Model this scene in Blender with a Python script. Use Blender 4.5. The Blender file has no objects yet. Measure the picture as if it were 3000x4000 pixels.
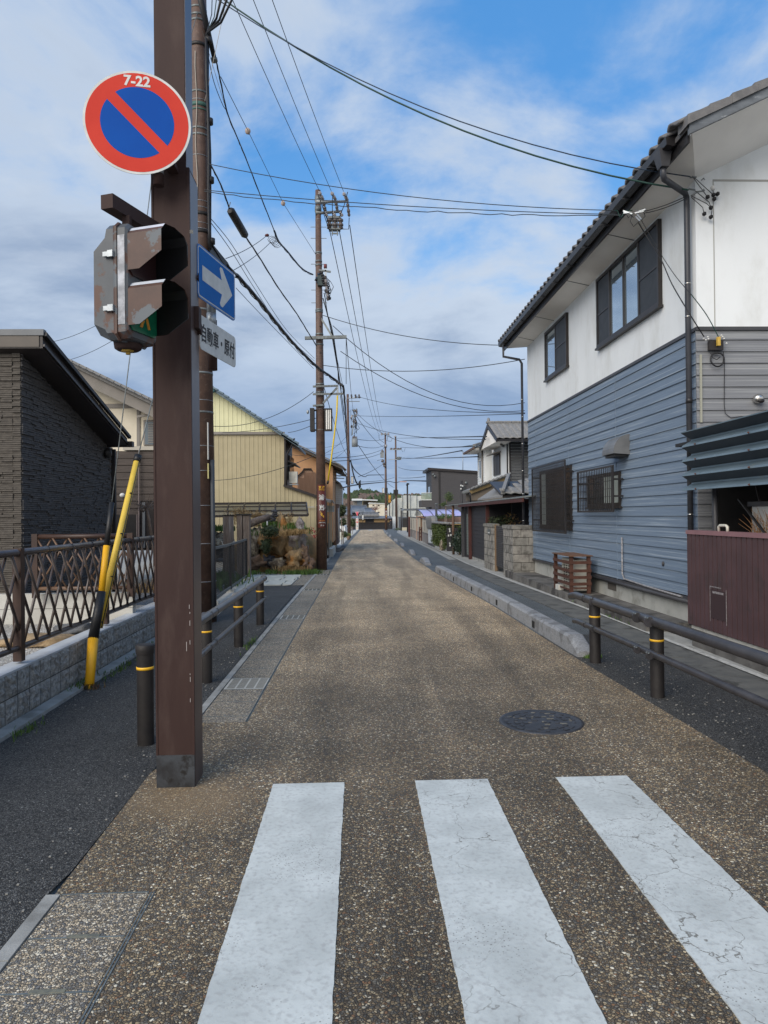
import bpy, bmesh, math, random
from mathutils import Vector, Matrix
from mathutils import noise as mnoise
R = math.radians
SC = bpy.context.scene
COL = SC.collection
rnd = random.Random(7)

# ---------------------------------------------------------------- camera
FPX = 2770.0
YAW, PIT, ROLL, EYE = R(2.07), R(0.25), R(0.6), 1.59
def basis():
    f = Vector((math.sin(YAW) * math.cos(PIT), math.cos(YAW) * math.cos(PIT), math.sin(PIT)))
    r0 = Vector((math.cos(YAW), -math.sin(YAW), 0))
    u0 = r0.cross(f)
    c, s = math.cos(ROLL), math.sin(ROLL)
    return r0 * c - u0 * s, r0 * s + u0 * c, f
CR, CU, CF = basis()
cam = bpy.data.cameras.new('camera')
cam.sensor_fit = 'HORIZONTAL'; cam.sensor_width = 36.0; cam.lens = 36.0 * FPX / 3000.0
cam.clip_start = 0.05; cam.clip_end = 9000
camo = bpy.data.objects.new('camera', cam); COL.objects.link(camo)
m = Matrix.Identity(4)
for i in range(3):
    m[i][0] = CR[i]; m[i][1] = CU[i]; m[i][2] = -CF[i]
m[2][3] = EYE
camo.matrix_world = m
SC.camera = camo
SC.view_settings.view_transform = 'Standard'; SC.view_settings.look = 'None'
SC.view_settings.exposure = 0.42; SC.view_settings.gamma = 1.0
SC.view_settings.use_curve_mapping = False

# ---------------------------------------------------------------- sky and sun
SUN_EL, SUN_ROT = R(34), R(180 + 36)
def build_world():
    w = bpy.data.worlds.new('World'); SC.world = w; w.use_nodes = True
    nt = w.node_tree; N = nt.nodes; L = nt.links
    for n in list(N): N.remove(n)
    def node(t, **k):
        n = N.new(t)
        for a, b in k.items(): setattr(n, a, b)
        return n
    def math_(op, a, b=None, c=None, clamp=False):
        n = node('ShaderNodeMath', operation=op, use_clamp=clamp)
        for i, v in enumerate((a, b, c)):
            if v is None: continue
            if isinstance(v, (int, float)): n.inputs[i].default_value = v
            else: L.new(v, n.inputs[i])
        return n.outputs[0]
    def mix(fac, a, b):
        n = node('ShaderNodeMix', data_type='RGBA')
        for s, v in ((n.inputs[0], fac), (n.inputs[6], a), (n.inputs[7], b)):
            if isinstance(v, (int, float)): s.default_value = v
            elif isinstance(v, tuple): s.default_value = (*v, 1)
            else: L.new(v, s)
        return n.outputs[2]
    def sm(x, a, b, lo=0.0, hi=1.0):
        n = node('ShaderNodeMapRange', interpolation_type='SMOOTHSTEP')
        L.new(x, n.inputs[0])
        for i, v in zip((1, 2, 3, 4), (a, b, lo, hi)): n.inputs[i].default_value = v
        return n.outputs[0]
    sky = node('ShaderNodeTexSky', sky_type='NISHITA', sun_disc=False)
    sky.sun_elevation = SUN_EL; sky.sun_rotation = SUN_ROT
    sky.air_density = 1.0; sky.dust_density = 0.6; sky.ozone_density = 2.0
    scale = node('ShaderNodeVectorMath', operation='SCALE'); L.new(sky.outputs[0], scale.inputs[0]); scale.inputs[3].default_value = 0.10
    tint = node('ShaderNodeVectorMath', operation='MULTIPLY'); L.new(scale.outputs[0], tint.inputs[0]); tint.inputs[1].default_value = (0.80, 1.12, 1.28)
    tc = node('ShaderNodeTexCoord')
    sep = node('ShaderNodeSeparateXYZ'); L.new(tc.outputs['Generated'], sep.inputs[0])
    z = math_('MAXIMUM', sep.outputs[2], 0.0)
    den = math_('ADD', z, 0.16)
    cx = math_('DIVIDE', sep.outputs[0], den); cy = math_('DIVIDE', sep.outputs[1], den)
    comb = node('ShaderNodeCombineXYZ'); L.new(cx, comb.inputs[0]); L.new(cy, comb.inputs[1]); comb.inputs[2].default_value = 3.7
    def nz(scale_, detail, rough, dist, off):
        a = node('ShaderNodeVectorMath', operation='ADD'); L.new(comb.outputs[0], a.inputs[0]); a.inputs[1].default_value = off
        n = node('ShaderNodeTexNoise'); L.new(a.outputs[0], n.inputs['Vector'])
        n.inputs['Scale'].default_value = scale_; n.inputs['Detail'].default_value = detail
        n.inputs['Roughness'].default_value = rough; n.inputs['Distortion'].default_value = dist
        return n.outputs[0]
    big = nz(0.55, 4, 0.5, 0.3, (2.2, 1.3, 0)); mid = nz(1.5, 9, 0.58, 0.45, (7.1, 4.4, 2)); fine = nz(4.0, 8, 0.6, 0.2, (1, 9, 5))
    # more cloud low down, breaks of blue higher up
    cov = sm(sep.outputs[2], 0.12, 0.62, 0.26, 0.045)
    s = math_('ADD', math_('ADD', math_('MULTIPLY', big, 0.62), math_('MULTIPLY', mid, 0.50)), math_('ADD', cov, math_('MULTIPLY', math_('SUBTRACT', fine, 0.5), 0.14)))
    mask = math_('MULTIPLY', sm(s, 0.525, 0.675), 0.95)
    shade = math_('ADD', math_('MULTIPLY', mid, 0.6), math_('MULTIPLY', nz(0.9, 6, 0.55, 0.4, (5, 3, 8)), 0.55))
    shade = math_('ADD', shade, math_('MULTIPLY', fine, 0.12))
    dens = math_('MULTIPLY', sm(s, 0.60, 0.86), sm(shade, 0.44, 0.68))
    cloud = mix(dens, (0.44, 0.51, 0.61), (0.215, 0.285, 0.41))
    cloud = mix(math_('MULTIPLY', sm(fine, 0.5, 0.7), 0.3), cloud, (0.52, 0.575, 0.65))
    # a flat grey-blue bank low over the horizon, pale below it
    bank = math_('MULTIPLY', sm(sep.outputs[2], 0.02, 0.10), sm(sep.outputs[2], 0.26, 0.13))
    cloud = mix(math_('MULTIPLY', bank, 0.55), cloud, (0.18, 0.275, 0.445))
    cloud = mix(sm(sep.outputs[2], 0.075, 0.0), cloud, (0.36, 0.47, 0.62))
    warm = math_('MULTIPLY', sm(sep.outputs[1], 0.2, -0.8), 0.6)
    cloud = mix(warm, cloud, (0.85, 0.78, 0.68))
    blue = mix(0.6, tint.outputs[0], (0.07, 0.28, 0.66))
    blue = mix(sm(sep.outputs[2], 0.5, 0.05), blue, (0.26, 0.48, 0.76))
    col = mix(mask, blue, cloud)
    # hazy ground colour below the horizon
    col = mix(sm(sep.outputs[2], 0.0, -0.06), col, (0.16, 0.15, 0.14))
    bg = node('ShaderNodeBackground'); L.new(col, bg.inputs[0]); bg.inputs[1].default_value = 1.0
    out = node('ShaderNodeOutputWorld'); L.new(bg.outputs[0], out.inputs[0])
build_world()
sun = bpy.data.lights.new('sun', 'SUN'); sun.energy = 2.5; sun.angle = R(50); sun.color = (1.0, 0.92, 0.82)
suno = bpy.data.objects.new('sun', sun); COL.objects.link(suno)
# the sun stands behind the camera, to the left, veiled by cloud
_d = Vector((math.sin(SUN_ROT) * math.cos(SUN_EL), math.cos(SUN_ROT) * math.cos(SUN_EL), math.sin(SUN_EL)))
suno.rotation_euler = _d.to_track_quat('Z', 'Y').to_euler()

# ---------------------------------------------------------------- places read off the photograph
def ray(u, v):
    return CF + CR * ((u - 1500) / FPX) - CU * ((v - 2000) / FPX)
def gz(y):                                   # the street falls gently away
    return -0.008 * max(0.0, y - 12)
def P(u, v, Y):
    d = ray(u, v); k = Y / d.y; return Vector((d.x * k, Y, EYE + d.z * k))
def PX(u, v, X):
    d = ray(u, v); k = X / d.x; return Vector((X, d.y * k, EYE + d.z * k))
def G(u, v, dz=0.0):
    d = ray(u, v); k = (dz - EYE) / d.z
    for _ in range(40): k = (gz(d.y * k) + dz - EYE) / d.z
    return Vector((d.x * k, d.y * k, gz(d.y * k) + dz))

# ---------------------------------------------------------------- materials
MATS = {}
def mat(name, c1, c2=None, scale=6.0, rough=0.7, metal=0.0, bump=0.0, bscale=60.0, bdist=0.004, c3=None, s3=1.5, t3=0.6,
        stretch=(1, 1, 1), detail=5, emit=0.0, spec=0.4, alpha=1.0, w3=0.12, a3=1.0):
    if name in MATS: return MATS[name]
    M = bpy.data.materials.new(name); M.use_nodes = True
    nt = M.node_tree; N = nt.nodes; L = nt.links
    b = N['Principled BSDF']
    b.inputs['Roughness'].default_value = rough; b.inputs['Metallic'].default_value = metal
    b.inputs['Specular IOR Level'].default_value = spec
    b.inputs['Base Color'].default_value = (*c1, 1)
    geo = N.new('ShaderNodeNewGeometry')
    mp = N.new('ShaderNodeMapping'); L.new(geo.outputs['Position'], mp.inputs[0]); mp.inputs['Scale'].default_value = stretch
    def noise(s, d=5.0, r=0.6):
        n = N.new('ShaderNodeTexNoise'); L.new(mp.outputs[0], n.inputs['Vector'])
        n.inputs['Scale'].default_value = s; n.inputs['Detail'].default_value = d; n.inputs['Roughness'].default_value = r
        return n.outputs[0]
    def mr(x, a, b_):
        n = N.new('ShaderNodeMapRange'); n.interpolation_type = 'SMOOTHSTEP'; L.new(x, n.inputs[0])
        n.inputs[1].default_value = a; n.inputs[2].default_value = b_; return n.outputs[0]
    def mx(f, a, c):
        n = N.new('ShaderNodeMix'); n.data_type = 'RGBA'
        if isinstance(f, float): n.inputs[0].default_value = f
        else: L.new(f, n.inputs[0])
        for s, v in ((n.inputs[6], a), (n.inputs[7], c)):
            if isinstance(v, tuple): s.default_value = (*v, 1)
            else: L.new(v, s)
        return n.outputs[2]
    col = None
    if c2 is not None:
        col = mx(mr(noise(scale, detail), 0.32, 0.68), c1, c2)
    if c3 is not None:
        f = mr(noise(s3, 6.0, 0.65), t3 - w3 / 2, t3 + w3 / 2)
        if a3 < 1:
            q = N.new('ShaderNodeMath'); q.operation = 'MULTIPLY'; L.new(f, q.inputs[0]); q.inputs[1].default_value = a3; f = q.outputs[0]
        col = mx(f, col if col is not None else c1, c3)
    if col is not None: L.new(col, b.inputs['Base Color'])
    if bump > 0:
        bn = N.new('ShaderNodeBump'); bn.inputs['Strength'].default_value = bump; bn.inputs['Distance'].default_value = bdist
        L.new(noise(bscale, 4.0), bn.inputs['Height']); L.new(bn.outputs[0], b.inputs['Normal'])
    if emit > 0:
        b.inputs['Emission Color'].default_value = (*c1, 1); b.inputs['Emission Strength'].default_value = emit
    if alpha < 1: b.inputs['Alpha'].default_value = alpha
    MATS[name] = M
    return M

def pebble_mat(name, cols, cell, gap, gapc, size2=None, tone=None, bumpd=0.004, rough=0.65, jit=1.0, mott=(0.8, 1.15)):
    """stones set in mortar: every cell one stone with a colour of its own"""
    M = bpy.data.materials.new(name); M.use_nodes = True
    nt = M.node_tree; N = nt.nodes; L = nt.links; b = N['Principled BSDF']
    b.inputs['Roughness'].default_value = rough; b.inputs['Specular IOR Level'].default_value = 0.35
    geo = N.new('ShaderNodeNewGeometry')
    def vor(feature, scale):
        v = N.new('ShaderNodeTexVoronoi'); v.feature = feature; L.new(geo.outputs['Position'], v.inputs['Vector'])
        v.inputs['Scale'].default_value = scale; v.inputs['Randomness'].default_value = jit; return v
    v1 = vor('F1', 1.0 / cell); ve = vor('DISTANCE_TO_EDGE', 1.0 / cell)
    sepc = N.new('ShaderNodeSeparateColor'); L.new(v1.outputs['Color'], sepc.inputs[0])
    rp = N.new('ShaderNodeValToRGB'); L.new(sepc.outputs[0], rp.inputs[0]); cr = rp.color_ramp; cr.interpolation = 'CONSTANT'
    n = len(cols)
    while len(cr.elements) < n: cr.elements.new(0.5)
    tot = sum(c[1] for c in cols); acc = 0
    for e, c in zip(cr.elements, cols):
        e.position = acc / tot; e.color = (*c[0], 1); acc += c[1]
    def mr(x, a, b_, lo=0.0, hi=1.0, t='LINEAR'):
        q = N.new('ShaderNodeMapRange'); q.interpolation_type = t; L.new(x, q.inputs[0])
        for i, vv in zip((1, 2, 3, 4), (a, b_, lo, hi)): q.inputs[i].default_value = vv
        return q.outputs[0]
    val = N.new('ShaderNodeHueSaturation'); L.new(rp.outputs[0], val.inputs['Color'])
    L.new(mr(sepc.outputs[1], 0, 1, 0.72, 1.25), val.inputs['Value'])
    mx = N.new('ShaderNodeMix'); mx.data_type = 'RGBA'
    L.new(mr(ve.outputs['Distance'], gap * 0.4, gap), mx.inputs[0]); mx.inputs[6].default_value = (*gapc, 1); L.new(val.outputs[0], mx.inputs[7])
    # broad wear and grime
    nz = N.new('ShaderNodeTexNoise'); L.new(geo.outputs['Position'], nz.inputs['Vector']); nz.inputs['Scale'].default_value = 0.9
    nz.inputs['Detail'].default_value = 6; nz.inputs['Roughness'].default_value = 0.6
    hs = N.new('ShaderNodeHueSaturation'); L.new(mx.outputs[2], hs.inputs['Color'])
    vfac = mr(nz.outputs[0], 0.3, 0.7, mott[0], mott[1], 'SMOOTHSTEP')
    last = hs.outputs[0]
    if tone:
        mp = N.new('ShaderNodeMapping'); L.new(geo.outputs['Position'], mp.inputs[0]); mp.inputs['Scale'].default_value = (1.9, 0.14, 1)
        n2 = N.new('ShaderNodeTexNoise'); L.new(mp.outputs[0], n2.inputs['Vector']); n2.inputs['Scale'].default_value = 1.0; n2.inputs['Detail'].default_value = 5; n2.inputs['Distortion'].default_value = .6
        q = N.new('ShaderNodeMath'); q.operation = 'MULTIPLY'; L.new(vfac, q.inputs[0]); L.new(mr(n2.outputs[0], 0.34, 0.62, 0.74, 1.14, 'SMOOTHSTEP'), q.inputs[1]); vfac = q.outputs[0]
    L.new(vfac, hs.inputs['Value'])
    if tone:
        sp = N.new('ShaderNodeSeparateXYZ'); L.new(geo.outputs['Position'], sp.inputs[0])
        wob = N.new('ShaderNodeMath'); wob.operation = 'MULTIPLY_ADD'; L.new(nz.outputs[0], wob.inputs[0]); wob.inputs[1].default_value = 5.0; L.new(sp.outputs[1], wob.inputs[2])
        t = mr(wob.outputs[0], tone[0], tone[1], 0, 1, 'SMOOTHSTEP')  # dirtier near the crossing; far tone lightened to paint in grazing-angle brightness
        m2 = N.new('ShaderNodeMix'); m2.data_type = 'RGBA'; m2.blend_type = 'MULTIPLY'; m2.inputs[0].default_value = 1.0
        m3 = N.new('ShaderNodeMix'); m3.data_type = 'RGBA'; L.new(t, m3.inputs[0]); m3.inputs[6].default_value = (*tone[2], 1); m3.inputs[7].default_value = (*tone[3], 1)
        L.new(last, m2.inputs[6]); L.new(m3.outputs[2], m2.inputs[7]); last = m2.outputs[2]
        # sandy stain washed off the foot of the column
        dd = N.new('ShaderNodeVectorMath'); dd.operation = 'DISTANCE'; L.new(geo.outputs['Position'], dd.inputs[0]); dd.inputs[1].default_value = (-1.0, 4.1, 0)
        ds = N.new('ShaderNodeMath'); ds.operation = 'MULTIPLY_ADD'; L.new(nz.outputs[0], ds.inputs[0]); ds.inputs[1].default_value = 1.2; L.new(dd.outputs['Value'], ds.inputs[2])
        sf = mr(ds.outputs[0], 1.15, 0.70, 0, 0.55, 'SMOOTHSTEP'); m4 = N.new('ShaderNodeMix'); m4.data_type = 'RGBA'; L.new(sf, m4.inputs[0]); L.new(last, m4.inputs[6]); m4.inputs[7].default_value = (0.30, 0.215, 0.125, 1); last = m4.outputs[2]
    L.new(last, b.inputs['Base Color'])
    bn = N.new('ShaderNodeBump'); bn.inputs['Strength'].default_value = 0.9; bn.inputs['Distance'].default_value = bumpd
    L.new(mr(ve.outputs['Distance'], 0, gap * 2.2, 0, 1, 'SMOOTHSTEP'), bn.inputs['Height']); L.new(bn.outputs[0], b.inputs['Normal'])
    MATS[name] = M
    return M

def paint_road_mat():
    M = bpy.data.materials.new('road_paint'); M.use_nodes = True
    nt = M.node_tree; N = nt.nodes; L = nt.links; b = N['Principled BSDF']; b.inputs['Roughness'].default_value = 0.55
    geo = N.new('ShaderNodeNewGeometry')
    def tex(kind, scale, **k):
        t = N.new(kind); L.new(geo.outputs['Position'], t.inputs['Vector']); t.inputs['Scale'].default_value = scale
        for a, v in k.items(): t.inputs[a].default_value = v
        return t
    def mr(x, a, b_, lo=0, hi=1):
        q = N.new('ShaderNodeMapRange'); q.interpolation_type = 'SMOOTHSTEP'; L.new(x, q.inputs[0])
        for i, v in zip((1, 2, 3, 4), (a, b_, lo, hi)): q.inputs[i].default_value = v
        return q.outputs[0]
    def mx(f, a, c):
        n = N.new('ShaderNodeMix'); n.data_type = 'RGBA'; L.new(f, n.inputs[0])
        for s, v in ((n.inputs[6], a), (n.inputs[7], c)):
            if isinstance(v, tuple): s.default_value = (*v, 1)
            else: L.new(v, s)
        return n.outputs[2]
    def mul(a, c):
        q = N.new('ShaderNodeMath'); q.operation = 'MULTIPLY'; L.new(a, q.inputs[0])
        if isinstance(c, float): q.inputs[1].default_value = c
        else: L.new(c, q.inputs[1])
        return q.outputs[0]
    n1 = tex('ShaderNodeTexNoise', 3.0, Detail=7, Roughness=0.65); n2 = tex('ShaderNodeTexNoise', 45.0, Detail=4)
    col = mx(mr(n1.outputs[0], 0.3, 0.7), (0.44, 0.465, 0.445), (0.585, 0.615, 0.59))
    col = mx(mul(mr(n2.outputs[0], 0.45, 0.75), 0.55), col, (0.33, 0.33, 0.32))
    # cracks: thin voronoi edges bent by noise, only in some areas
    wv = N.new('ShaderNodeTexNoise'); L.new(geo.outputs['Position'], wv.inputs['Vector']); wv.inputs['Scale'].default_value = 9.0; wv.inputs['Detail'].default_value = 6
    ad = N.new('ShaderNodeVectorMath'); ad.operation = 'MULTIPLY_ADD'; L.new(wv.outputs['Color'], ad.inputs[0]); ad.inputs[1].default_value = (0.16, 0.16, 0.16); L.new(geo.outputs['Position'], ad.inputs[2])
    vo = N.new('ShaderNodeTexVoronoi'); vo.feature = 'DISTANCE_TO_EDGE'; L.new(ad.outputs[0], vo.inputs['Vector']); vo.inputs['Scale'].default_value = 3.0
    reg = tex('ShaderNodeTexNoise', 1.3, Detail=3); brk = tex('ShaderNodeTexNoise', 14.0, Detail=3)
    sp = N.new('ShaderNodeSeparateXYZ'); L.new(geo.outputs['Position'], sp.inputs[0])
    side = mr(sp.outputs[0], 0.1, 0.6)       # the middle and right stripes are the cracked ones
    crack = mul(mul(mul(mr(vo.outputs['Distance'], 0.009, 0.002), mr(reg.outputs[0], 0.40, 0.50)), mr(brk.outputs[0], 0.38, 0.5)), side)
    col = mx(mul(crack, 0.85), col, (0.14, 0.13, 0.11))
    pit = tex('ShaderNodeTexVoronoi', 70.0); rg2 = tex('ShaderNodeTexNoise', 2.1, Detail=4)
    col = mx(mul(mul(mr(pit.outputs['Distance'], 0.26, 0.16), mr(rg2.outputs[0], 0.5, 0.62)), 0.75), col, (0.12, 0.11, 0.095))
    L.new(col, b.inputs['Base Color'])
    bn = N.new('ShaderNodeBump'); bn.inputs['Strength'].default_value = 0.35; bn.inputs['Distance'].default_value = 0.003
    L.new(n2.outputs[0], bn.inputs['Height']); L.new(bn.outputs[0], b.inputs['Normal'])
    MATS['road_paint'] = M
    return M

# ---------------------------------------------------------------- mesh building
ORG = {}
def org(o): return ORG.get(o.name, Vector((0, 0, 0)))
def tag(o, label=None, cat=None, group=None, kind=None):
    if label: o['label'] = label
    if cat: o['category'] = cat
    if group: o['group'] = group
    if kind: o['kind'] = kind
    return o
def empty(name, loc, label=None, cat=None, group=None):
    o = bpy.data.objects.new(name, None); COL.objects.link(o); o.location = loc; o.empty_display_size = 0.2
    ORG[o.name] = Vector(loc)
    return tag(o, label, cat, group)
def link(name, me, parent=None, loc=None, origin=None):
    """mesh data already relative to origin (world)"""
    o = bpy.data.objects.new(name, me); COL.objects.link(o)
    og = Vector(origin) if origin is not None else (org(parent) if parent else Vector((0, 0, 0)))
    if parent is not None:
        o.parent = parent; o.location = og - org(parent)
    else: o.location = og
    ORG[o.name] = og
    return o
class MB:
    def __init__(s): s.v = []; s.f = []; s.mi = []; s.sm = []; s.mats = []; s.M = None; s.cur = 0
    def mat(s, m):
        if m not in s.mats: s.mats.append(m)
        s.cur = s.mats.index(m); return s
    def _a(s, pts, faces, smooth=False):
        b = len(s.v)
        for p in pts:
            p = Vector(p); s.v.append(s.M @ p if s.M else p)
        for f in faces: s.f.append([b + i for i in f]); s.mi.append(s.cur); s.sm.append(smooth)
    def poly(s, pts): s._a(pts, [list(range(len(pts)))]); return s
    def hexa(s, p):   # 8 points: bottom loop 0-3, top loop 4-7
        s._a(p, [(0, 3, 2, 1), (4, 5, 6, 7), (0, 1, 5, 4), (1, 2, 6, 5), (2, 3, 7, 6), (3, 0, 4, 7)]); return s
    def box(s, a, b):
        x0, y0, z0 = a; x1, y1, z1 = b
        if x0 > x1: x0, x1 = x1, x0
        if y0 > y1: y0, y1 = y1, y0
        if z0 > z1: z0, z1 = z1, z0
        return s.hexa([(x0, y0, z0), (x1, y0, z0), (x1, y1, z0), (x0, y1, z0), (x0, y0, z1), (x1, y0, z1), (x1, y1, z1), (x0, y1, z1)])
    def cbox(s, c, d): return s.box([c[i] - d[i] / 2 for i in range(3)], [c[i] + d[i] / 2 for i in range(3)])
    def prism(s, pts, vec):
        n = len(pts); vec = Vector(vec); top = [Vector(p) + vec for p in pts]
        s._a(list(pts) + top, [list(range(n))[::-1], list(range(n, 2 * n))] + [(i, (i + 1) % n, n + (i + 1) % n, n + i) for i in range(n)]); return s
    def slab(s, p0, p1, z0, z1, t, z1b=None, z0b=None):
        """upright slab from p0 to p1 (ground points), thickness t to its left"""
        p0 = Vector((p0[0], p0[1], 0)); p1 = Vector((p1[0], p1[1], 0)); d = (p1 - p0).normalized(); n = Vector((-d.y, d.x, 0)) * t
        z1b = z1 if z1b is None else z1b; z0b = z0 if z0b is None else z0b
        def q(p, z): return (p.x, p.y, z)
        return s.hexa([q(p0, z0), q(p1, z0b), q(p1 + n, z0b), q(p0 + n, z0), q(p0, z1), q(p1, z1b), q(p1 + n, z1b), q(p0 + n, z1)])
    def bar(s, p0, p1, w, h=None, up=(0, 0, 1)):
        p0 = Vector(p0); p1 = Vector(p1); h = w if h is None else h; d = (p1 - p0).normalized(); up = Vector(up)
        if abs(d.dot(up)) > 0.98: up = Vector((0, 1, 0))
        a = d.cross(up).normalized() * w / 2; b = a.cross(d).normalized() * h / 2
        return s.hexa([p0 - a - b, p0 + a - b, p0 + a + b, p0 - a + b, p1 - a - b, p1 + a - b, p1 + a + b, p1 - a + b])
    def tube(s, pts, r, n=8, caps=True, r1=None):
        pts = [Vector(p) for p in pts]; k = len(pts)
        rs = r if isinstance(r, (list, tuple)) else [r + ((r1 if r1 is not None else r) - r) * i / (k - 1) for i in range(k)]
        V = []; ref = None
        for i, p in enumerate(pts):
            d = (pts[min(i + 1, k - 1)] - pts[max(i - 1, 0)]).normalized()
            if ref is None:
                ref = Vector((0, 0, 1)) if abs(d.z) < 0.9 else Vector((1, 0, 0))
            a = (ref - d * ref.dot(d)).normalized(); ref = a; b = d.cross(a)
            for j in range(n):
                t = 2 * math.pi * j / n; V.append(p + (a * math.cos(t) + b * math.sin(t)) * rs[i])
        F = []
        for i in range(k - 1):
            for j in range(n): F.append((i * n + j, i * n + (j + 1) % n, (i + 1) * n + (j + 1) % n, (i + 1) * n + j))
        s._a(V, F, True)
        if caps:
            b0 = len(s.v) - len(V); s.f.append([b0 + j for j in range(n)][::-1]); s.f.append([b0 + (k - 1) * n + j for j in range(n)])
            s.mi += [s.cur] * 2; s.sm += [False] * 2
        return s
    def cyl(s, p0, p1, r, r1=None, n=16, caps=True): return s.tube([p0, p1], r, n, caps, r1)
    def lathe(s, c, prof, n=20):
        c = Vector(c); V = []; F = []
        for r, z in prof:
            for j in range(n):
                t = 2 * math.pi * j / n; V.append((c.x + r * math.cos(t), c.y + r * math.sin(t), c.z + z))
        for i in range(len(prof) - 1):
            for j in range(n): F.append((i * n + j, i * n + (j + 1) % n, (i + 1) * n + (j + 1) % n, (i + 1) * n + j))
        s._a(V, F, True); return s
    def blob(s, c, rad, seed=0, amp=0.25, sub=2, freq=1.6, flat=None):
        bm = bmesh.new(); bmesh.ops.create_icosphere(bm, subdivisions=sub, radius=1.0)
        c = Vector(c); V = []
        for v in bm.verts:
            q = v.co.copy(); sd = Vector((seed * 3.1, seed * 1.7, seed)); k = 1 + amp * (mnoise.noise(q * freq + sd) * 1.6 + (abs(mnoise.noise(q * freq * 2.6 + sd)) * -1.1 if sub > 2 else 0))
            V.append((c.x + q.x * rad[0] * k, c.y + q.y * rad[1] * k, c.z + q.z * rad[2] * k))
        F = [[v.index for v in f.verts] for f in bm.faces]; bm.free()
        s._a(V, F, flat is None); return s
    def leaf(s, c, size, rg, droop=0.0, asp=0.5):
        a = rg.uniform(0, 6.283); e = rg.uniform(-0.7, 0.9) - droop; d = Vector((math.cos(a) * math.cos(e), math.sin(a) * math.cos(e), math.sin(e)))
        n = Vector((rg.uniform(-1, 1), rg.uniform(-1, 1), rg.uniform(-1, 1))); w = d.cross(n).normalized() * size * asp * 0.5
        c = Vector(c); d = d * size
        s._a([c, c + d * 0.45 + w, c + d, c + d * 0.45 - w], [(0, 1, 2, 3)]); return s
    def mesh(s, name, origin):
        me = bpy.data.meshes.new(name); o = Vector(origin)
        me.from_pydata([tuple(v - o) for v in s.v], [], s.f)
        for mm in s.mats: me.materials.append(mm)
        me.polygons.foreach_set('material_index', s.mi); me.polygons.foreach_set('use_smooth', s.sm)
        me.update(); return me
    def build(s, name, m=None, parent=None, origin=None):
        if m is not None and not s.mats: s.mats = [m]
        og = Vector(origin) if origin is not None else (org(parent) if parent else Vector((0, 0, 0)))
        return link(name, s.mesh(name, og), parent, None, og)
    def fix(s):   # consistent outward normals
        bm = bmesh.new(); vs = [bm.verts.new(v) for v in s.v]; 
        for f in s.f:
            try: bm.faces.new([vs[i] for i in f])
            except ValueError: pass
        bm.free(); return s
BOX = {}
def boxpiece(name, parent, c, d, m, rot=None, bev=0.0):
    """a small box as an object of its own; alike ones share their mesh data"""
    key = (name, tuple(round(x, 4) for x in d), m.name, bev)
    if key not in BOX:
        mb = MB(); mb.cbox((0, 0, 0), d); me = mb.mesh(name, (0, 0, 0)); me.materials.append(m)
        if bev > 0:
            bm = bmesh.new(); bm.from_mesh(me)
            bmesh.ops.bevel(bm, geom=list(bm.edges), offset=bev, segments=1, affect='EDGES'); bm.to_mesh(me); bm.free()
        BOX[key] = me
    o = link(name, BOX[key], parent, None, c)
    if rot is not None: o.rotation_euler = rot
    return o
def frame(o, ex, ez):
    ex = Vector(ex).normalized(); ez = Vector(ez); ez = (ez - ex * ez.dot(ex)).normalized(); ey = ez.cross(ex)
    M_ = Matrix.Identity(4)
    for i in range(3): M_[i][0] = ex[i]; M_[i][1] = ey[i]; M_[i][2] = ez[i]; M_[i][3] = o[i]
    return M_
def text_mb(body, size, bold=0.0, depth=0.001, vertical=False, res=3):
    """flat lettering in the local XZ plane, centred, facing -Y"""
    cu = bpy.data.curves.new('lettering', 'FONT'); cu.body = body; cu.size = size; cu.align_x = 'CENTER'; cu.align_y = 'CENTER'
    cu.offset = bold; cu.extrude = depth; cu.resolution_u = res; cu.fill_mode = 'BOTH'
    o = bpy.data.objects.new('lettering', cu); COL.objects.link(o); bpy.context.view_layer.update()
    me = bpy.data.meshes.new_from_object(o)
    vs = [Vector((v.co.x, -v.co.z, v.co.y)) for v in me.vertices]; fs = [list(p.vertices) for p in me.polygons]
    bpy.data.objects.remove(o); bpy.data.curves.remove(cu); bpy.data.meshes.remove(me)
    xs = [v.x for v in vs]; zs = [v.z for v in vs]
    cx = (min(xs) + max(xs)) / 2; cz = (min(zs) + max(zs)) / 2
    for v in vs: v.x -= cx; v.z -= cz
    return vs, fs
def lettering(body, size, Mx, m, parent, bold=0.0, sx=1.0, curve=None, depth=0.001):
    vs, fs = text_mb(body, size, bold, depth)
    mb = MB()
    if curve:
        cc, rad, zc, ang0 = curve
        pts = []
        for v in vs:
            a = ang0 + v.x * sx / rad; r_ = rad - v.y + 0.004
            pts.append(Vector((cc[0] + math.sin(a) * r_, cc[1] - math.cos(a) * r_, zc + v.z)))
        mb._a(pts, fs)
    else:
        mb._a([Mx @ Vector((v.x * sx, v.y, v.z)) for v in vs], fs)
    o = mb.build('lettering', m, parent)
    return o
def catenary(p0, p1, sag, n=14, wob=0.0, rg=rnd):
    p0 = Vector(p0); p1 = Vector(p1); out = []
    for i in range(n + 1):
        t = i / n; p = p0.lerp(p1, t); p.z -= sag * 4 * t * (1 - t)
        if wob and 0 < i < n: p += Vector((rg.uniform(-wob, wob), 0, rg.uniform(-wob, wob)))
        out.append(p)
    return out
def interp(poly, y):
    for (y0, x0), (y1, x1) in zip(poly, poly[1:]):
        if y <= y1: return x0 + (x1 - x0) * (y - y0) / (y1 - y0) if y1 > y0 else x0
    return poly[-1][1]
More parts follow.
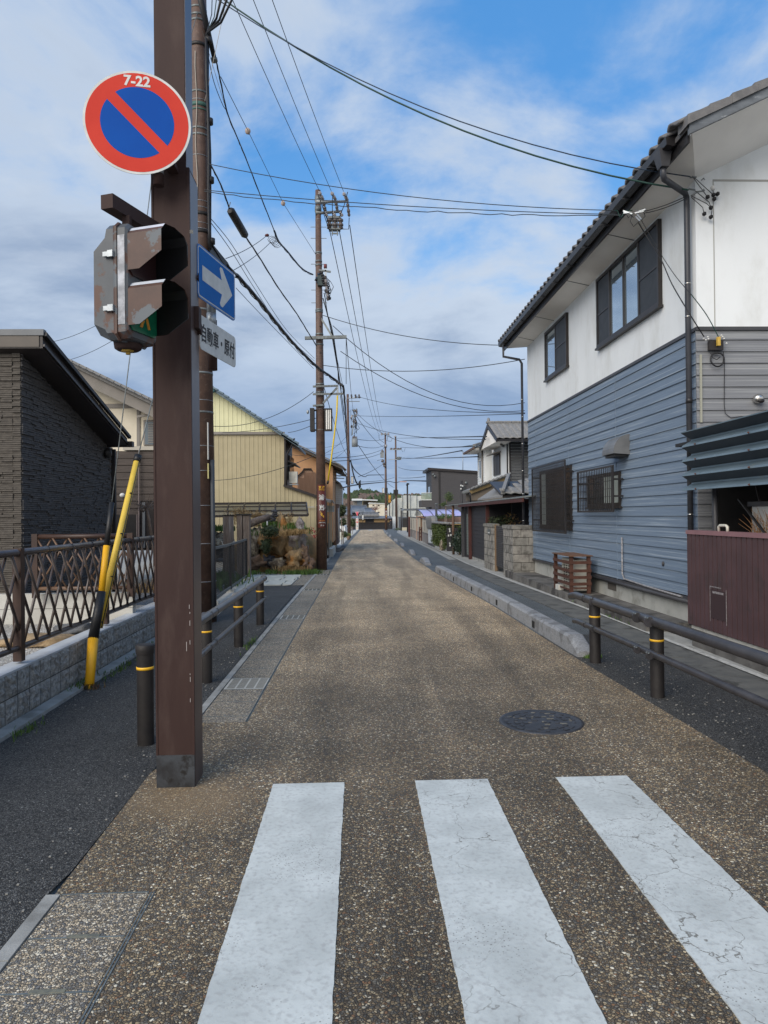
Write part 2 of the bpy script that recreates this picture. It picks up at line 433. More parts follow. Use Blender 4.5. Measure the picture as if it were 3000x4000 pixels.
def strip(name, fa, fb, y0, y1, dz, m, parent=None, step=1.0, kind='structure', thick=0.0):
    """a ground sheet between two lines x=fa(y), x=fb(y)"""
    mb = MB(); n = max(2, int((y1 - y0) / step)); V = []
    for i in range(n + 1):
        y = y0 + (y1 - y0) * i / n; V += [(fa(y), y, gz(y) + dz), (fb(y), y, gz(y) + dz)]
    mb._a(V, [(2 * i, 2 * i + 1, 2 * i + 3, 2 * i + 2) for i in range(n)])
    if thick:
        W = [(x, y, z - thick) for x, y, z in V]; b = len(V)
        mb._a(V + W, [(2 * i, 2 * i + 2, b + 2 * i + 2, b + 2 * i) for i in range(n)] + [(2 * i + 1, b + 2 * i + 1, b + 2 * i + 3, 2 * i + 3) for i in range(n)]
              + [(0, b, b + 1, 1), (2 * n, 2 * n + 1, b + 2 * n + 1, b + 2 * n)])
    o = mb.build(name, m, parent)
    if parent is None: tag(o, kind=kind)
    return o

# ================================================================= GROUND
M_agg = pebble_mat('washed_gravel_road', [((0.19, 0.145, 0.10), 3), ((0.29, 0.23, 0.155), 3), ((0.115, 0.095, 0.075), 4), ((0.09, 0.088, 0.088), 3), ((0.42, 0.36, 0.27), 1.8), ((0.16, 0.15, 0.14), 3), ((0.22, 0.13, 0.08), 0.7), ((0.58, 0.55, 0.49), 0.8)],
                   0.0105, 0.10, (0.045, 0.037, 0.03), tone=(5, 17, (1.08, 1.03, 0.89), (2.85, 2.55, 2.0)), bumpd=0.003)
M_lid = pebble_mat('washed_gravel_lid', [((0.42, 0.34, 0.23), 3), ((0.55, 0.46, 0.33), 3), ((0.20, 0.17, 0.13), 3), ((0.16, 0.16, 0.155), 2), ((0.60, 0.54, 0.42), 2.2), ((0.27, 0.25, 0.22), 2)],
                   0.010, 0.10, (0.075, 0.066, 0.055), bumpd=0.003)
M_asph = pebble_mat('dark_asphalt', [((0.085, 0.086, 0.083), 5), ((0.12, 0.12, 0.116), 4), ((0.17, 0.17, 0.16), 2.6), ((0.17, 0.17, 0.165), 0.55), ((0.03, 0.031, 0.032), 3), ((0.40, 0.40, 0.38), 0.10)],
                    0.0085, 0.14, (0.02, 0.02, 0.02), bumpd=0.004, rough=0.75)
M_walk = pebble_mat('grey_asphalt', [((0.11, 0.13, 0.14), 5), ((0.145, 0.165, 0.18), 4), ((0.19, 0.21, 0.215), 2), ((0.085, 0.10, 0.105), 3)],
                    0.0075, 0.10, (0.05, 0.055, 0.06), bumpd=0.002, rough=0.8)
M_conc = mat('concrete', (0.34, 0.34, 0.32), (0.24, 0.24, 0.225), 5, 0.85, bump=0.5, bscale=90, c3=(0.14, 0.135, 0.12), s3=2.5, t3=0.62, a3=0.6)
M_conc_l = mat('pale_concrete', (0.52, 0.51, 0.47), (0.42, 0.41, 0.37), 4, 0.85, bump=0.3, bscale=70, c3=(0.27, 0.26, 0.22), s3=3, t3=0.63, a3=0.5)
M_gran = mat('granite', (0.30, 0.31, 0.32), (0.19, 0.195, 0.205), 60, 0.8, bump=0.9, bscale=90, bdist=.008, c3=(0.10, 0.10, 0.10), s3=3.5, t3=0.56, a3=0.65)
M_earth = mat('earth', (0.14, 0.12, 0.09), (0.09, 0.08, 0.06), 3, 0.95, bump=0.6, bscale=40)
M_paint = paint_road_mat()
M_white_line = mat('line_paint', (0.50, 0.50, 0.48), (0.36, 0.36, 0.34), 20, 0.7, c3=(0.15, 0.15, 0.15), s3=9, t3=0.6, a3=0.8)

LE = [(-4, -1.27), (5.84, -1.27), (15.8, -1.22), (26, -1.17), (52, -0.96), (91, -0.35), (121, 0.05)]
GR = [(-4, -0.885), (6, -0.875), (14, -0.83), (36, -0.80), (52, -0.60), (91, -0.05), (121, 0.35)]
RE = [(-4, 2.55), (4.2, 2.47), (8, 2.36), (12.7, 2.31), (20.4, 2.17), (28, 2.16), (50, 2.51), (90, 3.24), (121, 4.2)]
SR = [(-4, 4.02), (6.57, 3.85), (17, 3.68), (24, 3.69), (37, 4.02), (63, 4.52), (90, 5.2), (121, 7.0)]
le = lambda y: interp(LE, y); gr = lambda y: interp(GR, y); re_ = lambda y: interp(RE, y); sr = lambda y: interp(SR, y)

mb = MB()
ys = [-60, -20, 0, 12, 20, 30, 45, 60, 80, 100, 125, 160, 250, 500, 1200, 3500]
xs = [-1500, -300, -60, -20, -6, 0, 6, 20, 60, 300, 1500]
V = [(x * (1 if y < 500 else 2.2), y, gz(min(y, 140)) - 0.03) for y in ys for x in xs]; nx = len(xs)
mb._a(V, [(j * nx + i, j * nx + i + 1, (j + 1) * nx + i + 1, (j + 1) * nx + i) for j in range(len(ys) - 1) for i in range(nx - 1)])
tag(mb.build('ground', M_conc), kind='structure')
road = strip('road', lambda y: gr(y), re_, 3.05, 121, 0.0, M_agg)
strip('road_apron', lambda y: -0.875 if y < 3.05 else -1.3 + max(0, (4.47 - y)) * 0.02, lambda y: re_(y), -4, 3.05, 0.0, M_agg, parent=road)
mbx = MB().poly([(-1.30, 3.05, 0), (-0.876, 3.05, 0), (-0.876, 5.53, 0), (-1.19, 5.53, 0), (-1.22, 4.9, 0), (-1.31, 4.47, 0)])
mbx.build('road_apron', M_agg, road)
cross = MB().poly([(-40, 121, gz(121)), (40, 121, gz(121)), (40, 128, gz(128)), (-40, 128, gz(128))]); tag(cross.build('side_road', M_walk), kind='structure')
strip('left_pavement', lambda y: -2.56, lambda y: -1.335 if y > 5.5 else (-1.19 if y > 4.9 and y < 5.5 else (-1.31 if y > 3.0 else -1.34)), -4, 17.0, -0.001, M_asph, step=0.25)
strip('right_pavement', lambda y: re_(y), lambda y: sr(y) - 0.55, -4, 9.2, -0.001, M_asph, step=0.5)
strip('right_footway', lambda y: re_(y), lambda y: sr(y) - (0.55 if y < 20 else 0.35), 9.2, 121, 0.0, M_walk)
strip('edge_line', lambda y: sr(y) - 0.035, lambda y: sr(y) + 0.035, 0, 121, 0.006, M_white_line, step=0.7)
strip('side_verge', lambda y: sr(y) + 0.035, lambda y: sr(y) + 2.5, -4, 60, 0.0, M_conc, step=0.7)
# slate slab band inside the right footway
slabs = tag(empty('paving_band', (3.4, 8, 0)), kind='structure')
M_slab = mat('slate_slab', (0.085, 0.088, 0.085), (0.13, 0.13, 0.12), 4, 0.8, bump=0.4, bscale=60, c3=(0.055, 0.055, 0.05), s3=3, t3=0.58)
y = 0.2; k = 0
while y < 26:
    L_ = 0.9 + 0.1 * rnd.random()
    x0 = sr(y) - 0.53; x1 = sr(y) - 0.05
    mb = MB(); z = gz(y)
    mb.hexa([(x0, y, z - 0.03), (x1, y, z - 0.03), (sr(y + L_) - 0.05, y + L_ - 0.012, gz(y + L_) - 0.03), (sr(y + L_) - 0.53, y + L_ - 0.012, gz(y + L_) - 0.03),
             (x0, y, z + 0.004 + 0.003 * rnd.random()), (x1, y, z + 0.004), (sr(y + L_) - 0.05, y + L_ - 0.012, gz(y + L_) + 0.004), (sr(y + L_) - 0.53, y + L_ - 0.012, gz(y + L_) + 0.005)])
    mb.build('paving_slab', M_slab, slabs); y += L_; k += 1
# crossing stripes
cw = tag(empty('pedestrian_crossing', (0.5, 3, 0)), kind='structure')
for x0, x1, lab in ((-0.52, -0.10, 'white crossing stripe nearest the brown pole'), (0.32, 0.755, 'middle crossing stripe with a long crack'), (1.17, 1.60, 'right crossing stripe with branching cracks'), (2.02, 2.45, 'crossing stripe at the road edge')):
    if x0 > 2: continue
    mb = MB(); n = 150; V = []
    for i in range(n + 1):
        y = -1.2 + 5.43 * i / n
        V += [(x0 + rnd.uniform(-0.0022, 0.0022), y, 0.0045), (x1 + rnd.uniform(-0.0022, 0.0022), y, 0.0045)]
    mb._a(V, [(2 * i, 2 * i + 1, 2 * i + 3, 2 * i + 2) for i in range(n)])
    W = [(a, b, -0.002) for a, b, c in V]
    mb._a(V + W, [(2 * i, 2 * i + 2, 2 * n + 2 + 2 * i + 2, 2 * n + 2 + 2 * i) for i in range(n)] + [(2 * i + 1, 2 * n + 3 + 2 * i, 2 * n + 5 + 2 * i, 2 * i + 3) for i in range(n)] + [(2 * n, 2 * n + 1, 4 * n + 3, 4 * n + 2)])
    tag(mb.build('crossing_stripe', M_paint, cw), lab)
# drain channel along the left: edging, lids, gratings
gut = tag(empty('drain_channel', (-1.08, 6, 0)), kind='structure')
M_trim = mat('lid_edge_steel', (0.24, 0.27, 0.27), (0.15, 0.17, 0.17), 20, 0.5, 0.6)
M_grate = mat('pale_grating', (0.46, 0.45, 0.40), (0.38, 0.37, 0.33), 20, 0.7, bump=0.4, bscale=80)
mb = MB()
for a, b in ((-4, 3.05), (5.53, 60)):
    y = a
    while y < b:
        L_ = min(0.6 if y < 30 else 2.0, b - y); dz = 0.006
        mb.hexa([(le(y) - 0.062, y, gz(y) - 0.05), (le(y) - 0.003, y, gz(y) - 0.05), (le(y + L_) - 0.003, y + L_ - 0.006, gz(y + L_) - 0.05), (le(y + L_) - 0.062, y + L_ - 0.006, gz(y + L_) - 0.05),
                 (le(y) - 0.062, y, gz(y) + dz), (le(y) - 0.003, y, gz(y) + dz), (le(y + L_) - 0.003, y + L_ - 0.006, gz(y + L_) + dz), (le(y + L_) - 0.062, y + L_ - 0.006, gz(y + L_) + dz)])
        o = mb.build('edging_stone', M_conc, gut); mb = MB(); y += L_
def lids(y0, y1, step, first):
    y = y0; i = 0
    while y < y1 - 0.05:
        L_ = step; isg = (first >= 0 and (i - first) % 10 == 0)
        e = 0.006
        mb = MB()
        mb.hexa([(le(y) + e, y + e, gz(y) - 0.04), (gr(y) - e - 0.012, y + e, gz(y) - 0.04), (gr(y + L_) - e - 0.012, y + L_ - e, gz(y + L_) - 0.04), (le(y + L_) + e, y + L_ - e, gz(y + L_) - 0.04),
                 (le(y) + e, y + e, gz(y) + 0.001), (gr(y) - e - 0.012, y + e, gz(y) + 0.001), (gr(y + L_) - e - 0.012, y + L_ - e, gz(y + L_) + 0.001), (le(y + L_) + e, y + L_ - e, gz(y + L_) + 0.001)])
        if isg:
            o = tag(mb.build('drain_grating', M_grate, gut), 'pale concrete grating with fine slots')
            sb = MB()
            for r_ in range(13):
                yy = y + 0.04 + r_ * (L_ - 0.08) / 12
                for c_ in range(4):
                    xx = le(y) + 0.03 + c_ * 0.088; sb.box((xx, yy, gz(y) + 0.0012), (xx + 0.072, yy + 0.01, gz(y) + 0.003))
            sb.build('slot', mat('slot_dark', (0.10, 0.10, 0.09), rough=0.9), o)
        else: mb.build('drain_lid', M_lid, gut)
        if y < 17:
            tb = MB().box((le(y) + e, y - 0.003, gz(y) - 0.02), (gr(y) - 0.02, y + 0.003, gz(y) + 0.0025)); tb.build('lid_joint', M_trim, gut)
        y += L_; i += 1
lids(5.53 + 0.17, 22, 0.44, 2)
MB().hexa([(le(5.5) + .006, 5.53, -.04), (gr(5.5) - .018, 5.53, -.04), (gr(5.6) - .018, 5.69, -.04), (le(5.6) + .006, 5.69, -.04), (le(5.5) + .006, 5.53, .001), (gr(5.5) - .018, 5.53, .001), (gr(5.6) - .018, 5.69, .001), (le(5.6) + .006, 5.69, .001)]).build('drain_lid', M_lid, gut)
for y in (-0.4, 0.2, 0.8, 1.42, 2.07, 2.42, 2.735):
    y1 = {2.07: 2.42, 2.42: 2.735, 2.735: 3.05}.get(y, y + 0.6)
    mb = MB().box((-1.267, y + 0.004, -0.04), (-0.905, y1 - 0.004, 0.001)); mb.build('drain_lid', M_lid, gut)
    MB().box((-1.267, y1 - 0.004, -0.03), (-0.905, y1 + 0.003, 0.003)).build('lid_joint', M_trim, gut)
    if y > 2: MB().box((-1.12, y - 0.002, 0.0015), (-1.0, y + 0.016, 0.0045)).build('lid_handle', mat('brass_dull', (0.30, 0.28, 0.20), (0.18, 0.18, 0.15), 30, 0.5, 0.5), gut)
mb = MB()
for a, b in ((-4, 3.05), (5.53, 22)):
    y = a
    while y < b:
        y2 = min(y + 1, b)
        for off in (-0.018, -0.006):
            mb.hexa([(gr(y) + off, y, gz(y) - .02), (gr(y) + off + 0.005, y, gz(y) - .02), (gr(y2) + off + 0.005, y2, gz(y2) - .02), (gr(y2) + off, y2, gz(y2) - .02),
                     (gr(y) + off, y, gz(y) + .0025), (gr(y) + off + 0.005, y, gz(y) + .0025), (gr(y2) + off + 0.005, y2, gz(y2) + .0025), (gr(y2) + off, y2, gz(y2) + .0025)])
        y = y2
mb.build('edge_rail', M_trim, gut)
# the plain grey gutter beyond
strip('far_gutter', le, gr, 22, 121, 0.0, M_walk)
strip('left_verge', lambda y: -2.0 if y < 60 else le(y) - 1, lambda y: le(y) - 0.06, 24, 121, 0.0, M_conc_l, step=2)

# kerb stones on the right
kerb = tag(empty('kerb', (2.4, 10, 0)), kind='structure')
def kx(y): return re_(y) + 0.03
def kerbstone(y0, y1, h0, h1, w=0.2, hole=False):
    b = 0.025; mb = MB(); z0, z1 = gz(y0), gz(y1)
    def sec(y, h, z): x = kx(y); return [(x, y, z - 0.05), (x + w, y, z - 0.05), (x + w, y, z + h - b), (x + w - b, y, z + h), (x + b + 0.01, y, z + h), (x + 0.005, y, z + h - b)]
    A = sec(y0 + 0.008, h0, z0); B = sec(y1 - 0.008, h1, z1)
    mb._a(A + B, [(0, 1, 2, 3, 4, 5), (6, 11, 10, 9, 8, 7)] + [(i, 6 + i, 6 + (i + 1) % 6, (i + 1) % 6) for i in range(6)])
    o = mb.build('kerb_stone', M_gran, kerb)
    if hole:
        ym = (y0 + y1) / 2
        MB().box((kx(ym) - 0.004, ym - 0.06, z0 + 0.03), (kx(ym) + 0.03, ym + 0.06, z0 + 0.12)).build('weep_hole', mat('hole_dark', (0.015, 0.015, 0.015), rough=1), kerb)
y = 8.1; kerbstone(7.75, 8.1, 0.06, 0.19)
i = 0
while y < 20.2:
    kerbstone(y, y + 0.61, 0.19, 0.19, hole=(i % 4 == 2)); y += 0.61; i += 1
kerbstone(y, y + 0.3, 0.19, 0.06)
for a, b in ((23.4, 25.8), (30.2, 32.8), (40, 42), (49.5, 52), (64.5, 67.5), (78, 81), (92, 95)):
    n = 3
    for q in range(n):
        ya = a + (b - a) * q / n; yb = a + (b - a) * (q + 1) / n
        kerbstone(ya, yb, 0.06 if q == 0 else 0.19, 0.06 if q == n - 1 else 0.19)

# manhole cover
mh = G(2113, 2822); 
me_ = empty('manhole_cover', (mh.x, mh.y, 0.0), 'round dark iron manhole cover set in the brown road surface', 'manhole cover')
mc = Vector((1.375, 5.37, 0))
M_iron = mat('cast_iron', (0.060, 0.062, 0.070), (0.040, 0.042, 0.048), 12, 0.5, 0.3, bump=0.5, bscale=120)
M_mfill = mat('manhole_fill', (0.20, 0.185, 0.15), (0.11, 0.105, 0.09), 30, 0.9)
me_.location = mc; ORG[me_.name] = mc
mb = MB(); mb.lathe(mc, [(0.0, 0.004), (0.285, 0.004), (0.295, 0.0075), (0.315, 0.0075), (0.318, -0.01)], 48); mb.build('cover_plate', M_iron, me_)
mb = MB(); rg = random.Random(3)
for ring, (r0, r1, n) in enumerate(((0.235, 0.275, 22), (0.17, 0.215, 16), (0.1, 0.15, 10), (0.02, 0.08, 6))):
    for k in range(n):
        if rg.random() < (0.42 if ring else 0.15): continue
        a0 = 2 * math.pi * (k + 0.12) / n; a1 = 2 * math.pi * (k + rg.uniform(0.5, 0.85)) / n
        rr0 = r0 + rg.uniform(0, 0.015); rr1 = r1 - rg.uniform(0, 0.015)
        pts = [(mc.x + rr0 * math.cos(a0), mc.y + rr0 * math.sin(a0), 0.0045), (mc.x + rr1 * math.cos(a0), mc.y + rr1 * math.sin(a0), 0.0045),
               (mc.x + rr1 * math.cos(a1), mc.y + rr1 * math.sin(a1), 0.0045), (mc.x + rr0 * math.cos(a1), mc.y + rr0 * math.sin(a1), 0.0045)]
        MB().prism(pts, (0, 0, 0.004)).build('raised_tread', M_iron, me_)
mb = MB()
for k in range(26):
    a = rg.uniform(0, 6.28); r_ = rg.uniform(0.05, 0.26); w = rg.uniform(0.008, 0.022); h = rg.uniform(0.008, 0.02)
    x = mc.x + r_ * math.cos(a); y = mc.y + r_ * math.sin(a) * 0.9 + 0.03
    mb.box((x - w, y - h * .6, 0.0042), (x + w, y + h * .6, 0.0056 + 0.0001 * k))
mb.build('coloured_fill', M_mfill, me_)

# loose chippings and weeds at the edges of the dark pavement
mb = MB(); rg = random.Random(5); M_chip = mat('loose_chippings', (0.30, 0.29, 0.26), (0.13, 0.13, 0.125), 9, 0.85)
mb.mat(M_chip)
for k in range(900):
    if rg.random() < 0.6: y = rg.uniform(1.5, 12); x = rg.choice([-1.45, -2.5]) + rg.gauss(0, 0.09)
    else: y = rg.uniform(3.2, 8); x = 2.75 + rg.gauss(0, 0.22)
    if x < -2.55 or (-1.34 < x < 0): continue
    r_ = rg.uniform(0.002, 0.006); mb.cbox((x, y, gz(y) + r_ * 0.4), (r_ * 2, r_ * 1.6, r_))
tag(mb.build('loose_chippings', None), 'scattered pale chippings on the dark pavement edges', 'chippings', kind='stuff')
def weeds(name, pts, n, size, m, label, rg):
    mb = MB()
    for _ in range(n):
        c = rg.choice(pts); p = Vector((c[0] + rg.gauss(0, c[2]), c[1] + rg.gauss(0, c[3]), 0)); p.z = (c[4] if len(c) > 4 else gz(p.y))
        h = size * rg.uniform(0.4, 1.0); a = rg.uniform(0, 6.28); w = h * 0.08 + 0.002
        d = Vector((math.cos(a), math.sin(a), 0)); t = p + d * h * rg.uniform(0.1, 0.7) + Vector((0, 0, h)); q = Vector((-d.y, d.x, 0)) * w
        mb._a([p - q, p + q, p.lerp(t, .6) + q * .8 + Vector((0, 0, h * .12)), t, p.lerp(t, .6) - q * .8 + Vector((0, 0, h * .12))], [(0, 1, 2, 3, 4)])
    return tag(mb.build(name, m), label, 'weeds', kind='stuff')
M_grass = mat('grass_green', (0.09, 0.16, 0.03), (0.05, 0.10, 0.02), 8, 0.7)
M_dry = mat('dry_grass', (0.36, 0.25, 0.12), (0.24, 0.15, 0.06), 8, 0.8)
weeds('weeds', [(-2.60, 4.6, .015, .25, .02), (-2.62, 6.8, .03, .15, .02), (-2.5, 7.6, .03, .3, 0), (-1.36, 8.9, .03, .25, 0), (-2.5, 5.4, .03, .1, 0), (2.55, 7.7, .05, .03, 0), (-2.57, 3.6, .02, .3, .01), (-2.57, 9, .02, .6, .01), (3.8, 11, .02, .9, .01)], 620, 0.05, M_grass, 'low green weeds along the base of the block wall', random.Random(2))

# ================================================================= LEFT, NEAR
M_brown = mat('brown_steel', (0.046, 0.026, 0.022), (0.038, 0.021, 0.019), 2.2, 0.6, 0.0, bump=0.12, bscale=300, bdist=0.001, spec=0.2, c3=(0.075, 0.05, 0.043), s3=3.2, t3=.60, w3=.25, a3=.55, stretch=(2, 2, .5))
M_brown_sky = mat('brown_steel_skylit', (0.090, 0.062, 0.058), (0.070, 0.048, 0.045), 2.2, 0.36, 0.0, bump=0.12, bscale=300, bdist=0.001, spec=0.6)  # same steel painted lighter for side faces that reflect the sky
M_slate = mat('slate_paint', (0.050, 0.056, 0.064), (0.018, 0.018, 0.02), 7, 0.5, c3=(0.012, 0.011, 0.011), s3=9, t3=0.56)
M_black = mat('black_steel', (0.016, 0.015, 0.015), (0.022, 0.020, 0.020), 4, 0.5)
M_blackpl = mat('black_plastic', (0.012, 0.012, 0.013), rough=0.45)
M_yel = mat('yellow_plastic', (0.80, 0.42, 0.012), (0.72, 0.36, 0.01), 4, 0.45, c3=(0.45, 0.27, 0.03), s3=6, t3=0.70, a3=0.6)
M_yel2 = mat('pale_yellow_plastic', (0.72, 0.50, 0.07), (0.62, 0.43, 0.06), 5, 0.55, c3=(0.40, 0.33, 0.12), s3=4, t3=0.66, a3=0.5)
M_galv = mat('galvanised', (0.42, 0.45, 0.47), (0.30, 0.33, 0.35), 15, 0.45, 0.7)
M_galvd = mat('dull_galvanised', (0.20, 0.22, 0.22), (0.12, 0.13, 0.13), 15, 0.55, 0.5)
M_chrome = mat('stainless', (0.62, 0.60, 0.56), rough=0.25, metal=1.0)

# --- brown sign column
X0, X1, Y0, Y1 = -1.20, -0.982, 4.225, 4.435
pole = empty('sign_column', ((X0 + X1) / 2, (Y0 + Y1) / 2, 0), 'tall square brown steel column at the pavement corner carrying signs and a signal', 'column')
mb = MB(); mb.mat(M_brown)
mb.box((X0, Y0, 0.19), (X1, Y1, 3.66))
mb.build('lower_shaft', None, pole)
mb = MB(); mb.mat(M_brown_sky)
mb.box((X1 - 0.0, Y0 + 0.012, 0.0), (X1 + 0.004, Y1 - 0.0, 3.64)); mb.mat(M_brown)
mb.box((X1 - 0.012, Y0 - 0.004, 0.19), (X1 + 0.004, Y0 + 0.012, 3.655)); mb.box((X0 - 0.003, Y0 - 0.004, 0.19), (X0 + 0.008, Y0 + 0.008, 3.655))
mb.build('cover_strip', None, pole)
mb = MB(); mb.mat(M_brown).box((X0 + 0.018, Y0 + 0.01, 3.66), (X1 - 0.022, Y1 - 0.02, 7.6)); mb.mat(M_brown_sky).box((X1 - 0.022, Y0 + 0.016, 3.66), (X1 - 0.018, Y1 - 0.024, 7.6)); mb.build('upper_shaft', None, pole)
MB().box((X0 - 0.002, Y0 - 0.003, 0.0), (X1 + 0.002, Y1 + 0.002, 0.19)).build('base_sleeve', M_slate, pole)
MB().box((X0 - 0.018, Y0 + 0.06, 0.55), (X0, Y0 + 0.075, 1.86)).build('cable_cover', M_brown, pole)
mb = MB()
for (z, x) in ((0.62, -0.999), (0.66, -1.0), (0.95, -0.9985), (1.02, -0.998), (1.05, -1.001), (0.5, -1.0), (0.84, -0.999)):
    mb.box((x - 0.002, Y0 - 0.0052, z), (x + 0.001, Y0 - 0.004, z + rnd.uniform(0.008, 0.035)))
mb.box((-1.022, Y0 - 0.0012, 0.80), (-1.019, Y0, 0.855))
mb.build('scratches', mat('bare_scratch', (0.36, 0.33, 0.32), rough=0.7), pole)

# --- no-parking disc
sc_ = P(537, 479, 4.05); th = R(8.7)
F_ = frame(sc_, (math.cos(th), math.sin(th), 0), (0, 0, 1))
sg = empty('no_parking_sign', sc_, 'round red and blue no parking sign with a white rim reading 7-22', 'traffic sign')
M_red = mat('sign_red', (0.60, 0.055, 0.035), (0.54, 0.045, 0.03), 3, 0.7, spec=.15); M_blue = mat('sign_blue', (0.003, 0.075, 0.36), (0.003, 0.066, 0.33), 3, 0.7, spec=.15)
M_white = mat('sign_white', (0.62, 0.63, 0.61), (0.52, 0.53, 0.51), 12, 0.5); M_dark = mat('sign_black', (0.02, 0.022, 0.025), rough=0.5)
def disc(r, y0, y1, m, name, arc=None, n=64):
    mb = MB(); mb.M = F_
    pts = [(r * math.cos(2 * math.pi * i / n), y0, r * math.sin(2 * math.pi * i / n)) for i in range(n)]
    mb.prism(pts, (0, y1 - y0, 0)); return mb.build(name, m, sg)
Rr = 0.293
disc(Rr, 0.004, 0.0, M_white, 'white_rim'); disc(Rr * 0.955, -0.0008, 0.0005, M_red, 'red_ring')
def halfdisc(r, side):
    # blue halves, left and right of the bar running from upper left to lower right
    n = 40; w = 0.062 * Rr / 0.293 / 2; pts = []
    a0 = math.asin(w / r); d = Vector((math.cos(R(-45)), 0, math.sin(R(-45)))); q = Vector((-d.z, 0, d.x)) * side
    for i in range(n + 1):
        t = a0 + (math.pi - 2 * a0) * i / n; v = d * (r * math.cos(t)) + q * (r * math.sin(t)); pts.append((v.x, -0.0016, v.z))
    if side < 0: pts = pts[::-1]
    mb = MB(); mb.M = F_; mb.prism(pts, (0, 0.001, 0)); mb.build('blue_field', M_blue, sg)
halfdisc(Rr * 0.685, 1); halfdisc(Rr * 0.685, -1)
lettering('7-22', 0.080, F_ @ Matrix.Translation((0.0, -0.0016, Rr * 0.80)), M_white, sg, bold=0.0025)
mb = MB(); a = F_ @ Vector((0.10, 0.03, -0.38)); 
mb.cyl(F_ @ Vector((0.105, 0.045, -0.33)), F_ @ Vector((0.105, 0.045, 0.15)), 0.03, n=16); mb.build('support_tube', M_brown, sg)
mb = MB(); mb.cyl(F_ @ Vector((0.105, 0.045, -0.262)), F_ @ Vector((0.105, 0.045, -0.2)), 0.031, n=16); mb.build('tube_band', M_galv, sg)
mb = MB(); mb.box((-1.10, 4.13, 3.62), (-1.04, 4.226, 3.65)); mb.build('bracket', M_brown, sg)

# --- pedestrian signal
nrm = Vector((0.945, -0.325, 0)).normalized(); wid = Vector((0.325, 0.945, 0)).normalized()
S0 = P(497, 1316, 3.75)
sig = empty('pedestrian_signal', S0, 'weathered grey and brown pedestrian signal head with two hooded lenses', 'pedestrian signal')
M_sig = mat('signal_paint', (0.085, 0.095, 0.105), (0.060, 0.068, 0.078), 5, 0.42, c3=(0.085, 0.042, 0.030), s3=5.5, t3=0.56, w3=0.06)
M_sig2 = mat('signal_worn_brown', (0.088, 0.048, 0.036), (0.065, 0.037, 0.029), 8, 0.5, c3=(0.10, 0.115, 0.13), s3=5, t3=0.53, w3=0.04)
M_silver = mat('bare_signal_metal', (0.34, 0.36, 0.40), (0.16, 0.17, 0.19), 14, 0.4, 0.3)
def S(n_, w_, z_): return S0 + nrm * n_ + wid * w_ + Vector((0, 0, z_))
W_, Hh = 0.265, 0.61
def ring(n_, inset, zlo=0.0, zhi=None, ch=0.03):
    zhi = Hh if zhi is None else zhi
    a, b, c, d = inset, W_ - inset, zlo + inset, zhi - inset
    return [S(n_, a + ch, c), S(n_, b - ch, c), S(n_, b, c + ch), S(n_, b, d - ch), S(n_, b - ch, d), S(n_, a + ch, d), S(n_, a, d - ch), S(n_, a, c + ch)]
def loft(rings, m, name, parent, caps=True):
    mb = MB(); n = len(rings[0]); V = [p for r_ in rings for p in r_]
    F = [(i * n + j, i * n + (j + 1) % n, (i + 1) * n + (j + 1) % n, (i + 1) * n + j) for i in range(len(rings) - 1) for j in range(n)]
    if caps: F += [tuple(range(n))[::-1], tuple(range((len(rings) - 1) * n, len(rings) * n))]
    mb._a(V, F); return mb.build(name, m, parent)
loft([ring(-0.215, 0.02, 0.05, 0.49, 0.05), ring(-0.205, 0.0, 0.035, 0.52, 0.05), ring(-0.135, 0.0, 0.0, 0.585, 0.05), ring(-0.125, 0.0, 0.0, Hh, 0.03), ring(-0.072, 0.0)], M_sig, 'housing', sig)
loft([ring(-0.078, -0.006, 0, None), ring(-0.068, -0.009), ring(-0.058, -0.006)], M_sig2, 'seam_rib', sig)
loft([ring(-0.072, 0.0), ring(-0.012, 0.002), ring(0.0, 0.012)], M_sig, 'door', sig)
mb = MB()
mb._a([S(-0.055, -0.0012, 0.07), S(-0.012, -0.0012, 0.07), S(-0.012, -0.0012, 0.54), S(-0.055, -0.0012, 0.54)], [(0, 1, 2, 3)])
o_ = mb.build('worn_face', M_silver, sig)
for z in (0.44, 0.155):
    mb = MB(); mb.bar(S(-0.13, -0.014, z), S(-0.07, -0.014, z), 0.02, 0.024); mb.bar(S(-0.10, -0.02, z), S(-0.068, -0.02, z), 0.014, 0.034); mb.build('latch', M_galv, sig)
M_lensoff = mat('lens_off', (0.03, 0.012, 0.012), rough=0.3)
M_green = mat('lens_green', (0.005, 0.14, 0.065), (0.004, 0.10, 0.05), 20, 0.3); M_amber = mat('lens_amber', (0.62, 0.27, 0.03), (0.45, 0.20, 0.03), 30, 0.5)
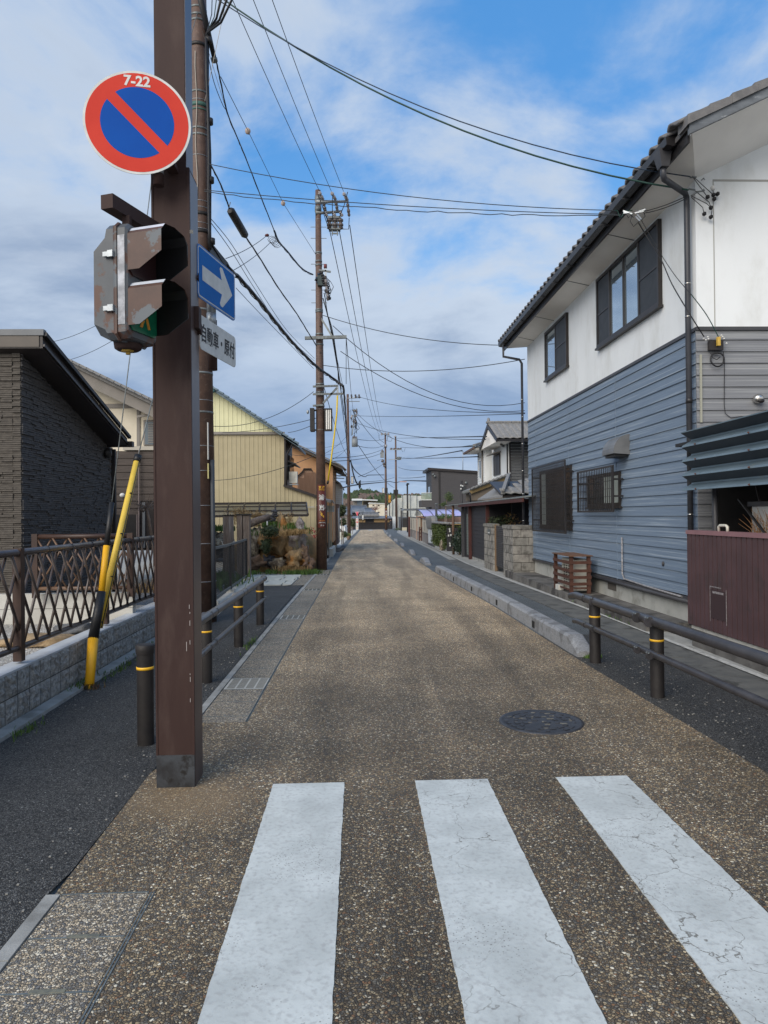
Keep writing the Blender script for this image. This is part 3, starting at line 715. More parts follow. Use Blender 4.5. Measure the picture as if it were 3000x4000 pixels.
for k, (z, m_, nm) in enumerate(((0.045, M_green, 'green_lens'), (0.335, M_lensoff, 'red_lens'))):
    mb = MB(); q = [S(0.002, 0.02, z + 0.02), S(0.002, 0.04, z), S(0.002, 0.225, z), S(0.002, 0.245, z + 0.02), S(0.002, 0.245, z + 0.21), S(0.002, 0.225, z + 0.23), S(0.002, 0.04, z + 0.23), S(0.002, 0.02, z + 0.21)]
    mb.prism(q, nrm * 0.008); ln = mb.build(nm, m_, sig)
    fb = MB()   # the walking figure on the lens
    def L2(pts): fb.prism([S(0.0102, a, z + b) for a, b in pts], nrm * 0.002)
    L2([(0.125, 0.105), (0.15, 0.105), (0.115, 0.03), (0.092, 0.03)]); L2([(0.135, 0.105), (0.158, 0.105), (0.185, 0.035), (0.165, 0.03)])
    L2([(0.115, 0.10), (0.165, 0.10), (0.165, 0.165), (0.115, 0.165)]); L2([(0.125, 0.172), (0.155, 0.172), (0.155, 0.20), (0.125, 0.20)])
    if k == 0: fb.build('figure', M_amber, ln)
    # hood: top, two cheeks with slanted lower edge, dark inside
    t = 0.005; Lh = 0.205; zt = z + 0.255; wl, wr = 0.008, 0.257; bow = 0.02
    def hoodring(n_, inset=0.0): 
        return [S(n_, wl + inset, z + 0.105 - 0.0), S(n_, wl + inset, zt - 0.045 - inset), S(n_, wl + 0.035, zt - 0.006 - inset), S(n_, (wl + wr) / 2, zt + bow * 0.3 - inset), S(n_, wr - 0.035, zt - 0.006 - inset), S(n_, wr - inset, zt - 0.045 - inset), S(n_, wr - inset, z + 0.105)]
    for inset, mm, nm2 in ((0.0, M_sig2, 'hood'), (t, M_blackpl, 'hood_lining')):
        mb = MB(); A = hoodring(0.0, inset); B = hoodring(Lh, inset)
        if inset: B = hoodring(Lh - 0.003, inset)
        A[0] = S(0.0, wl + inset, z + 0.02); A[6] = S(0.0, wr - inset, z + 0.02)
        B[0] = S(Lh, wl + inset, z + 0.10); B[6] = S(Lh, wr - inset, z + 0.10)
        mid0 = S(0.07, wl + inset, z + 0.02); mid6 = S(0.07, wr - inset, z + 0.02)
        mb._a(A + B, [(i, i + 1, 8 + i, 7 + i) for i in range(1, 5)])
        mb._a([A[0], mid0, B[0], B[1], A[1]], [(0, 1, 2, 3, 4)]); mb._a([A[6], mid6, B[6], B[5], A[5]], [(4, 3, 2, 1, 0)])
        if inset == 0.0: hd = mb.build(nm2, mm, sig)
        else:
            mb.build(nm2, mm, hd)
    mb = MB(); A = hoodring(0.0); B = hoodring(Lh)   # worn bright strip along the top
    mb._a([A[2] + Vector((0, 0, 0.001)), A[3] + Vector((0, 0, 0.001)), B[3] + Vector((0, 0, 0.001)), B[2] + Vector((0, 0, 0.001))], [(0, 1, 2, 3)])
    e_ = 0.5; p1_ = A[2].lerp(A[1], e_) - wid * 0.001; p2_ = B[2].lerp(B[1], e_) - wid * 0.001
    mb._a([A[2] - wid * 0.001 + Vector((0, 0, .001)), B[2] - wid * 0.001 + Vector((0, 0, .001)), p2_, p1_], [(0, 1, 2, 3)])
    mb.build('worn_top', mat('hood_bare_metal', (0.62, 0.66, 0.72), (0.50, 0.54, 0.60), 10, 0.35, 0.2), hd)
mb = MB(); cb = S(-0.10, 0.14, 0.0); mb.lathe(cb, [(0.0, -0.035), (0.055, -0.035), (0.07, -0.025), (0.075, 0.01)], 20); mb.build('bottom_cap', M_brown, sig)
mb = MB(); mb.lathe(cb + Vector((0.0, -0.01, -0.037)), [(0, -0.004), (0.035, -0.004), (0.035, 0.004)], 6); mb.cyl(cb + Vector((0, 0, -0.055)), cb + Vector((0, 0, -0.035)), 0.012); mb.build('cap_bolt', mat('ochre_paint', (0.42, 0.27, 0.05), rough=0.6), sig)
# its bracket arm
ap = P(417, 786, 3.80); aq = Vector((X0 + 0.05, Y0 + 0.05, ap.z + 0.005))
mb = MB(); mb.bar(ap, aq, 0.075, 0.075); mb.build('bracket_arm', M_brown, sig)
MB().bar(S(-0.1, 0.14, Hh - 0.02), S(-0.1, 0.14, Hh + 0.09), 0.04, 0.04).build('hanger', M_brown, sig)
MB().bar(P(748, 905, 4.22), P(748, 905, 4.2), 0.02, 0.02).build('bolt', M_chrome, sig)

# --- one-way sign and its plate
def side_sign(tl, tr, bl, Za, Zb, name, m, label, r_=0.03):
    A = P(tl[0], tl[1], Za); B = P(tr[0], tr[1], Zb); C = P(bl[0], bl[1], Za)
    B.z = A.z; ex = (B - A); ex.z = 0; w = ex.length; h = A.z - C.z
    e = empty(name, C, label, 'traffic sign'); Fm = frame(C, ex, (0, 0, 1)); return e, Fm, w, h
def rrect(w, h, r_, ins=0.0, n=5):
    pts = []
    for cx, cz, a0 in ((w - r_, h - r_, 0), (r_, h - r_, 90), (r_, r_, 180), (w - r_, r_, 270)):
        for i in range(n + 1):
            a = R(a0 + 90 * i / n); rr = max(r_ - ins, 0.002); pts.append((cx + rr * math.cos(a), cz + rr * math.sin(a)))
    return pts
one, F1, w1, h1 = side_sign((771, 948), (918, 1086), (772, 1157), 4.40, 4.98, 'one_way_sign', None, 'blue one way sign with a white arrow pointing right beside the brown column')
def plate(F, pts, y0, dy, m, name, par): mb = MB(); mb.M = F; mb.prism([(a, y0, b) for a, b in pts], (0, dy, 0)); return mb.build(name, m, par)
h1 = 0.335
plate(F1, rrect(w1, h1, 0.035), 0.0, 0.006, mat('sign_back_blue', (0.05, 0.16, 0.42), rough=0.4), 'panel', one)
plate(F1, rrect(w1, h1, 0.035, 0.010), -0.0010, 0.0009, M_white, 'white_border', one)
plate(F1, rrect(w1, h1, 0.035, 0.017), -0.0020, 0.0009, mat('sign_blue_bright', (0.003, 0.13, 0.43), (0.003, 0.11, 0.38), 3, 0.6, spec=.2), 'blue_field', one)
cz = h1 * 0.5; a0, a1 = 0.065, w1 - 0.055
plate(F1, [(a0, cz - 0.047), (a0 + 0.30, cz - 0.047), (a0 + 0.265, cz - 0.115), (a0 + 0.28, cz - 0.13), (a0 + 0.31, cz - 0.13), (a1, cz), (a0 + 0.31, cz + 0.13), (a0 + 0.28, cz + 0.13), (a0 + 0.265, cz + 0.115), (a0 + 0.30, cz + 0.047), (a0, cz + 0.047)], -0.003, 0.0009, M_white, 'arrow', one)
mb = MB(); mb.M = F1; mb.cyl((0.30, 0.045, -0.02), (0.30, 0.045, h1 - 0.03), 0.03); mb.mat(M_brown); mb.cyl((0.30, 0.045, -0.02), (0.30, 0.045, -0.10), 0.031); mb.mats[0] = M_galv; mb.build('support_tube', None, one)
MB().bar((X1, 4.40, 3.05), F1 @ Vector((0.05, 0.03, 0.2)), 0.03, 0.03).build('bracket', M_brown, one)
sub, F2, w2, h2 = side_sign((779, 1228), (918, 1336), (782, 1361), 4.40, 4.98, 'vehicle_plate', None, 'white oblong plate lettered with black Japanese characters beneath the blue arrow sign')
h2 = 0.212; w2 = w1
plate(F2, rrect(w2, h2, 0.03), 0.0, 0.005, M_white, 'panel', sub)
lettering('自動車・原付', 0.118, F2 @ Matrix.Translation((w2 / 2, -0.001, h2 / 2)), M_dark, sub, bold=0.0018, sx=0.80)
mb = MB(); mb.M = F2; mb.cyl((0.31, 0.05, -0.07), (0.31, 0.05, 0.26), 0.03); mb.build('support_tube', M_brown, sub)
MB().bar((X1, 4.36, 2.80), F2 @ Vector((0.02, 0.02, 0.10)), 0.05, 0.05).build('bracket', M_brown, sub)
MB().box((X1 - 0.02, 4.30, 2.73), (X1 + 0.035, 4.37, 2.86)).build('clamp', M_brown, sub)

# --- bollards with handrails
M_post = mat('rail_post', (0.022, 0.019, 0.018), (0.014, 0.012, 0.012), 9, 0.6, bump=0.25, bscale=200, bdist=0.001)
M_rail = mat('rail_paint', (0.085, 0.082, 0.085), (0.06, 0.058, 0.06), 5, 0.38, spec=0.6)
M_raild = mat('rail_paint_dark', (0.045, 0.043, 0.047), (0.03, 0.029, 0.032), 5, 0.35, spec=0.6)
M_band = mat('reflective_band', (0.85, 0.48, 0.03), rough=0.4)
def post(x, y, h, r_, par, name='post'):
    z = gz(y); c = Vector((x, y, z)); mb = MB(); mb.lathe(c, [(r_, -0.02), (r_, h - 0.02), (r_ - 0.008, h), (0, h)], 20); p = mb.build(name, M_post, par)
    mb = MB(); mb.lathe(c, [(r_, h * 0.745), (r_ + 0.002, h * 0.745), (r_ + 0.002, h * 0.745 + 0.018), (r_, h * 0.745 + 0.018)], 20); mb.build('reflective_band', M_band, p)
    return p
bol = empty('bollard', (-1.51, 5.05, 0), 'black bollard with a flat cap behind the brown column foot', 'bollard')
mb = MB(); mb.lathe((-1.51, 5.05, 0), [(0.057, -0.02), (0.057, 0.655)], 20); mb.build('shaft', M_post, bol)
mb = MB(); mb.lathe((-1.51, 5.05, 0), [(0.062, 0.635), (0.064, 0.66), (0.064, 0.692), (0.055, 0.70), (0, 0.702)], 20); mb.build('cap', M_post, bol)
mb = MB(); mb.lathe((-1.51, 5.05, 0), [(0.057, 0.525), (0.0595, 0.525), (0.0595, 0.545), (0.057, 0.545)], 20); mb.build('reflective_band', M_band, bol)
def railing(posts, side, rail_pts_top, rail_pts_mid, label, m, rt, rm):
    e = empty('guard_rail', (posts[0][0], posts[0][1], 0), label, 'guard rail')
    for x, y in posts:
        p = post(x, y, 0.645, 0.058, e)
        mb = MB(); zz = gz(y) + 0.66; mb.hexa([(x - 0.06, y - 0.11, zz - .03), (x + 0.05, y - 0.11, zz - .03), (x + 0.05, y + 0.11, zz - .03), (x - 0.06, y + 0.11, zz - .03), (x - 0.05, y - 0.10, zz), (x + 0.04, y - 0.10, zz), (x + 0.04, y + 0.10, zz), (x - 0.05, y + 0.10, zz)]); mb.build('bracket', m, p)
    for nm, pts, r_ in (('top_rail', rail_pts_top, rt), ('lower_rail', rail_pts_mid, rm)):
        mb = MB(); mb.tube(pts, r_, 16); o = mb.build(nm, m, e)
        for x, y in posts:
            for dy in (-0.13, 0.13):
                zz = pts[1][2]; xx = pts[1][0]
                mb = MB(); mb.cyl((xx, y + dy - 0.006, zz), (xx, y + dy + 0.006, zz), r_ + 0.003, n=16); mb.build('sleeve', m, o)
                for s_ in (-1, 1):
                    a = R(60 if side > 0 else 120); b = MB(); q = Vector((xx, y + dy + s_ * 0.022, zz)); v = Vector((math.cos(a + .0), 0, math.sin(a))) 
                    b.cyl(q + v * (r_ - 0.002), q + v * (r_ + 0.004), 0.009, n=8); b.build('bolt', M_galvd, o)
    return e
xl = -1.42
railing([(-1.48, 6.89), (-1.48, 8.74), (-1.46, 10.51)], 1, [(xl, 5.9, .66), (xl, 6.2, .66), (xl, 10.75, .66), (xl - .015, 10.84, .655), (xl - .05, 10.9, .65)],
        [(xl, 5.9, .36), (xl, 6.2, .36), (xl, 10.78, .36), (xl - .03, 10.86, .36), (xl - .06, 10.7, .36)], 'grey pipe handrail on three black posts along the left pavement', M_rail, 0.04, 0.027)
xr = 2.44
railing([(2.50, 7.46), (2.56, 6.03), (2.60, 3.7)], -1, [(xr - .01, 8.05, .64), (xr, 7.9, .665), (xr + .05, 6.03, .665), (xr + .12, 3.2, .665)],
        [(xr - .01, 7.95, .37), (xr, 7.85, .38), (xr + .05, 6.03, .385), (xr + .12, 3.2, .385)], 'dark pipe handrail on black posts beside the right pavement', M_raild, 0.042, 0.030)

# --- retaining wall of split-face blocks
wall = empty('block_wall', (-2.76, 6, 0), 'low grey split-face block wall with pale coping under the lattice fence', 'wall')
M_split = mat('split_block', (0.40, 0.40, 0.375), (0.21, 0.21, 0.20), 28, 0.9, bump=1.0, bscale=55, bdist=0.02, c3=(0.33, 0.33, 0.31), s3=24, t3=0.6)
M_cope = mat('coping', (0.50, 0.53, 0.56), (0.40, 0.42, 0.44), 3, 0.6, c3=(0.30, 0.30, 0.29), s3=3, t3=0.6, a3=0.5)
variants = []
for k in range(4):
    mb = MB(); n = 7; V = []
    for i in range(n):
        for j in range(n):
            yy = -0.0965 + 0.193 * i / (n - 1); zz = 0.003 + 0.189 * j / (n - 1); ed = (i in (0, n - 1)) or (j in (0, n - 1))
            V.append((0.0 if ed else 0.010 + 0.010 * rnd.uniform(-1, 1), yy, zz))
    mb._a(V, [(i * n + j, (i + 1) * n + j, (i + 1) * n + j + 1, i * n + j + 1) for i in range(n - 1) for j in range(n - 1)])
    me = mb.mesh('wall_block', (0, 0, 0)); me.materials.append(M_split); variants.append(me)
for c_ in range(2):
    for k in range(46):
        y = 1.4 + 0.2 * k
        o = link('block', variants[(k * 3 + c_ * 2 + k // 5) % 4], wall, None, (-2.700, y, 0.012 + c_ * 0.197)); o.scale.y = 1 if (k + c_) % 2 else -1
MB().box((-2.84, 1.0, -0.05), (-2.703, 10.5, 0.392)).build('core', mat('joint_dark', (0.06, 0.06, 0.058), rough=0.9), wall)
MB().box((-2.87, 1.0, 0.395), (-2.695, 10.52, 0.412)).build('coping', M_cope, wall)
foot = empty('wall_footing', (-2.62, 6, 0), 'smooth grey concrete kerb running along the foot of the block wall', 'kerb')
y = 1.0
while y < 10.4:
    MB().hexa([(-2.68, y, -.05), (-2.56, y, -.05), (-2.56, y + 1.79, -.05), (-2.68, y + 1.79, -.05), (-2.68, y, .03), (-2.57, y, .022), (-2.57, y + 1.79, .022), (-2.68, y + 1.79, .03)]).build('kerb_piece', M_conc, foot); y += 1.8

# --- guy wires in plastic guards
gtop = P(440, 1962, 7.45); gbase = G(345, 2690); gbase = Vector((gbase.x, gbase.y, 0))
def seg(a, b, t): return a + (b - a) * t
g1 = empty('guy_wire', gbase, 'steel guy wire in a black and yellow striped guard tube by the wall', 'guy wire')
Pt = [(0.0, 0.012, M_galv), ]
fr = [(0.0, 0.27, M_yel, 0.042, 0.049, 'guard_sleeve'), (0.27, 0.545, M_blackpl, 0.049, 0.040, 'guard_sleeve'), (0.545, 0.76, M_yel, 0.031, 0.031, 'guard_sleeve'), (0.76, 1.0, M_blackpl, 0.027, 0.027, 'guard_sleeve')]
pts_px = [(342, 2675), (392, 2500), (410, 2300), (425, 2160), (440, 1962)]
gp = [Vector((gbase.x + 0.01, gbase.y, 0.03)), P(364, 2495, 6.95), P(397, 2311, 7.1), P(416, 2132, 7.22), P(437, 1964, 7.35)]
for (a, b, m_, ra, rb, nm), p0, p1 in zip(fr, gp, gp[1:]):
    MB().tube([p0, p1], ra, 14, True, rb).build(nm, m_, g1)
MB().cyl(gbase + Vector((0.02, -0.01, -0.02)), gbase + Vector((0.01, 0, 0.06)), 0.016).build('anchor_rod', M_yel, g1)
MB().tube([gp[4], P(509, 1378, 7.95), P(600, 640, 8.6), Vector((-2.35, 10.9, 9.4))], 0.006, 6).build('wire', M_galvd, g1)
g2 = empty('guy_wire', gbase + Vector((-0.03, 0.25, 0)), 'second guy wire in a pale yellow split guard leaning to the right', 'guy wire')
q0 = P(385, 2450, 7.05); q1 = P(536, 1795, 7.9)
MB().tube([q0, q1], 0.040, 14, True, 0.034).build('guard_sleeve', M_yel2, g2)
d_ = (q1 - q0).normalized(); MB().tube([q1 - d_ * 0.03, q1 + d_ * 0.05], 0.040, 14).build('end_cap', M_blackpl, g2)
mb = MB()
off = Vector((0.036, -0.020, 0)); mb.bar(q0 + off, q1 + off * 0.9, 0.004, 0.012); mb.build('seam', M_blackpl, g2)
for t in (0.03, 0.28, 0.53, 0.78):
    c = q0 + (q1 - q0) * t; MB().bar(c + Vector((0.014, -0.037, 0)), c + Vector((0.034, -0.028, 0)), 0.012, 0.012).build('clip', M_blackpl, g2)
MB().tube([q1, P(592, 1575, 8.3), Vector((-2.36, 10.85, 5.6))], 0.006, 6).build('wire', M_galvd, g2)
weeds('weeds', [(gbase.x, gbase.y, .07, .05, 0.0)], 60, 0.06, mat('dead_leaf', (0.12, 0.06, 0.04), (0.08, 0.09, 0.03), 20, 0.8), 'small dead leaves and weeds round the guy wire anchor', random.Random(4))

# --- bamboo-style lattice fences
M_cane = mat('lattice_cane', (0.070, 0.052, 0.043), (0.045, 0.033, 0.028), 8, 0.35, spec=0.6)
M_caneb = mat('lattice_post', (0.050, 0.026, 0.018), (0.036, 0.019, 0.014), 6, 0.45)
M_topr = mat('lattice_rail', (0.080, 0.066, 0.066), (0.055, 0.045, 0.045), 6, 0.3, spec=0.6)
def lattice(o0, o1, z0, z1, name, label, posts, mt, mtop, pitch=0.175, lean=0.30, r_=0.0125, ties=True):
    o0 = Vector(o0); o1 = Vector(o1); d = (o1 - o0); L_ = d.length; d.normalize(); n = Vector((-d.y, d.x, 0))
    e = empty(name, (o0.x, o0.y, z0), label, 'fence')
    for t in posts:
        c = o0 + d * t; MB().bar((c.x, c.y, z0 - 0.09), (c.x, c.y, z1 + 0.035), 0.068, 0.068, up=n).build('post', M_caneb, e)
    MB().tube([(o0.x, o0.y, z1), (o1.x, o1.y, z1)], 0.031, 12).build('top_rail', mtop, e)
    MB().tube([(o0.x, o0.y, z0 + 0.02), (o1.x, o1.y, z0 + 0.02)], 0.024, 12).build('bottom_rail', mt, e)
    H_ = z1 - z0 - 0.03; run = H_ / math.tan(R(60)); k = -run
    while k < L_:
        for sgn, off in ((1, 0.014), (-1, -0.014)):
            a, b = (k, k + run) if sgn > 0 else (k + run, k)
            za, zb = z0 + 0.02, z1 - 0.02
            # clip to the panel
            def cl(a, b, za, zb):
                if a > b: 
                    r2 = cl(b, a, zb, za); return r2
                if b < 0.02 or a > L_ - 0.02: return None
                if a < 0: za = za + (zb - za) * (0 - a) / (b - a); a = 0
                if b > L_: zb = za + (zb - za) * (L_ - a) / (b - a); b = L_
                return a, b, za, zb
            c = cl(a, b, za, zb)
            if c and c[1] - c[0] > 0.05:
                p = o0 + d * c[0] + n * off; q = o0 + d * c[1] + n * off
                MB().tube([(p.x, p.y, c[2]), (q.x, q.y, c[3])], r_, 8).build('cane', mt, e)
        k += pitch
    if ties:
        mb = MB(); rg = random.Random(9); slope = H_ / run; half = pitch / 2; rows = int(H_ / (half * slope))
        for r2 in range(1, rows + 1):
            z = z0 + 0.02 + half * slope * r2 - 0.0
            k = -run + (half * r2 if True else 0)
            kk = (half * r2) % pitch
            # crossings of the two cane families
            s_ = ((2 * 0 + run) % pitch) / 2
            x = (s_ + half * r2) % pitch if False else None
            base = (-run + half * 0)
            i_ = 0
            while True:
                xa = (i_ * half)
                if xa > L_: break
                # cane up-right through (xa,z): start = xa-(z-z0)/slope ; cane up-left start
                st1 = (xa - (z - z0 - 0.02) / slope + run) / pitch; st2 = (xa + (z - z0 - 0.02) / slope) / pitch
                i_ += 1
                c = o0 + d * xa
                if abs(st1 - round(st1)) < 0.12:
                    mb.tube([(c.x + 0.03, c.y - 0.018, z - 0.012), (c.x + 0.034, c.y + 0.02, z + 0.012)], 0.0035, 5)
                    mb.tube([(c.x - 0.03, c.y - 0.02, z + 0.01), (c.x + 0.034, c.y, z), (c.x + 0.03, c.y + 0.02, z - 0.012)], 0.0035, 5)
                    if rg.random() < 0.6:
                        s2 = rg.choice((-1, 1)); mb.tube([(c.x + 0.034, c.y, z), (c.x + 0.045, c.y + s2 * 0.025, z - 0.012), (c.x + 0.04, c.y + s2 * 0.045, z - 0.03 * rg.random())], 0.0018, 4)
        if mb.v: tag(mb.build('cord_ties', M_blackpl, e), kind='stuff')
        k = 0.18
        while k < L_:
            c = o0 + d * k; b = MB(); b.tube([(c.x + 0.03 * math.cos(a), c.y + 0.006 * math.sin(3 * a), z1 + 0.034 * math.sin(a)) for a in [i * 0.7 for i in range(10)]], 0.004, 5)
            b.build('rail_tie', M_blackpl, e); k += 0.52
    return e
lattice((-2.78, 2.6, 0), (-2.78, 10.3, 0), 0.52, 1.315, 'lattice_fence', 'dark bamboo-style lattice fence standing on the pale coping of the block wall', [1.35, 3.3, 5.27, 7.25], M_cane, M_topr, pitch=0.24, r_=0.013)
qa = P(140, 2284, 8.75); qb = P(511, 2284, 8.75)
lattice((qa.x, 8.75, 0), (qb.x, 8.75, 0), 0.72, 1.37, 'lattice_fence', 'reddish brown lattice fence panel in front of the dark tiled house', [0.0, qb.x - qa.x], mat('lattice_cane_brown', (0.16, 0.10, 0.065), (0.10, 0.06, 0.04), 8, 0.4), M_caneb, pitch=0.19, r_=0.012, ties=False)

# --- raised garden between fence and house
gx0, gx1 = -9.0, -2.84
mb = MB().box((gx0, -2, -0.05), (gx1, 10.6, 0.30)); tag(mb.build('garden_bed', pebble_mat('white_gravel', [((0.62, 0.60, 0.55), 5), ((0.50, 0.48, 0.44), 3), ((0.72, 0.70, 0.66), 3), ((0.35, 0.32, 0.28), 1)], 0.022, 0.12, (0.22, 0.20, 0.17), bumpd=0.008)), kind='structure')
rg = random.Random(12)
def rock(c, rad, m, label, seed, name='rock', cat='rock', group=None, amp=0.3):
    mb = MB(); mb.blob(c, rad, seed, amp, 3, 1.7); return tag(mb.build(name, m, None, (c[0], c[1], c[2] - rad[2])), label, cat, group)
M_rockd = mat('dark_rock', (0.08, 0.085, 0.09), (0.15, 0.15, 0.15), 6, 0.8, bump=0.9, bscale=14, bdist=0.03)
M_rockb = mat('brown_rock', (0.38, 0.27, 0.15), (0.24, 0.17, 0.10), 6, 0.8, bump=0.9, bscale=14, bdist=0.03)
c = P(300, 2430, 7.2); c = P(290, 2416, 7.9); rock((c.x, c.y, 0.36), (0.22, 0.2, 0.09), M_rockd, 'flat dark rock lying on the white gravel behind the fence', 3)
c = P(150, 2462, 7.4); rock((c.x, c.y, 0.34), (0.42, 0.25, 0.07), M_rockb, 'low brown rock lying on the white gravel near the fence post', 5)
low = empty('garden_wall', (-4.0, 9.0, 0.3), 'low cream concrete wall under the brown lattice panel', 'wall')
lw0 = P(-60, 2308, 9.0); lw1 = P(532, 2306, 9.0)
for k in range(2):
    z0_ = 0.30 + 0.185 * k
    MB().box((lw0.x, 8.86 if k else 8.85, z0_), (lw1.x, 8.98, z0_ + 0.18)).build('course', M_conc_l, low)

# ================================================================= LEFT, BEYOND THE FENCE
# --- dark tiled house
M_ledge = mat('ledge_tile', (0.062, 0.054, 0.046), (0.100, 0.088, 0.074), 14, 0.75, bump=0.4, bscale=120, stretch=(1, 1, 3))
M_ledge_sh = mat('ledge_tile_shaded', (0.058, 0.056, 0.057), (0.10, 0.097, 0.097), 14, 0.75, bump=0.4, bscale=120, stretch=(1, 1, 3))  # same tile in a cooler tint, painting in the shaded street side
M_fasc = mat('dark_fascia', (0.022, 0.018, 0.018), (0.030, 0.025, 0.024), 3, 0.4)
M_fascb = mat('brown_fascia', (0.10, 0.085, 0.07), (0.085, 0.072, 0.06), 3, 0.5)
M_capg = mat('grey_cap', (0.13, 0.14, 0.15), (0.11, 0.12, 0.13), 3, 0.4)
dh = empty('tiled_house', (-4.2, 9.0, 0.45), 'single-storey house clad in dark ledge-stone tiles with a sloping black roof edge', 'house')
zt0 = P(92, 1357, 9.0).z; zt1 = PX(430, 1750, -4.2).z; yE = PX(430, 1750, -4.2).y
MB().hexa([(-8, 9.02, .3), (-4.22, 9.02, .3), (-4.22, yE, .3), (-8, yE, .3), (-8, 9.02, zt0 + .1), (-4.22, 9.02, zt0 + .1), (-4.22, yE, zt1 + .1), (-8, yE, zt1 + .1)]).build('wall_core', mat('core_black', (0.05, 0.05, 0.05), rough=.9), dh)
rg = random.Random(21); pcs = []
ch = 0.0265; nrow = int((zt0 - 0.45) / ch) + 2
for r_ in range(nrow):
    z = 0.45 + r_ * ch; y = 9.0 - 0.0
    first = True
    while y < yE:
        L_ = rg.uniform(0.12, 0.34)
        y1_ = min(y + L_, yE); zl = zt0 + 0.06 + (zt1 - zt0) * (y1_ - 9.0) / (yE - 9.0)
        if z + ch < zl: pcs.append(('s', y, y1_, z, rg.choice((0.006, 0.012, 0.02, 0.026))))
        y = y1_
for r_ in range(nrow):
    z = 0.45 + r_ * ch; x = -4.19
    ws = [0.10] + [rg.uniform(0.12, 0.30) for _ in range(3)]
    for w in ws:
        if z + ch < zt0: pcs.append(('f', x - w, x, z, rg.choice((0.006, 0.012, 0.02, 0.026))))
        x -= w
def keyf(p): return p[1] if p[0] == 's' else 8.6 - p[2]
pcs.sort(key=lambda p: (p[1] if p[0] == 's' else 8.9))
mbS = MB(); cnt = 0; nf = sum(1 for p in pcs if p[0] == 'f')
mbF = MB()
for p in pcs:
    g = 0.0022
    if p[0] == 's': box = ((-4.225, p[1] + g, p[3] + g), (-4.2 + p[4], p[2] - g, p[3] + ch - g)); m_ = M_ledge_sh
    else: box = ((p[1] + g, 9.0 - p[4], p[3] + g), (p[2] - g, 9.03, p[3] + ch - g)); m_ = M_ledge
    if cnt < 300 and p[3] > 0.6:
        c = [(box[0][i] + box[1][i]) / 2 for i in range(3)]
        MB().box(*box).build('ledge_tile', m_, dh); cnt += 1
    else: (mbS if p[0] == 's' else mbF).box(*box)
tag(mbS.build('ledge_tiles', M_ledge_sh, dh), kind='stuff')
if mbF.v: tag(mbF.build('ledge_tiles', M_ledge, dh), kind='stuff')
# roof: a shallow slab falling away from us
ra = PX(180, 1311, -3.86); rb = PX(497, 1712, -3.86); ra.y = 8.86; th_ = 0.155
ra.z = P(182, 1311, 8.86).z
mb = MB(); mb.mat(M_fasc).hexa([(-9, ra.y, ra.z - th_), (-3.86, ra.y, ra.z - th_), (-3.86, rb.y, rb.z - th_ + .03), (-9, rb.y, rb.z - th_ + .03), (-9, ra.y, ra.z), (-3.86, ra.y, ra.z), (-3.86, rb.y, rb.z), (-9, rb.y, rb.z)])
mb.build('roof', None, dh)
MB().box((-9, ra.y - .012, ra.z - .14), (-3.90, ra.y, ra.z + .0)).build('front_fascia', M_fascb, dh)
MB().box((-9, ra.y - .022, ra.z - .0), (-3.84, ra.y + .06, ra.z + .075)).build('roof_cap', M_capg, dh)
mb = MB(); d_ = (rb - ra); mb.bar(Vector((-3.835, ra.y, ra.z + .02)), Vector((-3.835, rb.y + .05, rb.z + .02)), 0.05, 0.05); mb.build('verge_trim', M_black, dh)
MB().bar(Vector((-3.845, ra.y, ra.z - .12)), Vector((-3.845, rb.y, rb.z - .09)), 0.02, 0.03).build('verge_trim', M_fasc, dh)
g_ = P(505, 1728, 12.1); MB().box((-9, rb.y, rb.z - .14), (-3.78, rb.y + .11, rb.z - .05)).build('gutter', M_fasc, dh)
sp_ = PX(417, 1770, -4.16); MB().blob((-4.14, sp_.y, sp_.z), (0.06, 0.1, 0.09), 1, 0.02, 2).build('vent_hood', M_black, dh)
MB().box((-4.19, yE, .3), (-4.12, yE + .06, zt1 - .02)).build('downpipe', M_black, dh)

# --- cream house behind it
M_cream = mat('cream_render', (0.66, 0.60, 0.48), (0.60, 0.545, 0.43), 2, 0.85, bump=0.3, bscale=90)
M_taupe = mat('taupe_trim', (0.22, 0.20, 0.18), (0.19, 0.175, 0.155), 3, 0.6)
M_woodd = mat('dark_wood_siding', (0.055, 0.044, 0.038), (0.085, 0.068, 0.058), 3, 0.7, stretch=(1, 1, 12), bump=0.2, bscale=60)
M_tile_g = mat('grey_roof_tile', (0.17, 0.17, 0.165), (0.25, 0.245, 0.24), 12, 0.8, c3=(0.09, 0.09, 0.09), s3=6, t3=0.6, a3=0.5)
M_glass = mat('window_glass', (0.10, 0.13, 0.15), rough=0.06, spec=0.9)
M_glassd = mat('dark_glass', (0.015, 0.018, 0.02), rough=0.12, spec=0.6)
ch_ = empty('cream_house', P(400, 2120, 17.0), 'cream rendered house with a taupe barge board behind the dark tiled house', 'house')
Yc = 17.0
def PP(u, v, Y=Yc, dy=0.0): p = P(u, v, Y); return Vector((p.x, Y + dy, p.z))
def face(pts, Y, thick, m, name, par): return MB().prism([PP(u, v, Y) for u, v in pts][::-1], (0, thick, 0)).build(name, m, par)
face([(150, 1440), (300, 1440), (560, 1560), (640, 1597), (640, 2140), (150, 2140)], Yc, 3.0, M_cream, 'wall', ch_)
face([(255, 1418), (660, 1614), (660, 1659), (255, 1466)], Yc - 0.45, 0.14, M_taupe, 'barge_board', ch_)
mb = MB(); mb.prism([PP(255, 1404, Yc - .55), PP(660, 1599, Yc - .55), PP(660, 1613, Yc - .55), PP(255, 1417, Yc - .55)][::-1], (0, 3.6, 0)); mb.build('roof', M_tile_g, ch_)
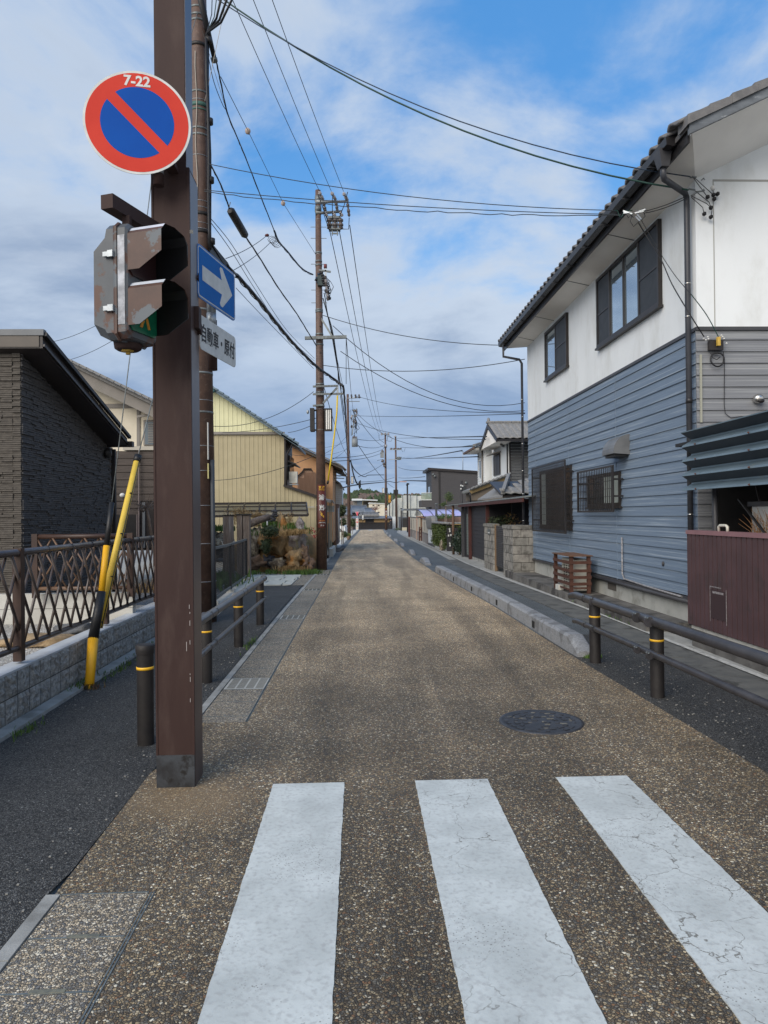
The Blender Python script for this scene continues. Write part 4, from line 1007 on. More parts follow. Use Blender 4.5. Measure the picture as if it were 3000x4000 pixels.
for k in range(14):
    u = 262 + k * 27; v = 1402 + k * 27 * 0.481
    a = PP(u, v, Yc - .6); b = PP(u + 25, v + 12.5, Yc - .6); MB().bar(a, b, 0.16, 0.05, up=(0, 0, 1)).build('verge_tile', M_tile_g, ch_)
face([(388, 1577), (543, 1577), (543, 1593), (388, 1593)], Yc - .03, .03, M_taupe, 'trim_band', ch_)
face([(534, 1593), (546, 1593), (546, 1745), (534, 1745)], Yc - .03, .03, M_taupe, 'corner_trim', ch_)
face([(560, 1640), (640, 1640), (640, 1740), (560, 1740)], Yc - .05, .05, M_taupe, 'window_frame', ch_)
w_ = face([(566, 1648), (640, 1648), (640, 1736), (566, 1736)], Yc - .06, .012, M_glass, 'window_pane', ch_)
for k in range(12): face([(578, 1655 + k * 6.5), (620, 1655 + k * 6.5), (620, 1658 + k * 6.5), (578, 1658 + k * 6.5)], Yc - .075, .012, M_taupe, 'shutter_slat', w_)
MB().bar(PP(536, 1628, Yc - .3), PP(640, 1610, Yc - .3), .05, .05).build('awning_bar', M_taupe, ch_)
Yw = 14.6
wg = empty('dark_wing', P(500, 2120, Yw), 'low wing clad in dark brown timber boards between the tiled house and the column', 'outbuilding')
face([(428, 1762), (640, 1762), (640, 2150), (428, 2150)], Yw, 1.8, M_woodd, 'wall', wg)
for k in range(13):
    v0 = 1764 + k * 28; face([(436, v0), (600, v0), (600, v0 + 25), (436, v0 + 25)], Yw - .018, .016, M_woodd, 'board', wg)
face([(480, 1743), (640, 1743), (640, 1758), (480, 1758)], Yw - .05, 1.7, mat('parapet_cap', (0.42, 0.39, 0.33), rough=.6), 'parapet_cap', wg)
face([(425, 1748), (436, 1748), (436, 2150), (425, 2150)], Yw - .06, .06, M_black, 'downpipe', wg)
face([(443, 2010), (534, 2010), (534, 2140), (443, 2140)], Yw - .05, .03, M_black, 'door', wg)
for u in (533, 540): face([(u, 1758 if u > 535 else 2010), (u + 3.5, 1758 if u > 535 else 2010), (u + 3.5, 2140), (u, 2140)], Yw - .09, .03, mat('mauve_pipe', (0.20, 0.16, 0.155), rough=.5), 'pipe', wg)
face([(546, 1960), (600, 1960), (600, 2140), (546, 2140)], Yw - .04, .02, M_fasc, 'doorway', wg)
face([(556, 1962), (566, 1962), (566, 2140), (556, 2140)], Yw - .07, .03, M_capg, 'pipe', wg)
lm = P(478, 1935, Yw - .1); MB().blob(lm, (.055, .05, .05), 3, 0.02, 2).build('wall_lamp', mat('lamp_white', (0.62, 0.62, 0.60), rough=.4), wg)
# bare shrub in front of it
def twigs(mb, base, spread, h, n, rg, r0=0.008, droop=0.0):
    for _ in range(n):
        p = Vector(base); d = Vector((rg.gauss(0, spread), rg.gauss(0, spread), 1)).normalized(); pts = [p.copy()]; L_ = h * rg.uniform(.5, 1) / 5
        for k in range(5):
            d = (d + Vector((rg.gauss(0, .3), rg.gauss(0, .3), rg.gauss(0, .2) - droop))).normalized(); p = p + d * L_; pts.append(p.copy())
        mb.tube(pts, r0, 4, False, r0 * .3)
M_twig = mat('twig', (0.26, 0.20, 0.16), (0.18, 0.13, 0.10), 9, 0.8)
b0 = P(592, 2100, 12.0); tr = empty('bare_shrub', b0, 'leafless grey shrub with tangled twigs left of the brown column', 'shrub')
mb = MB(); mb.tube([b0, b0 + Vector((-.04, 0, .3)), b0 + Vector((-.08, 0, .5))], .03, 7, True, .02); mb.build('trunk', M_twig, tr)
mb = MB(); rg = random.Random(31); 
for _ in range(7): twigs(mb, b0 + Vector((-.10 + rg.gauss(0, .05), 0, .42 + rg.random() * .1)), 1.6, .36, 6, rg, .006)
mb.build('twigs', M_twig, tr)
weeds('weeds', [(P(560, 2110, 11).x, 11, .15, .1, .45), (P(600, 2100, 11).x, 11, .2, .1, .45)], 200, .16, M_dry, 'brownish low plants along the garden edge left of the column', random.Random(7))

# --- utility pole by the column, with mesh fence etc
M_pole = mat('brown_pole', (0.115, 0.070, 0.052), (0.080, 0.050, 0.040), 8, 0.6, c3=(0.17, 0.125, 0.10), s3=18, t3=0.62, a3=0.6, bump=0.15, bscale=150)
M_cable = mat('black_cable', (0.012, 0.012, 0.014), rough=0.5)
M_cableb = mat('blue_cable', (0.012, 0.03, 0.06), rough=0.5); M_cableg = mat('green_cable', (0.01, 0.05, 0.04), rough=0.5)
def upole(name, base, height, r0, r1, label, lean=0.0):
    base = Vector(base); e = empty(name, base, label, 'utility pole')
    MB().tube([base - Vector((0, 0, .05)), base + Vector((lean, 0, height))], r0, 24, True, r1).build('shaft', M_pole, e)
    return e, (lambda z: r0 + (r1 - r0) * z / height)
def band(e, c, z, r_, h=0.04, m=None, n=20, nm='band'):
    mb = MB(); mb.lathe((c[0], c[1], z), [(r_ - .004, 0), (r_ + .005, 0), (r_ + .005, h), (r_ - .004, h)], n); return mb.build(nm, m or M_galvd, e)
p1c = Vector((-2.37, 10.9, 0.0)); up1, rf1 = upole('utility_pole', p1c, 13.2, 0.195, 0.10, 'brown utility pole right behind the sign column carrying black cables')
zv = lambda v, Y, u=790: P(u, v, Y).z
for v in (10, 40, 62, 345, 490, 515, 1205, 1455, 1610):
    band(up1, p1c, zv(v, 10.7), rf1(zv(v, 10.7)), .03, M_galvd)
for v in (375, 595, 775, 800, 862, 885, 1330, 1560, 1740, 1838, 1975, 2125, 2275):
    band(up1, p1c, zv(v, 10.7), rf1(zv(v, 10.7)), .006, M_galv, nm='wire_tie')
for v, h_ in ((400, .06), (415, .02)): band(up1, p1c, zv(v, 10.7), rf1(zv(v, 10.7)), h_, mat('green_tape', (0.05, 0.12, 0.10), rough=.6), nm='tape')
for v in (160, 830, 900): band(up1, p1c, zv(v, 10.7), rf1(zv(v, 10.7)) + .004, .05, M_black)
for k, (ox, r_) in enumerate(((0.105, .018), (0.13, .016), (0.118, .02))):
    pts = [(p1c.x + rf1(zv(v, 10.7)) * .88 + ox - .07 + (0.01 * math.sin(v * .011 + k)), 10.8 - .05 * k, zv(v, 10.7)) for v in (150, 300, 470, 600, 760, 900, 970)]
    MB().tube(pts, r_, 8).build('riser_cable', M_cable, up1)
MB().tube([(p1c.x - rf1(8) - .02, 10.85, zv(v, 10.7)) for v in (120, 400, 700, 960)], .016, 8).build('riser_cable', M_cable, up1)
for v in (152, 470, 700, 940):
    c = Vector((p1c.x + rf1(zv(v, 10.7)) + .05, 10.75, zv(v, 10.7))); mb = MB(); mb.cyl(c - Vector((0, 0, .03)), c + Vector((0, 0, .05)), .052, n=14); mb.build('cable_clamp', M_black, up1)
MB().tube([(p1c.x - .01 + .012 * math.sin(v * .02), 10.9 - rf1(zv(v, 10.7)) - .012, zv(v, 10.7)) for v in range(190, 960, 60)], .006, 6).build('bonding_wire', mat('wire_white', (0.42, 0.38, 0.33), rough=.6), up1)
MB().tube([(p1c.x + .175, 10.78, z) for z in (0.05, 1.2, 2.45)], .034, 10).build('cable_guard', mat('guard_slate', (0.035, 0.042, 0.052), rough=.5), up1)
MB().tube([(p1c.x - .11, 10.72, z) for z in (1.0, 1.2, 2.7)], .02, 8).build('cable_guard', M_black, up1)
MB().box((p1c.x + .12, 10.70, zv(1870, 10.7)), (p1c.x + .135, 10.74, zv(1810, 10.7))).build('pole_tag', mat('tag_yellow', (0.55, 0.50, 0.22), rough=.5), up1)
MB().box((p1c.x + .12, 10.70, zv(1795, 10.7)), (p1c.x + .135, 10.74, zv(1650, 10.7))).build('pole_tag', mat('tag_grey', (0.45, 0.45, 0.43), rough=.5), up1)
for k in range(6):
    a = Vector((p1c.x + .16, 10.75, zv(120, 10.7))); b = [P(868, -30, 10.4), P(892, -20, 10.3), P(905, 0, 10.2), P(850, -40, 10.5), P(830, -60, 10.6), P(880, -60, 10.2)][k]
    mid = a.lerp(b, .5) + Vector((.03, 0, -.08)); MB().tube([a - Vector((.02, 0, .2)), a, a.lerp(mid, .6), mid, b], .017 if k < 3 else .007, 7).build('service_cable', (M_cable, M_cable, M_cable, M_cableg, M_cableb, M_cable)[k], up1)
MB().tube([P(775, -40, 10.5), P(838, 232, 11.1)], .05, 12, True, .035).build('cable_sheath', M_cable, up1)
MB().tube([P(836, 228, 11.1), P(838, 240, 11.1)], .05, 12).build('sheath_ring', M_galvd, up1)

# --- mesh fence
M_meshp = mat('mesh_post', (0.02, 0.02, 0.021), rough=.5)
fa = G(838, 2365); fb = G(905, 2308); fc = G(963, 2268); fb = fa.lerp(fc, .42); 
mf = empty('mesh_fence', fa, 'black wire mesh fence between the utility pole and the weathered timber posts', 'fence')
topz = [P(832, 2140, fa.y).z, P(905, 2125, fb.y).z, P(963, 2106, fc.y).z]
for p, tz in zip((fa, fb, fc), topz):
    MB().bar((p.x, p.y, p.z), (p.x, p.y, tz), .05, .05).build('post', M_meshp, mf)
    MB().cbox((p.x, p.y, p.z + .03), (.16, .16, .1)).build('footing', M_conc_l, mf)
for a, b, ta, tb in ((fa, fb, topz[0], topz[1]), (fb, fc, topz[1], topz[2])):
    MB().bar((a.x, a.y, ta - .01), (b.x, b.y, tb - .01), .03, .05).build('top_rail', M_galvd, mf); MB().bar((a.x, a.y, a.z + .12), (b.x, b.y, b.z + .12), .03, .05).build('bottom_rail', M_galvd, mf)
    mb = MB(); n = 60; H_ = (ta - a.z - .15)
    L_ = (b - a).length; st = .07; k = -H_
    while k < L_:
        for s_ in (0, 1):
            u0, u1 = (k, k + H_) if s_ == 0 else (k + H_, k); za, zb = 0.13, 0.13 + H_
            pts = [(u0, za), (u1, zb)]
            if s_ == 0:
                if u0 < 0: pts[0] = (0, za + (0 - u0))
                if u1 > L_: pts[1] = (L_, zb - (u1 - L_))
            else:
                if u0 > L_: pts[0] = (L_, za + (u0 - L_))
                if u1 < 0: pts[1] = (0, zb - (0 - u1))
            if pts[0][1] < zb and pts[1][1] > za and abs(pts[0][0] - pts[1][0]) > .02:
                q = [a.lerp(b, t / L_) + Vector((0, 0, z)) for t, z in pts]; mb.tube(q, .0022, 3, False)
        k += st
    tag(mb.build('mesh', M_meshp, mf), kind='stuff')
tag(MB().poly([(-8, 12.5, gz(13) + .01), (fa.x + .3, 12.5, gz(13) + .01), (fc.x + .15, fc.y, gz(18) + .01), (-8, fc.y, gz(18) + .01)]).build('gravel_yard', pebble_mat('grey_gravel', [((0.26, 0.26, 0.27), 4), ((0.17, 0.17, 0.18), 4), ((0.34, 0.33, 0.32), 2)], .03, .12, (.1, .1, .1), bumpd=.01)), kind='structure')
tag(MB().poly([(-2.56, 10.4, .012), (-2.25, 10.4, .012), (-2.45, 17, -.02), (-2.9, 17, -.02)]).build('edge_strip', M_conc_l), kind='structure')
# flagstones at the driveway mouth
fl = tag(empty('flagstones', (-2.0, 18.5, gz(18))), kind='structure')
M_flag = mat('pale_flagstone', (0.42, 0.43, 0.38), (0.54, 0.54, 0.48), 5, 0.8, bump=.5, bscale=30, c3=(0.24, 0.24, 0.2), s3=4, t3=.62, a3=.5)
rg = random.Random(44)
for j in range(5):
    yy = 16.7 + j * .62; x = -3.6 + rg.uniform(0, .3)
    while x < -1.62:
        w = rg.uniform(.35, .8); x1 = min(x + w, -1.58); g = .018
        MB().hexa([(x + g, yy + g, gz(yy) - .02), (x1 - g, yy + g + rg.uniform(0, .06), gz(yy) - .02), (x1 - g + rg.uniform(-.05, .02), yy + .62 - g, gz(yy) - .02), (x + g + rg.uniform(0, .05), yy + .62 - g, gz(yy) - .02),
                   (x + g, yy + g, gz(yy) + .02), (x1 - g, yy + g + rg.uniform(0, .05), gz(yy) + .02), (x1 - g, yy + .62 - g, gz(yy) + .02), (x + g, yy + .62 - g, gz(yy) + .02)]).build('flagstone', M_flag, fl)
        x = x1
strip('drive_edge', lambda y: -1.58, lambda y: le(y) - .065, 16.7, 19.8, .004, M_lid)
# --- weathered timber posts
M_log = mat('weathered_wood', (0.24, 0.19, 0.155), (0.15, 0.115, 0.095), 7, 0.85, stretch=(6, 6, .5), bump=.9, bscale=30, bdist=.02, c3=(0.30, 0.26, 0.23), s3=2, t3=.58)
lp = G(948, 2260); z0_ = lp.z; zt = P(950, 2012, lp.y).z
tp = empty('timber_post', lp, 'thick weathered two-plank timber post right of the wire mesh fence', 'post')
wpx = lambda px, Y: px * Y / FPX
x0 = P(926, 2200, lp.y).x; xm = P(948, 2200, lp.y).x; x1 = P(975, 2200, lp.y).x
MB().prism([(x0, lp.y, z0_), (xm - .01, lp.y, z0_), (xm - .01, lp.y + .28, z0_), (x0 + .03, lp.y + .3, z0_), (x0 - .02, lp.y + .15, z0_)], (0.0, 0, zt - z0_)).build('plank', M_log, tp)
MB().prism([(xm + .012, lp.y + .01, z0_), (x1, lp.y + .03, z0_), (x1 + .01, lp.y + .2, z0_), (xm + .012, lp.y + .3, z0_)], (0.0, 0, zt - z0_ - .0)).build('plank', M_log, tp)
MB().box((x0 - .03, lp.y - .02, zt), (x1 + .03, lp.y + .32, zt + .03)).build('metal_cap', M_black, tp)
l2 = Vector((P(893, 2235, 20).x, 20, gz(20))); zt2 = P(893, 2014, 20).z
tp2 = empty('timber_post', l2, 'round weathered timber post with a rope tied round it behind the mesh fence', 'post')
MB().tube([l2 - Vector((0, 0, .1)), l2 + Vector((.01, 0, .8)), Vector((l2.x, 20, zt2))], [.17, .155, .15], 14).build('trunk', M_log, tp2)
MB().tube([(l2.x, 20, zt2), (l2.x, 20, zt2 + .025)], .17, 14).build('metal_cap', M_black, tp2)
mb = MB(); mb.tube([(l2.x + .17 * math.cos(a), 20 + .17 * math.sin(a), zt2 - .75 + .08 * math.sin(a)) for a in [i * .5 for i in range(14)]], .015, 6); mb.tube([(l2.x + .17, 19.95, zt2 - .72), (l2.x - .05, 19.8, zt2 - .9), (l2.x - .18, 19.9, zt2 - .70)], .012, 6); mb.build('rope', mat('old_rope', (0.42, 0.40, 0.36), rough=.9), tp2)
# --- rockery
M_rk = [mat('ochre_boulder', (0.38, 0.25, 0.12), (0.20, 0.15, 0.09), 3, .85, bump=1, bscale=9, bdist=.06, c3=(0.33, 0.15, 0.04), s3=2, t3=.55),
        mat('pale_boulder', (0.36, 0.32, 0.24), (0.15, 0.12, 0.09), 6, .85, bump=1, bscale=9, bdist=.06, c3=(0.09, 0.07, 0.05), s3=4, t3=.52),
        mat('brown_boulder', (0.19, 0.12, 0.08), (0.11, 0.08, 0.06), 3, .85, bump=1, bscale=9, bdist=.06),
        mat('purple_boulder', (0.16, 0.12, 0.11), (0.36, 0.33, 0.31), 4, .85, bump=1, bscale=9, bdist=.06, c3=(0.30, 0.27, 0.13), s3=2.5, t3=.60)]
rocks = [(995, 2128, 22, 52, 1, 'pale knotted boulder on the left edge of the rockery'), (1062, 2115, 42, 50, 0, 'large ochre boulder in the middle of the rockery under the shrub'),
         (1110, 2120, 35, 62, 0, 'tall orange-stained boulder beside the purple one in the rockery'), (1166, 2110, 30, 50, 3, 'dark purple boulder with a pale crest at the rockery top right'),
         (1160, 2185, 34, 34, 0, 'rounded yellow-brown boulder at the rockery foot right'), (1090, 2205, 26, 26, 1, 'small beige boulder at the centre of the rockery foot'),
         (1005, 2200, 42, 24, 2, 'wide reddish brown boulder at the rockery foot left'), (1045, 2190, 20, 17, None, 'small blackish round stone between rockery boulders'),
         (1200, 2205, 24, 26, 2, 'dark brown boulder next to the second utility pole'), (860, 2120, 40, 34, 1, 'grey-green boulder seen past the mesh fence'), (1190, 2160, 16, 24, 2, 'narrow dark stone between purple boulder and iron railing')]
M_blk = mat('black_stone', (0.04, 0.042, 0.05), (0.07, 0.07, 0.08), 5, .7, bump=.8, bscale=12, bdist=.04)
for i, (u, v, a, b, m_, lab) in enumerate(rocks):
    Y = 21.2 + (0.5 if v < 2150 else 0); c = P(u, v, Y); k = Y / FPX
    rock((c.x, Y, c.z), (a * k * 1.28, min(a, b) * k * 1.2, b * k * 1.28), M_rk[m_] if m_ is not None else M_blk, lab, 11 + i, 'boulder', 'boulder', 'boulders of the roadside rockery', .6)
mb = MB(); mb.blob((P(1085, 2150, 22.8).x, 22.8, .15), (1.5, 1.2, 1.12), 4, .15, 3); tag(mb.build('rockery_bank', mat('rockery_earth', (0.34, 0.19, 0.08), (0.18, 0.13, 0.06), 3, .95, bump=.8, bscale=20, bdist=.03)), kind='structure')
rg = random.Random(8)
def zt_(u, v, Y): return P(u, v, Y)
pts = []
for (u, v, s) in ((1120, 2065, .18), (1150, 2075, .15), (1180, 2085, .1), (1000, 2090, .12), (1060, 2060, .15), (850, 2075, .25), (820, 2075, .2)):
    c = P(u, v, 21.9); pts.append((c.x, 21.9, s, .2, c.z))
weeds('grass_tuft', pts, 1500, .22, M_grass, 'green grass growing on top of the rockery', random.Random(3))
pts = [(P(u, v, 20.6).x, 20.6 - (v - 2225) * .02, .14, .12) for u, v in ((1060, 2225), (1190, 2235), (1215, 2245), (1170, 2250), (1230, 2232), (985, 2232), (1140, 2250))]
weeds('grass_tuft', pts, 650, .15, M_grass, 'green grass along the foot of the rockery', random.Random(4))
pts = [(P(u, v, 21.1).x, 21.0, .16, .12, P(u, v, 21).z) for u, v in ((1110, 2240), (1170, 2230), (1130, 2092), (1160, 2085), (1120, 2228))]
weeds('dry_grass', pts, 1200, .17, M_dry, 'straw-coloured dry grass on the rockery', random.Random(5))
c = P(852, 2190, 17); weeds('grass_tuft', [(c.x, 17, .25, .8), (c.x - .5, 17.5, .3, .8)], 700, .3, M_grass, 'green plants behind the wire mesh fence', random.Random(6))
for (u, v, n, hh, lab) in ((940, 2012, 60, .42, 'tuft of tall straw grass behind the left timber post'), (1000, 2020, 60, .38, 'dry seed grass between timber posts and carved stump'), (1110, 2040, 70, .46, 'dry plume grass on top of the rockery right')):
    c = P(u, v + 25, 22.5); mb = MB(); rg = random.Random(int(u))
    for _ in range(n):
        b = c + Vector((rg.gauss(0, .13), rg.gauss(0, .1), -.1)); t = b + Vector((rg.gauss(0, .12), 0, hh * rg.uniform(.6, 1.1) + .1)); mb.tube([b, b.lerp(t, .5), t], .007, 3, False, .003)
        for q in range(6): mb.leaf(t - Vector((0, 0, .03 * q)), .07, rg, asp=.3)
    tag(mb.build('plume_grass', M_dry, None, c), lab, 'grass')
# conifer-like shrub and ornaments
def leafball(mb, c, rad, n, size, rg, asp=.5, shell=.55):
    for _ in range(n):
        while True:
            q = Vector((rg.uniform(-1, 1), rg.uniform(-1, 1), rg.uniform(-1, 1)))
            if shell < q.length < 1: break
        k = 1 + .35 * mnoise.noise(q * 2.2 + Vector(c))
        mb.leaf((c[0] + q.x * rad[0] * k, c[1] + q.y * rad[1] * k, c[2] + q.z * rad[2] * k), size * rg.uniform(.6, 1.2), rg, asp=asp)
M_shrub = mat('dark_shrub', (0.055, 0.075, 0.03), (0.03, 0.045, 0.02), 5, .7)
for (u, v, a, b, n, lab) in ((1055, 2075, 34, 22, 900, 'dark green shrub spreading over the middle boulder'), (1040, 2130, 20, 34, 500, 'dark ivy hanging between the rockery boulders')):
    c = P(u, v, 21.0); k = 21 / FPX; mb = MB(); mb.blob(c, (a * k * .7, .25, b * k * .7), 2, .2, 2); leafball(mb, c, (a * k, .35, b * k), n, .09, random.Random(n), .35)
    tag(mb.build('shrub', M_shrub, None, c), lab, 'shrub')
lg = empty('driftwood_log', P(1010, 2030, 22), 'weathered log lying across the rockery with a carved dark end', 'log')
MB().tube([P(970, 2048, 21.6), P(1010, 2032, 21.8), P(1052, 2020, 22)], [.13, .11, .10], 12).build('log', M_log, lg)
mb = MB(); rg = random.Random(2); c = P(1065, 2018, 21.9)
for k in range(9): mb.blob(c + Vector((rg.uniform(-.1, .1), 0, rg.uniform(-.17, .17))), (.09, .1, .05), k, .3, 1)
mb.build('carved_end', M_blk, lg)
MB().cyl(P(1045, 2058, 21.5), P(1043, 2035, 21.5), .03, .015, 8).build('white_peg', M_white, lg)
# red-leaved shrub and black railing by the second pole
c = P(1215, 2095, 23.5); mb = MB(); leafball(mb, c, (.24, .25, .30), 260, .07, random.Random(3), .5, .2)
rs = empty('red_shrub', c, 'small shrub with red leaves beside the second utility pole', 'shrub'); mb.build('leaves', mat('red_leaf', (0.42, 0.04, 0.04), (0.15, 0.04, 0.03), 12, .6), rs)
mb = MB(); twigs(mb, c - Vector((0, 0, .7)), .3, .8, 8, random.Random(5), .012); mb.build('stems', M_twig, rs)
ra_ = G(1190, 2190); rl = empty('iron_railing', ra_, 'short black iron railing beside the second utility pole', 'railing'); z1_ = P(1200, 2115, ra_.y).z
xa, xb = P(1195, 2150, ra_.y).x, P(1250, 2150, ra_.y).x
MB().bar((xa, ra_.y, z1_), (xb, ra_.y, z1_), .05, .05).build('top_rail', M_black, rl); MB().bar((xa, ra_.y, ra_.z + .1), (xb, ra_.y, ra_.z + .1), .04, .04).build('bottom_rail', M_black, rl)
for k in range(6):
    x = xa + (xb - xa) * k / 5; MB().bar((x, ra_.y, ra_.z), (x, ra_.y, z1_), .02 if k != 2 else .05, .02).build('baluster', M_black, rl)
# --- ribbed metal building
M_bei = mat('beige_ribbed_metal', (0.40, 0.345, 0.215), (0.36, 0.31, 0.19), 2, .5, c3=(0.30, 0.26, 0.17), s3=1.2, t3=.6, a3=.4)
M_crm = mat('cream_ribbed_metal', (0.66, 0.645, 0.40), (0.61, 0.60, 0.37), 2, .5)
Yb = 27.0
bb = empty('metal_clad_building', P(1000, 2160, Yb), 'beige and cream ribbed metal building with a blue-grey tiled roof edge', 'building')
def ribbed(pts_uv, Y, m, name, par, pitch=.165, depth=.012, thick=.0):
    """ribbed sheet: cut the outline into vertical strips, each strip a shallow trapezoid rib"""
    pts = [PP(u, v, Y) for u, v in pts_uv]; xs_ = [p.x for p in pts]
    def zr(x):
        zz = []
        for a, b in zip(pts, pts[1:] + pts[:1]):
            if (a.x - x) * (b.x - x) <= 0 and abs(a.x - b.x) > 1e-6: zz.append(a.z + (b.z - a.z) * (x - a.x) / (b.x - a.x))
        return (min(zz), max(zz)) if zz else (0, 0)
    x = min(xs_) + 1e-4; X_ = []
    while x < max(xs_):
        for t, d in ((0, 0), (.72, 0), (.78, depth), (.94, depth), (1.0, 0)):
            if x + t * pitch < max(xs_) - 1e-4 and t < 1: X_.append((x + t * pitch, d))
        x += pitch
    X_.append((max(xs_) - 1e-4, 0)); V = []
    for xx, d in X_: lo, hi = zr(xx); V += [(xx, Y - d, lo), (xx, Y - d, hi)]
    mb = MB(); mb._a(V, [(2 * i, 2 * i + 2, 2 * i + 3, 2 * i + 1) for i in range(len(X_) - 1)]); return mb.build(name, m, par)
ribbed([(600, 1640), (812, 1512), (1108, 1692), (600, 1692)], Yb, M_crm, 'upper_cladding', bb)
ribbed([(600, 1692), (1112, 1692), (1112, 2160), (600, 2160)], Yb + .02, M_bei, 'lower_cladding', bb)
ribbed([(1112, 1896), (1236, 1942), (1236, 2160), (1112, 2160)], Yb + .02, M_bei, 'lean_to_cladding', bb)
MB().prism([PP(600, 1640, Yb + .03), PP(812, 1512, Yb + .03), PP(1108, 1692, Yb + .03), PP(1112, 2160, Yb + .03), PP(600, 2160, Yb + .03)][::-1], (0, 3, 0)).build('wall', M_woodd, bb)
MB().prism([PP(1112, 1896, Yb + .03), PP(1236, 1942, Yb + .03), PP(1236, 2160, Yb + .03), PP(1112, 2160, Yb + .03)][::-1], (0, 3, 0)).build('wall', M_bei, bb)
mb = MB(); mb.bar(PP(600, 1692, Yb - .04), PP(1112, 1692, Yb - .04), .05, .10); mb.build('trim_band', M_taupe, bb)
M_btile = mat('blue_grey_tile', (0.10, 0.15, 0.19), (0.15, 0.21, 0.25), 10, .5)
mb = MB(); a, b = PP(812, 1503, Yb - .35), PP(1168, 1738, Yb - .35); c_ = PP(812, 1513, Yb - .35); d_ = PP(1168, 1748, Yb - .35)
mb.prism([a, b, d_, c_][::-1], (0, 3.4, 0)); mb.build('roof', M_btile, bb)
mb = MB(); mb.prism([PP(812, 1503, Yb - .35), PP(812, 1513, Yb - .35), PP(590, 1665, Yb - .35), PP(590, 1655, Yb - .35)][::-1], (0, 3.4, 0)); mb.build('roof', M_btile, bb)
for k in range(17):
    t0 = k / 17; t1 = (k + .92) / 17; p = a.lerp(b, t0); q = a.lerp(b, t1); MB().bar(p + Vector((0, 0, .02)), q + Vector((0, 0, .05)), .2, .06).build('verge_tile', M_btile, bb)
mb = MB(); rg = random.Random(3); c = PP(822, 1512, Yb - .4)
for k in range(6): mb.blob(c + Vector((.03 * k - .05, 0, .10 - .05 * k)), (.09, .1, .06), k, .3, 1)
mb.build('ridge_ornament', mat('teal_ornament', (0.06, 0.14, 0.15), rough=.5), bb)
MB().bar(PP(1100, 1700, Yb - .15), PP(1166, 1742, Yb - .15), .4, .05).build('eave_board', M_fasc, bb)
MB().bar(PP(1108, 1895, Yb - .04), PP(1240, 1941, Yb - .04), .12, .10).build('lean_to_trim', M_fasc, bb)
MB().bar(PP(1113, 1700, Yb - .02), PP(1113, 1897, Yb - .02), .06, .08).build('corner_trim', M_fasc, bb)
xs0 = PP(1112, 1800, Yb).x
MB().box((xs0 - .1, Yb + .05, P(1112, 1897, Yb).z), (xs0 + .01, Yb + 3, P(1112, 1720, Yb).z)).build('side_wall', M_fasc, bb)
MB().box((xs0 + .0, Yb + .8, P(1130, 1875, 28).z), (xs0 + .12, Yb + 2.6, P(1130, 1780, 28).z)).build('side_window', M_glassd, bb)
MB().hexa([(xs0, Yb + .6, 3.72), (xs0 + .35, Yb + .6, 3.6), (xs0 + .35, Yb + 3, 3.6), (xs0, Yb + 3, 3.72), (xs0, Yb + .6, 3.78), (xs0 + .35, Yb + .6, 3.64), (xs0 + .35, Yb + 3, 3.64), (xs0, Yb + 3, 3.78)]).build('window_hood', M_taupe, bb)
MB().tube([PP(1150, 1712, Yb - .3), PP(1145, 1730, Yb - .25), PP(1122, 1775, Yb - .1), PP(1119, 1895, Yb - .1)], .03, 8).build('downpipe', M_fasc, bb)
def aircon(c, w, d, h, label, par_group='air conditioner units', rot=0.0):
    """outdoor unit: casing, fan grille of bars, feet.  front faces -Y when rot=0"""
    e = empty('air_conditioner', c, label, 'air conditioner', None); mx = Matrix.Translation(c) @ Matrix.Rotation(rot, 4, 'Z')
    M_ac = mat('unit_casing', (0.56, 0.55, 0.49), (0.50, 0.49, 0.43), 6, .5); mb = MB(); mb.M = mx; mb.box((-w / 2, 0, .05 * h), (w / 2, d, h)); mb.build('casing', M_ac, e)
    mb = MB(); mb.M = mx; r_ = min(h * .40, w * .32); cx = -w * .12; mb.cyl((cx, -.004, h * .52), (cx, .002, h * .52), r_, n=20); g = mb.build('fan_opening', M_black, e)
    mb = MB(); mb.M = mx
    for k in range(-5, 6): mb.box((cx - r_, -.016, h * .52 + k * r_ / 5.5 - .008), (cx + r_, -.008, h * .52 + k * r_ / 5.5 + .008))
    for k in (-1, 0, 1): mb.box((cx + k * r_ * .6 - .01, -.02, h * .52 - r_), (cx + k * r_ * .6 + .01, -.016, h * .52 + r_))
    mb.build('fan_grille', M_ac, e)
    for s_ in (-1, 1): mb = MB(); mb.M = mx; mb.box((s_ * w * .35 - .03, -.02, 0), (s_ * w * .35 + .03, d + .02, h * .05)); mb.build('foot', M_galvd, e)
    return e
ca = PP(1147, 1890, Yb + .4); aircon(Vector((ca.x, Yb + .2, ca.z)), .31, .3, .46, 'cream air conditioner unit on the upper side wall of the ribbed metal building')
MB().bar(PP(1130, 1893, Yb + .3), PP(1165, 1893, Yb + .3), .35, .03).build('unit_bracket', M_galv, bb)
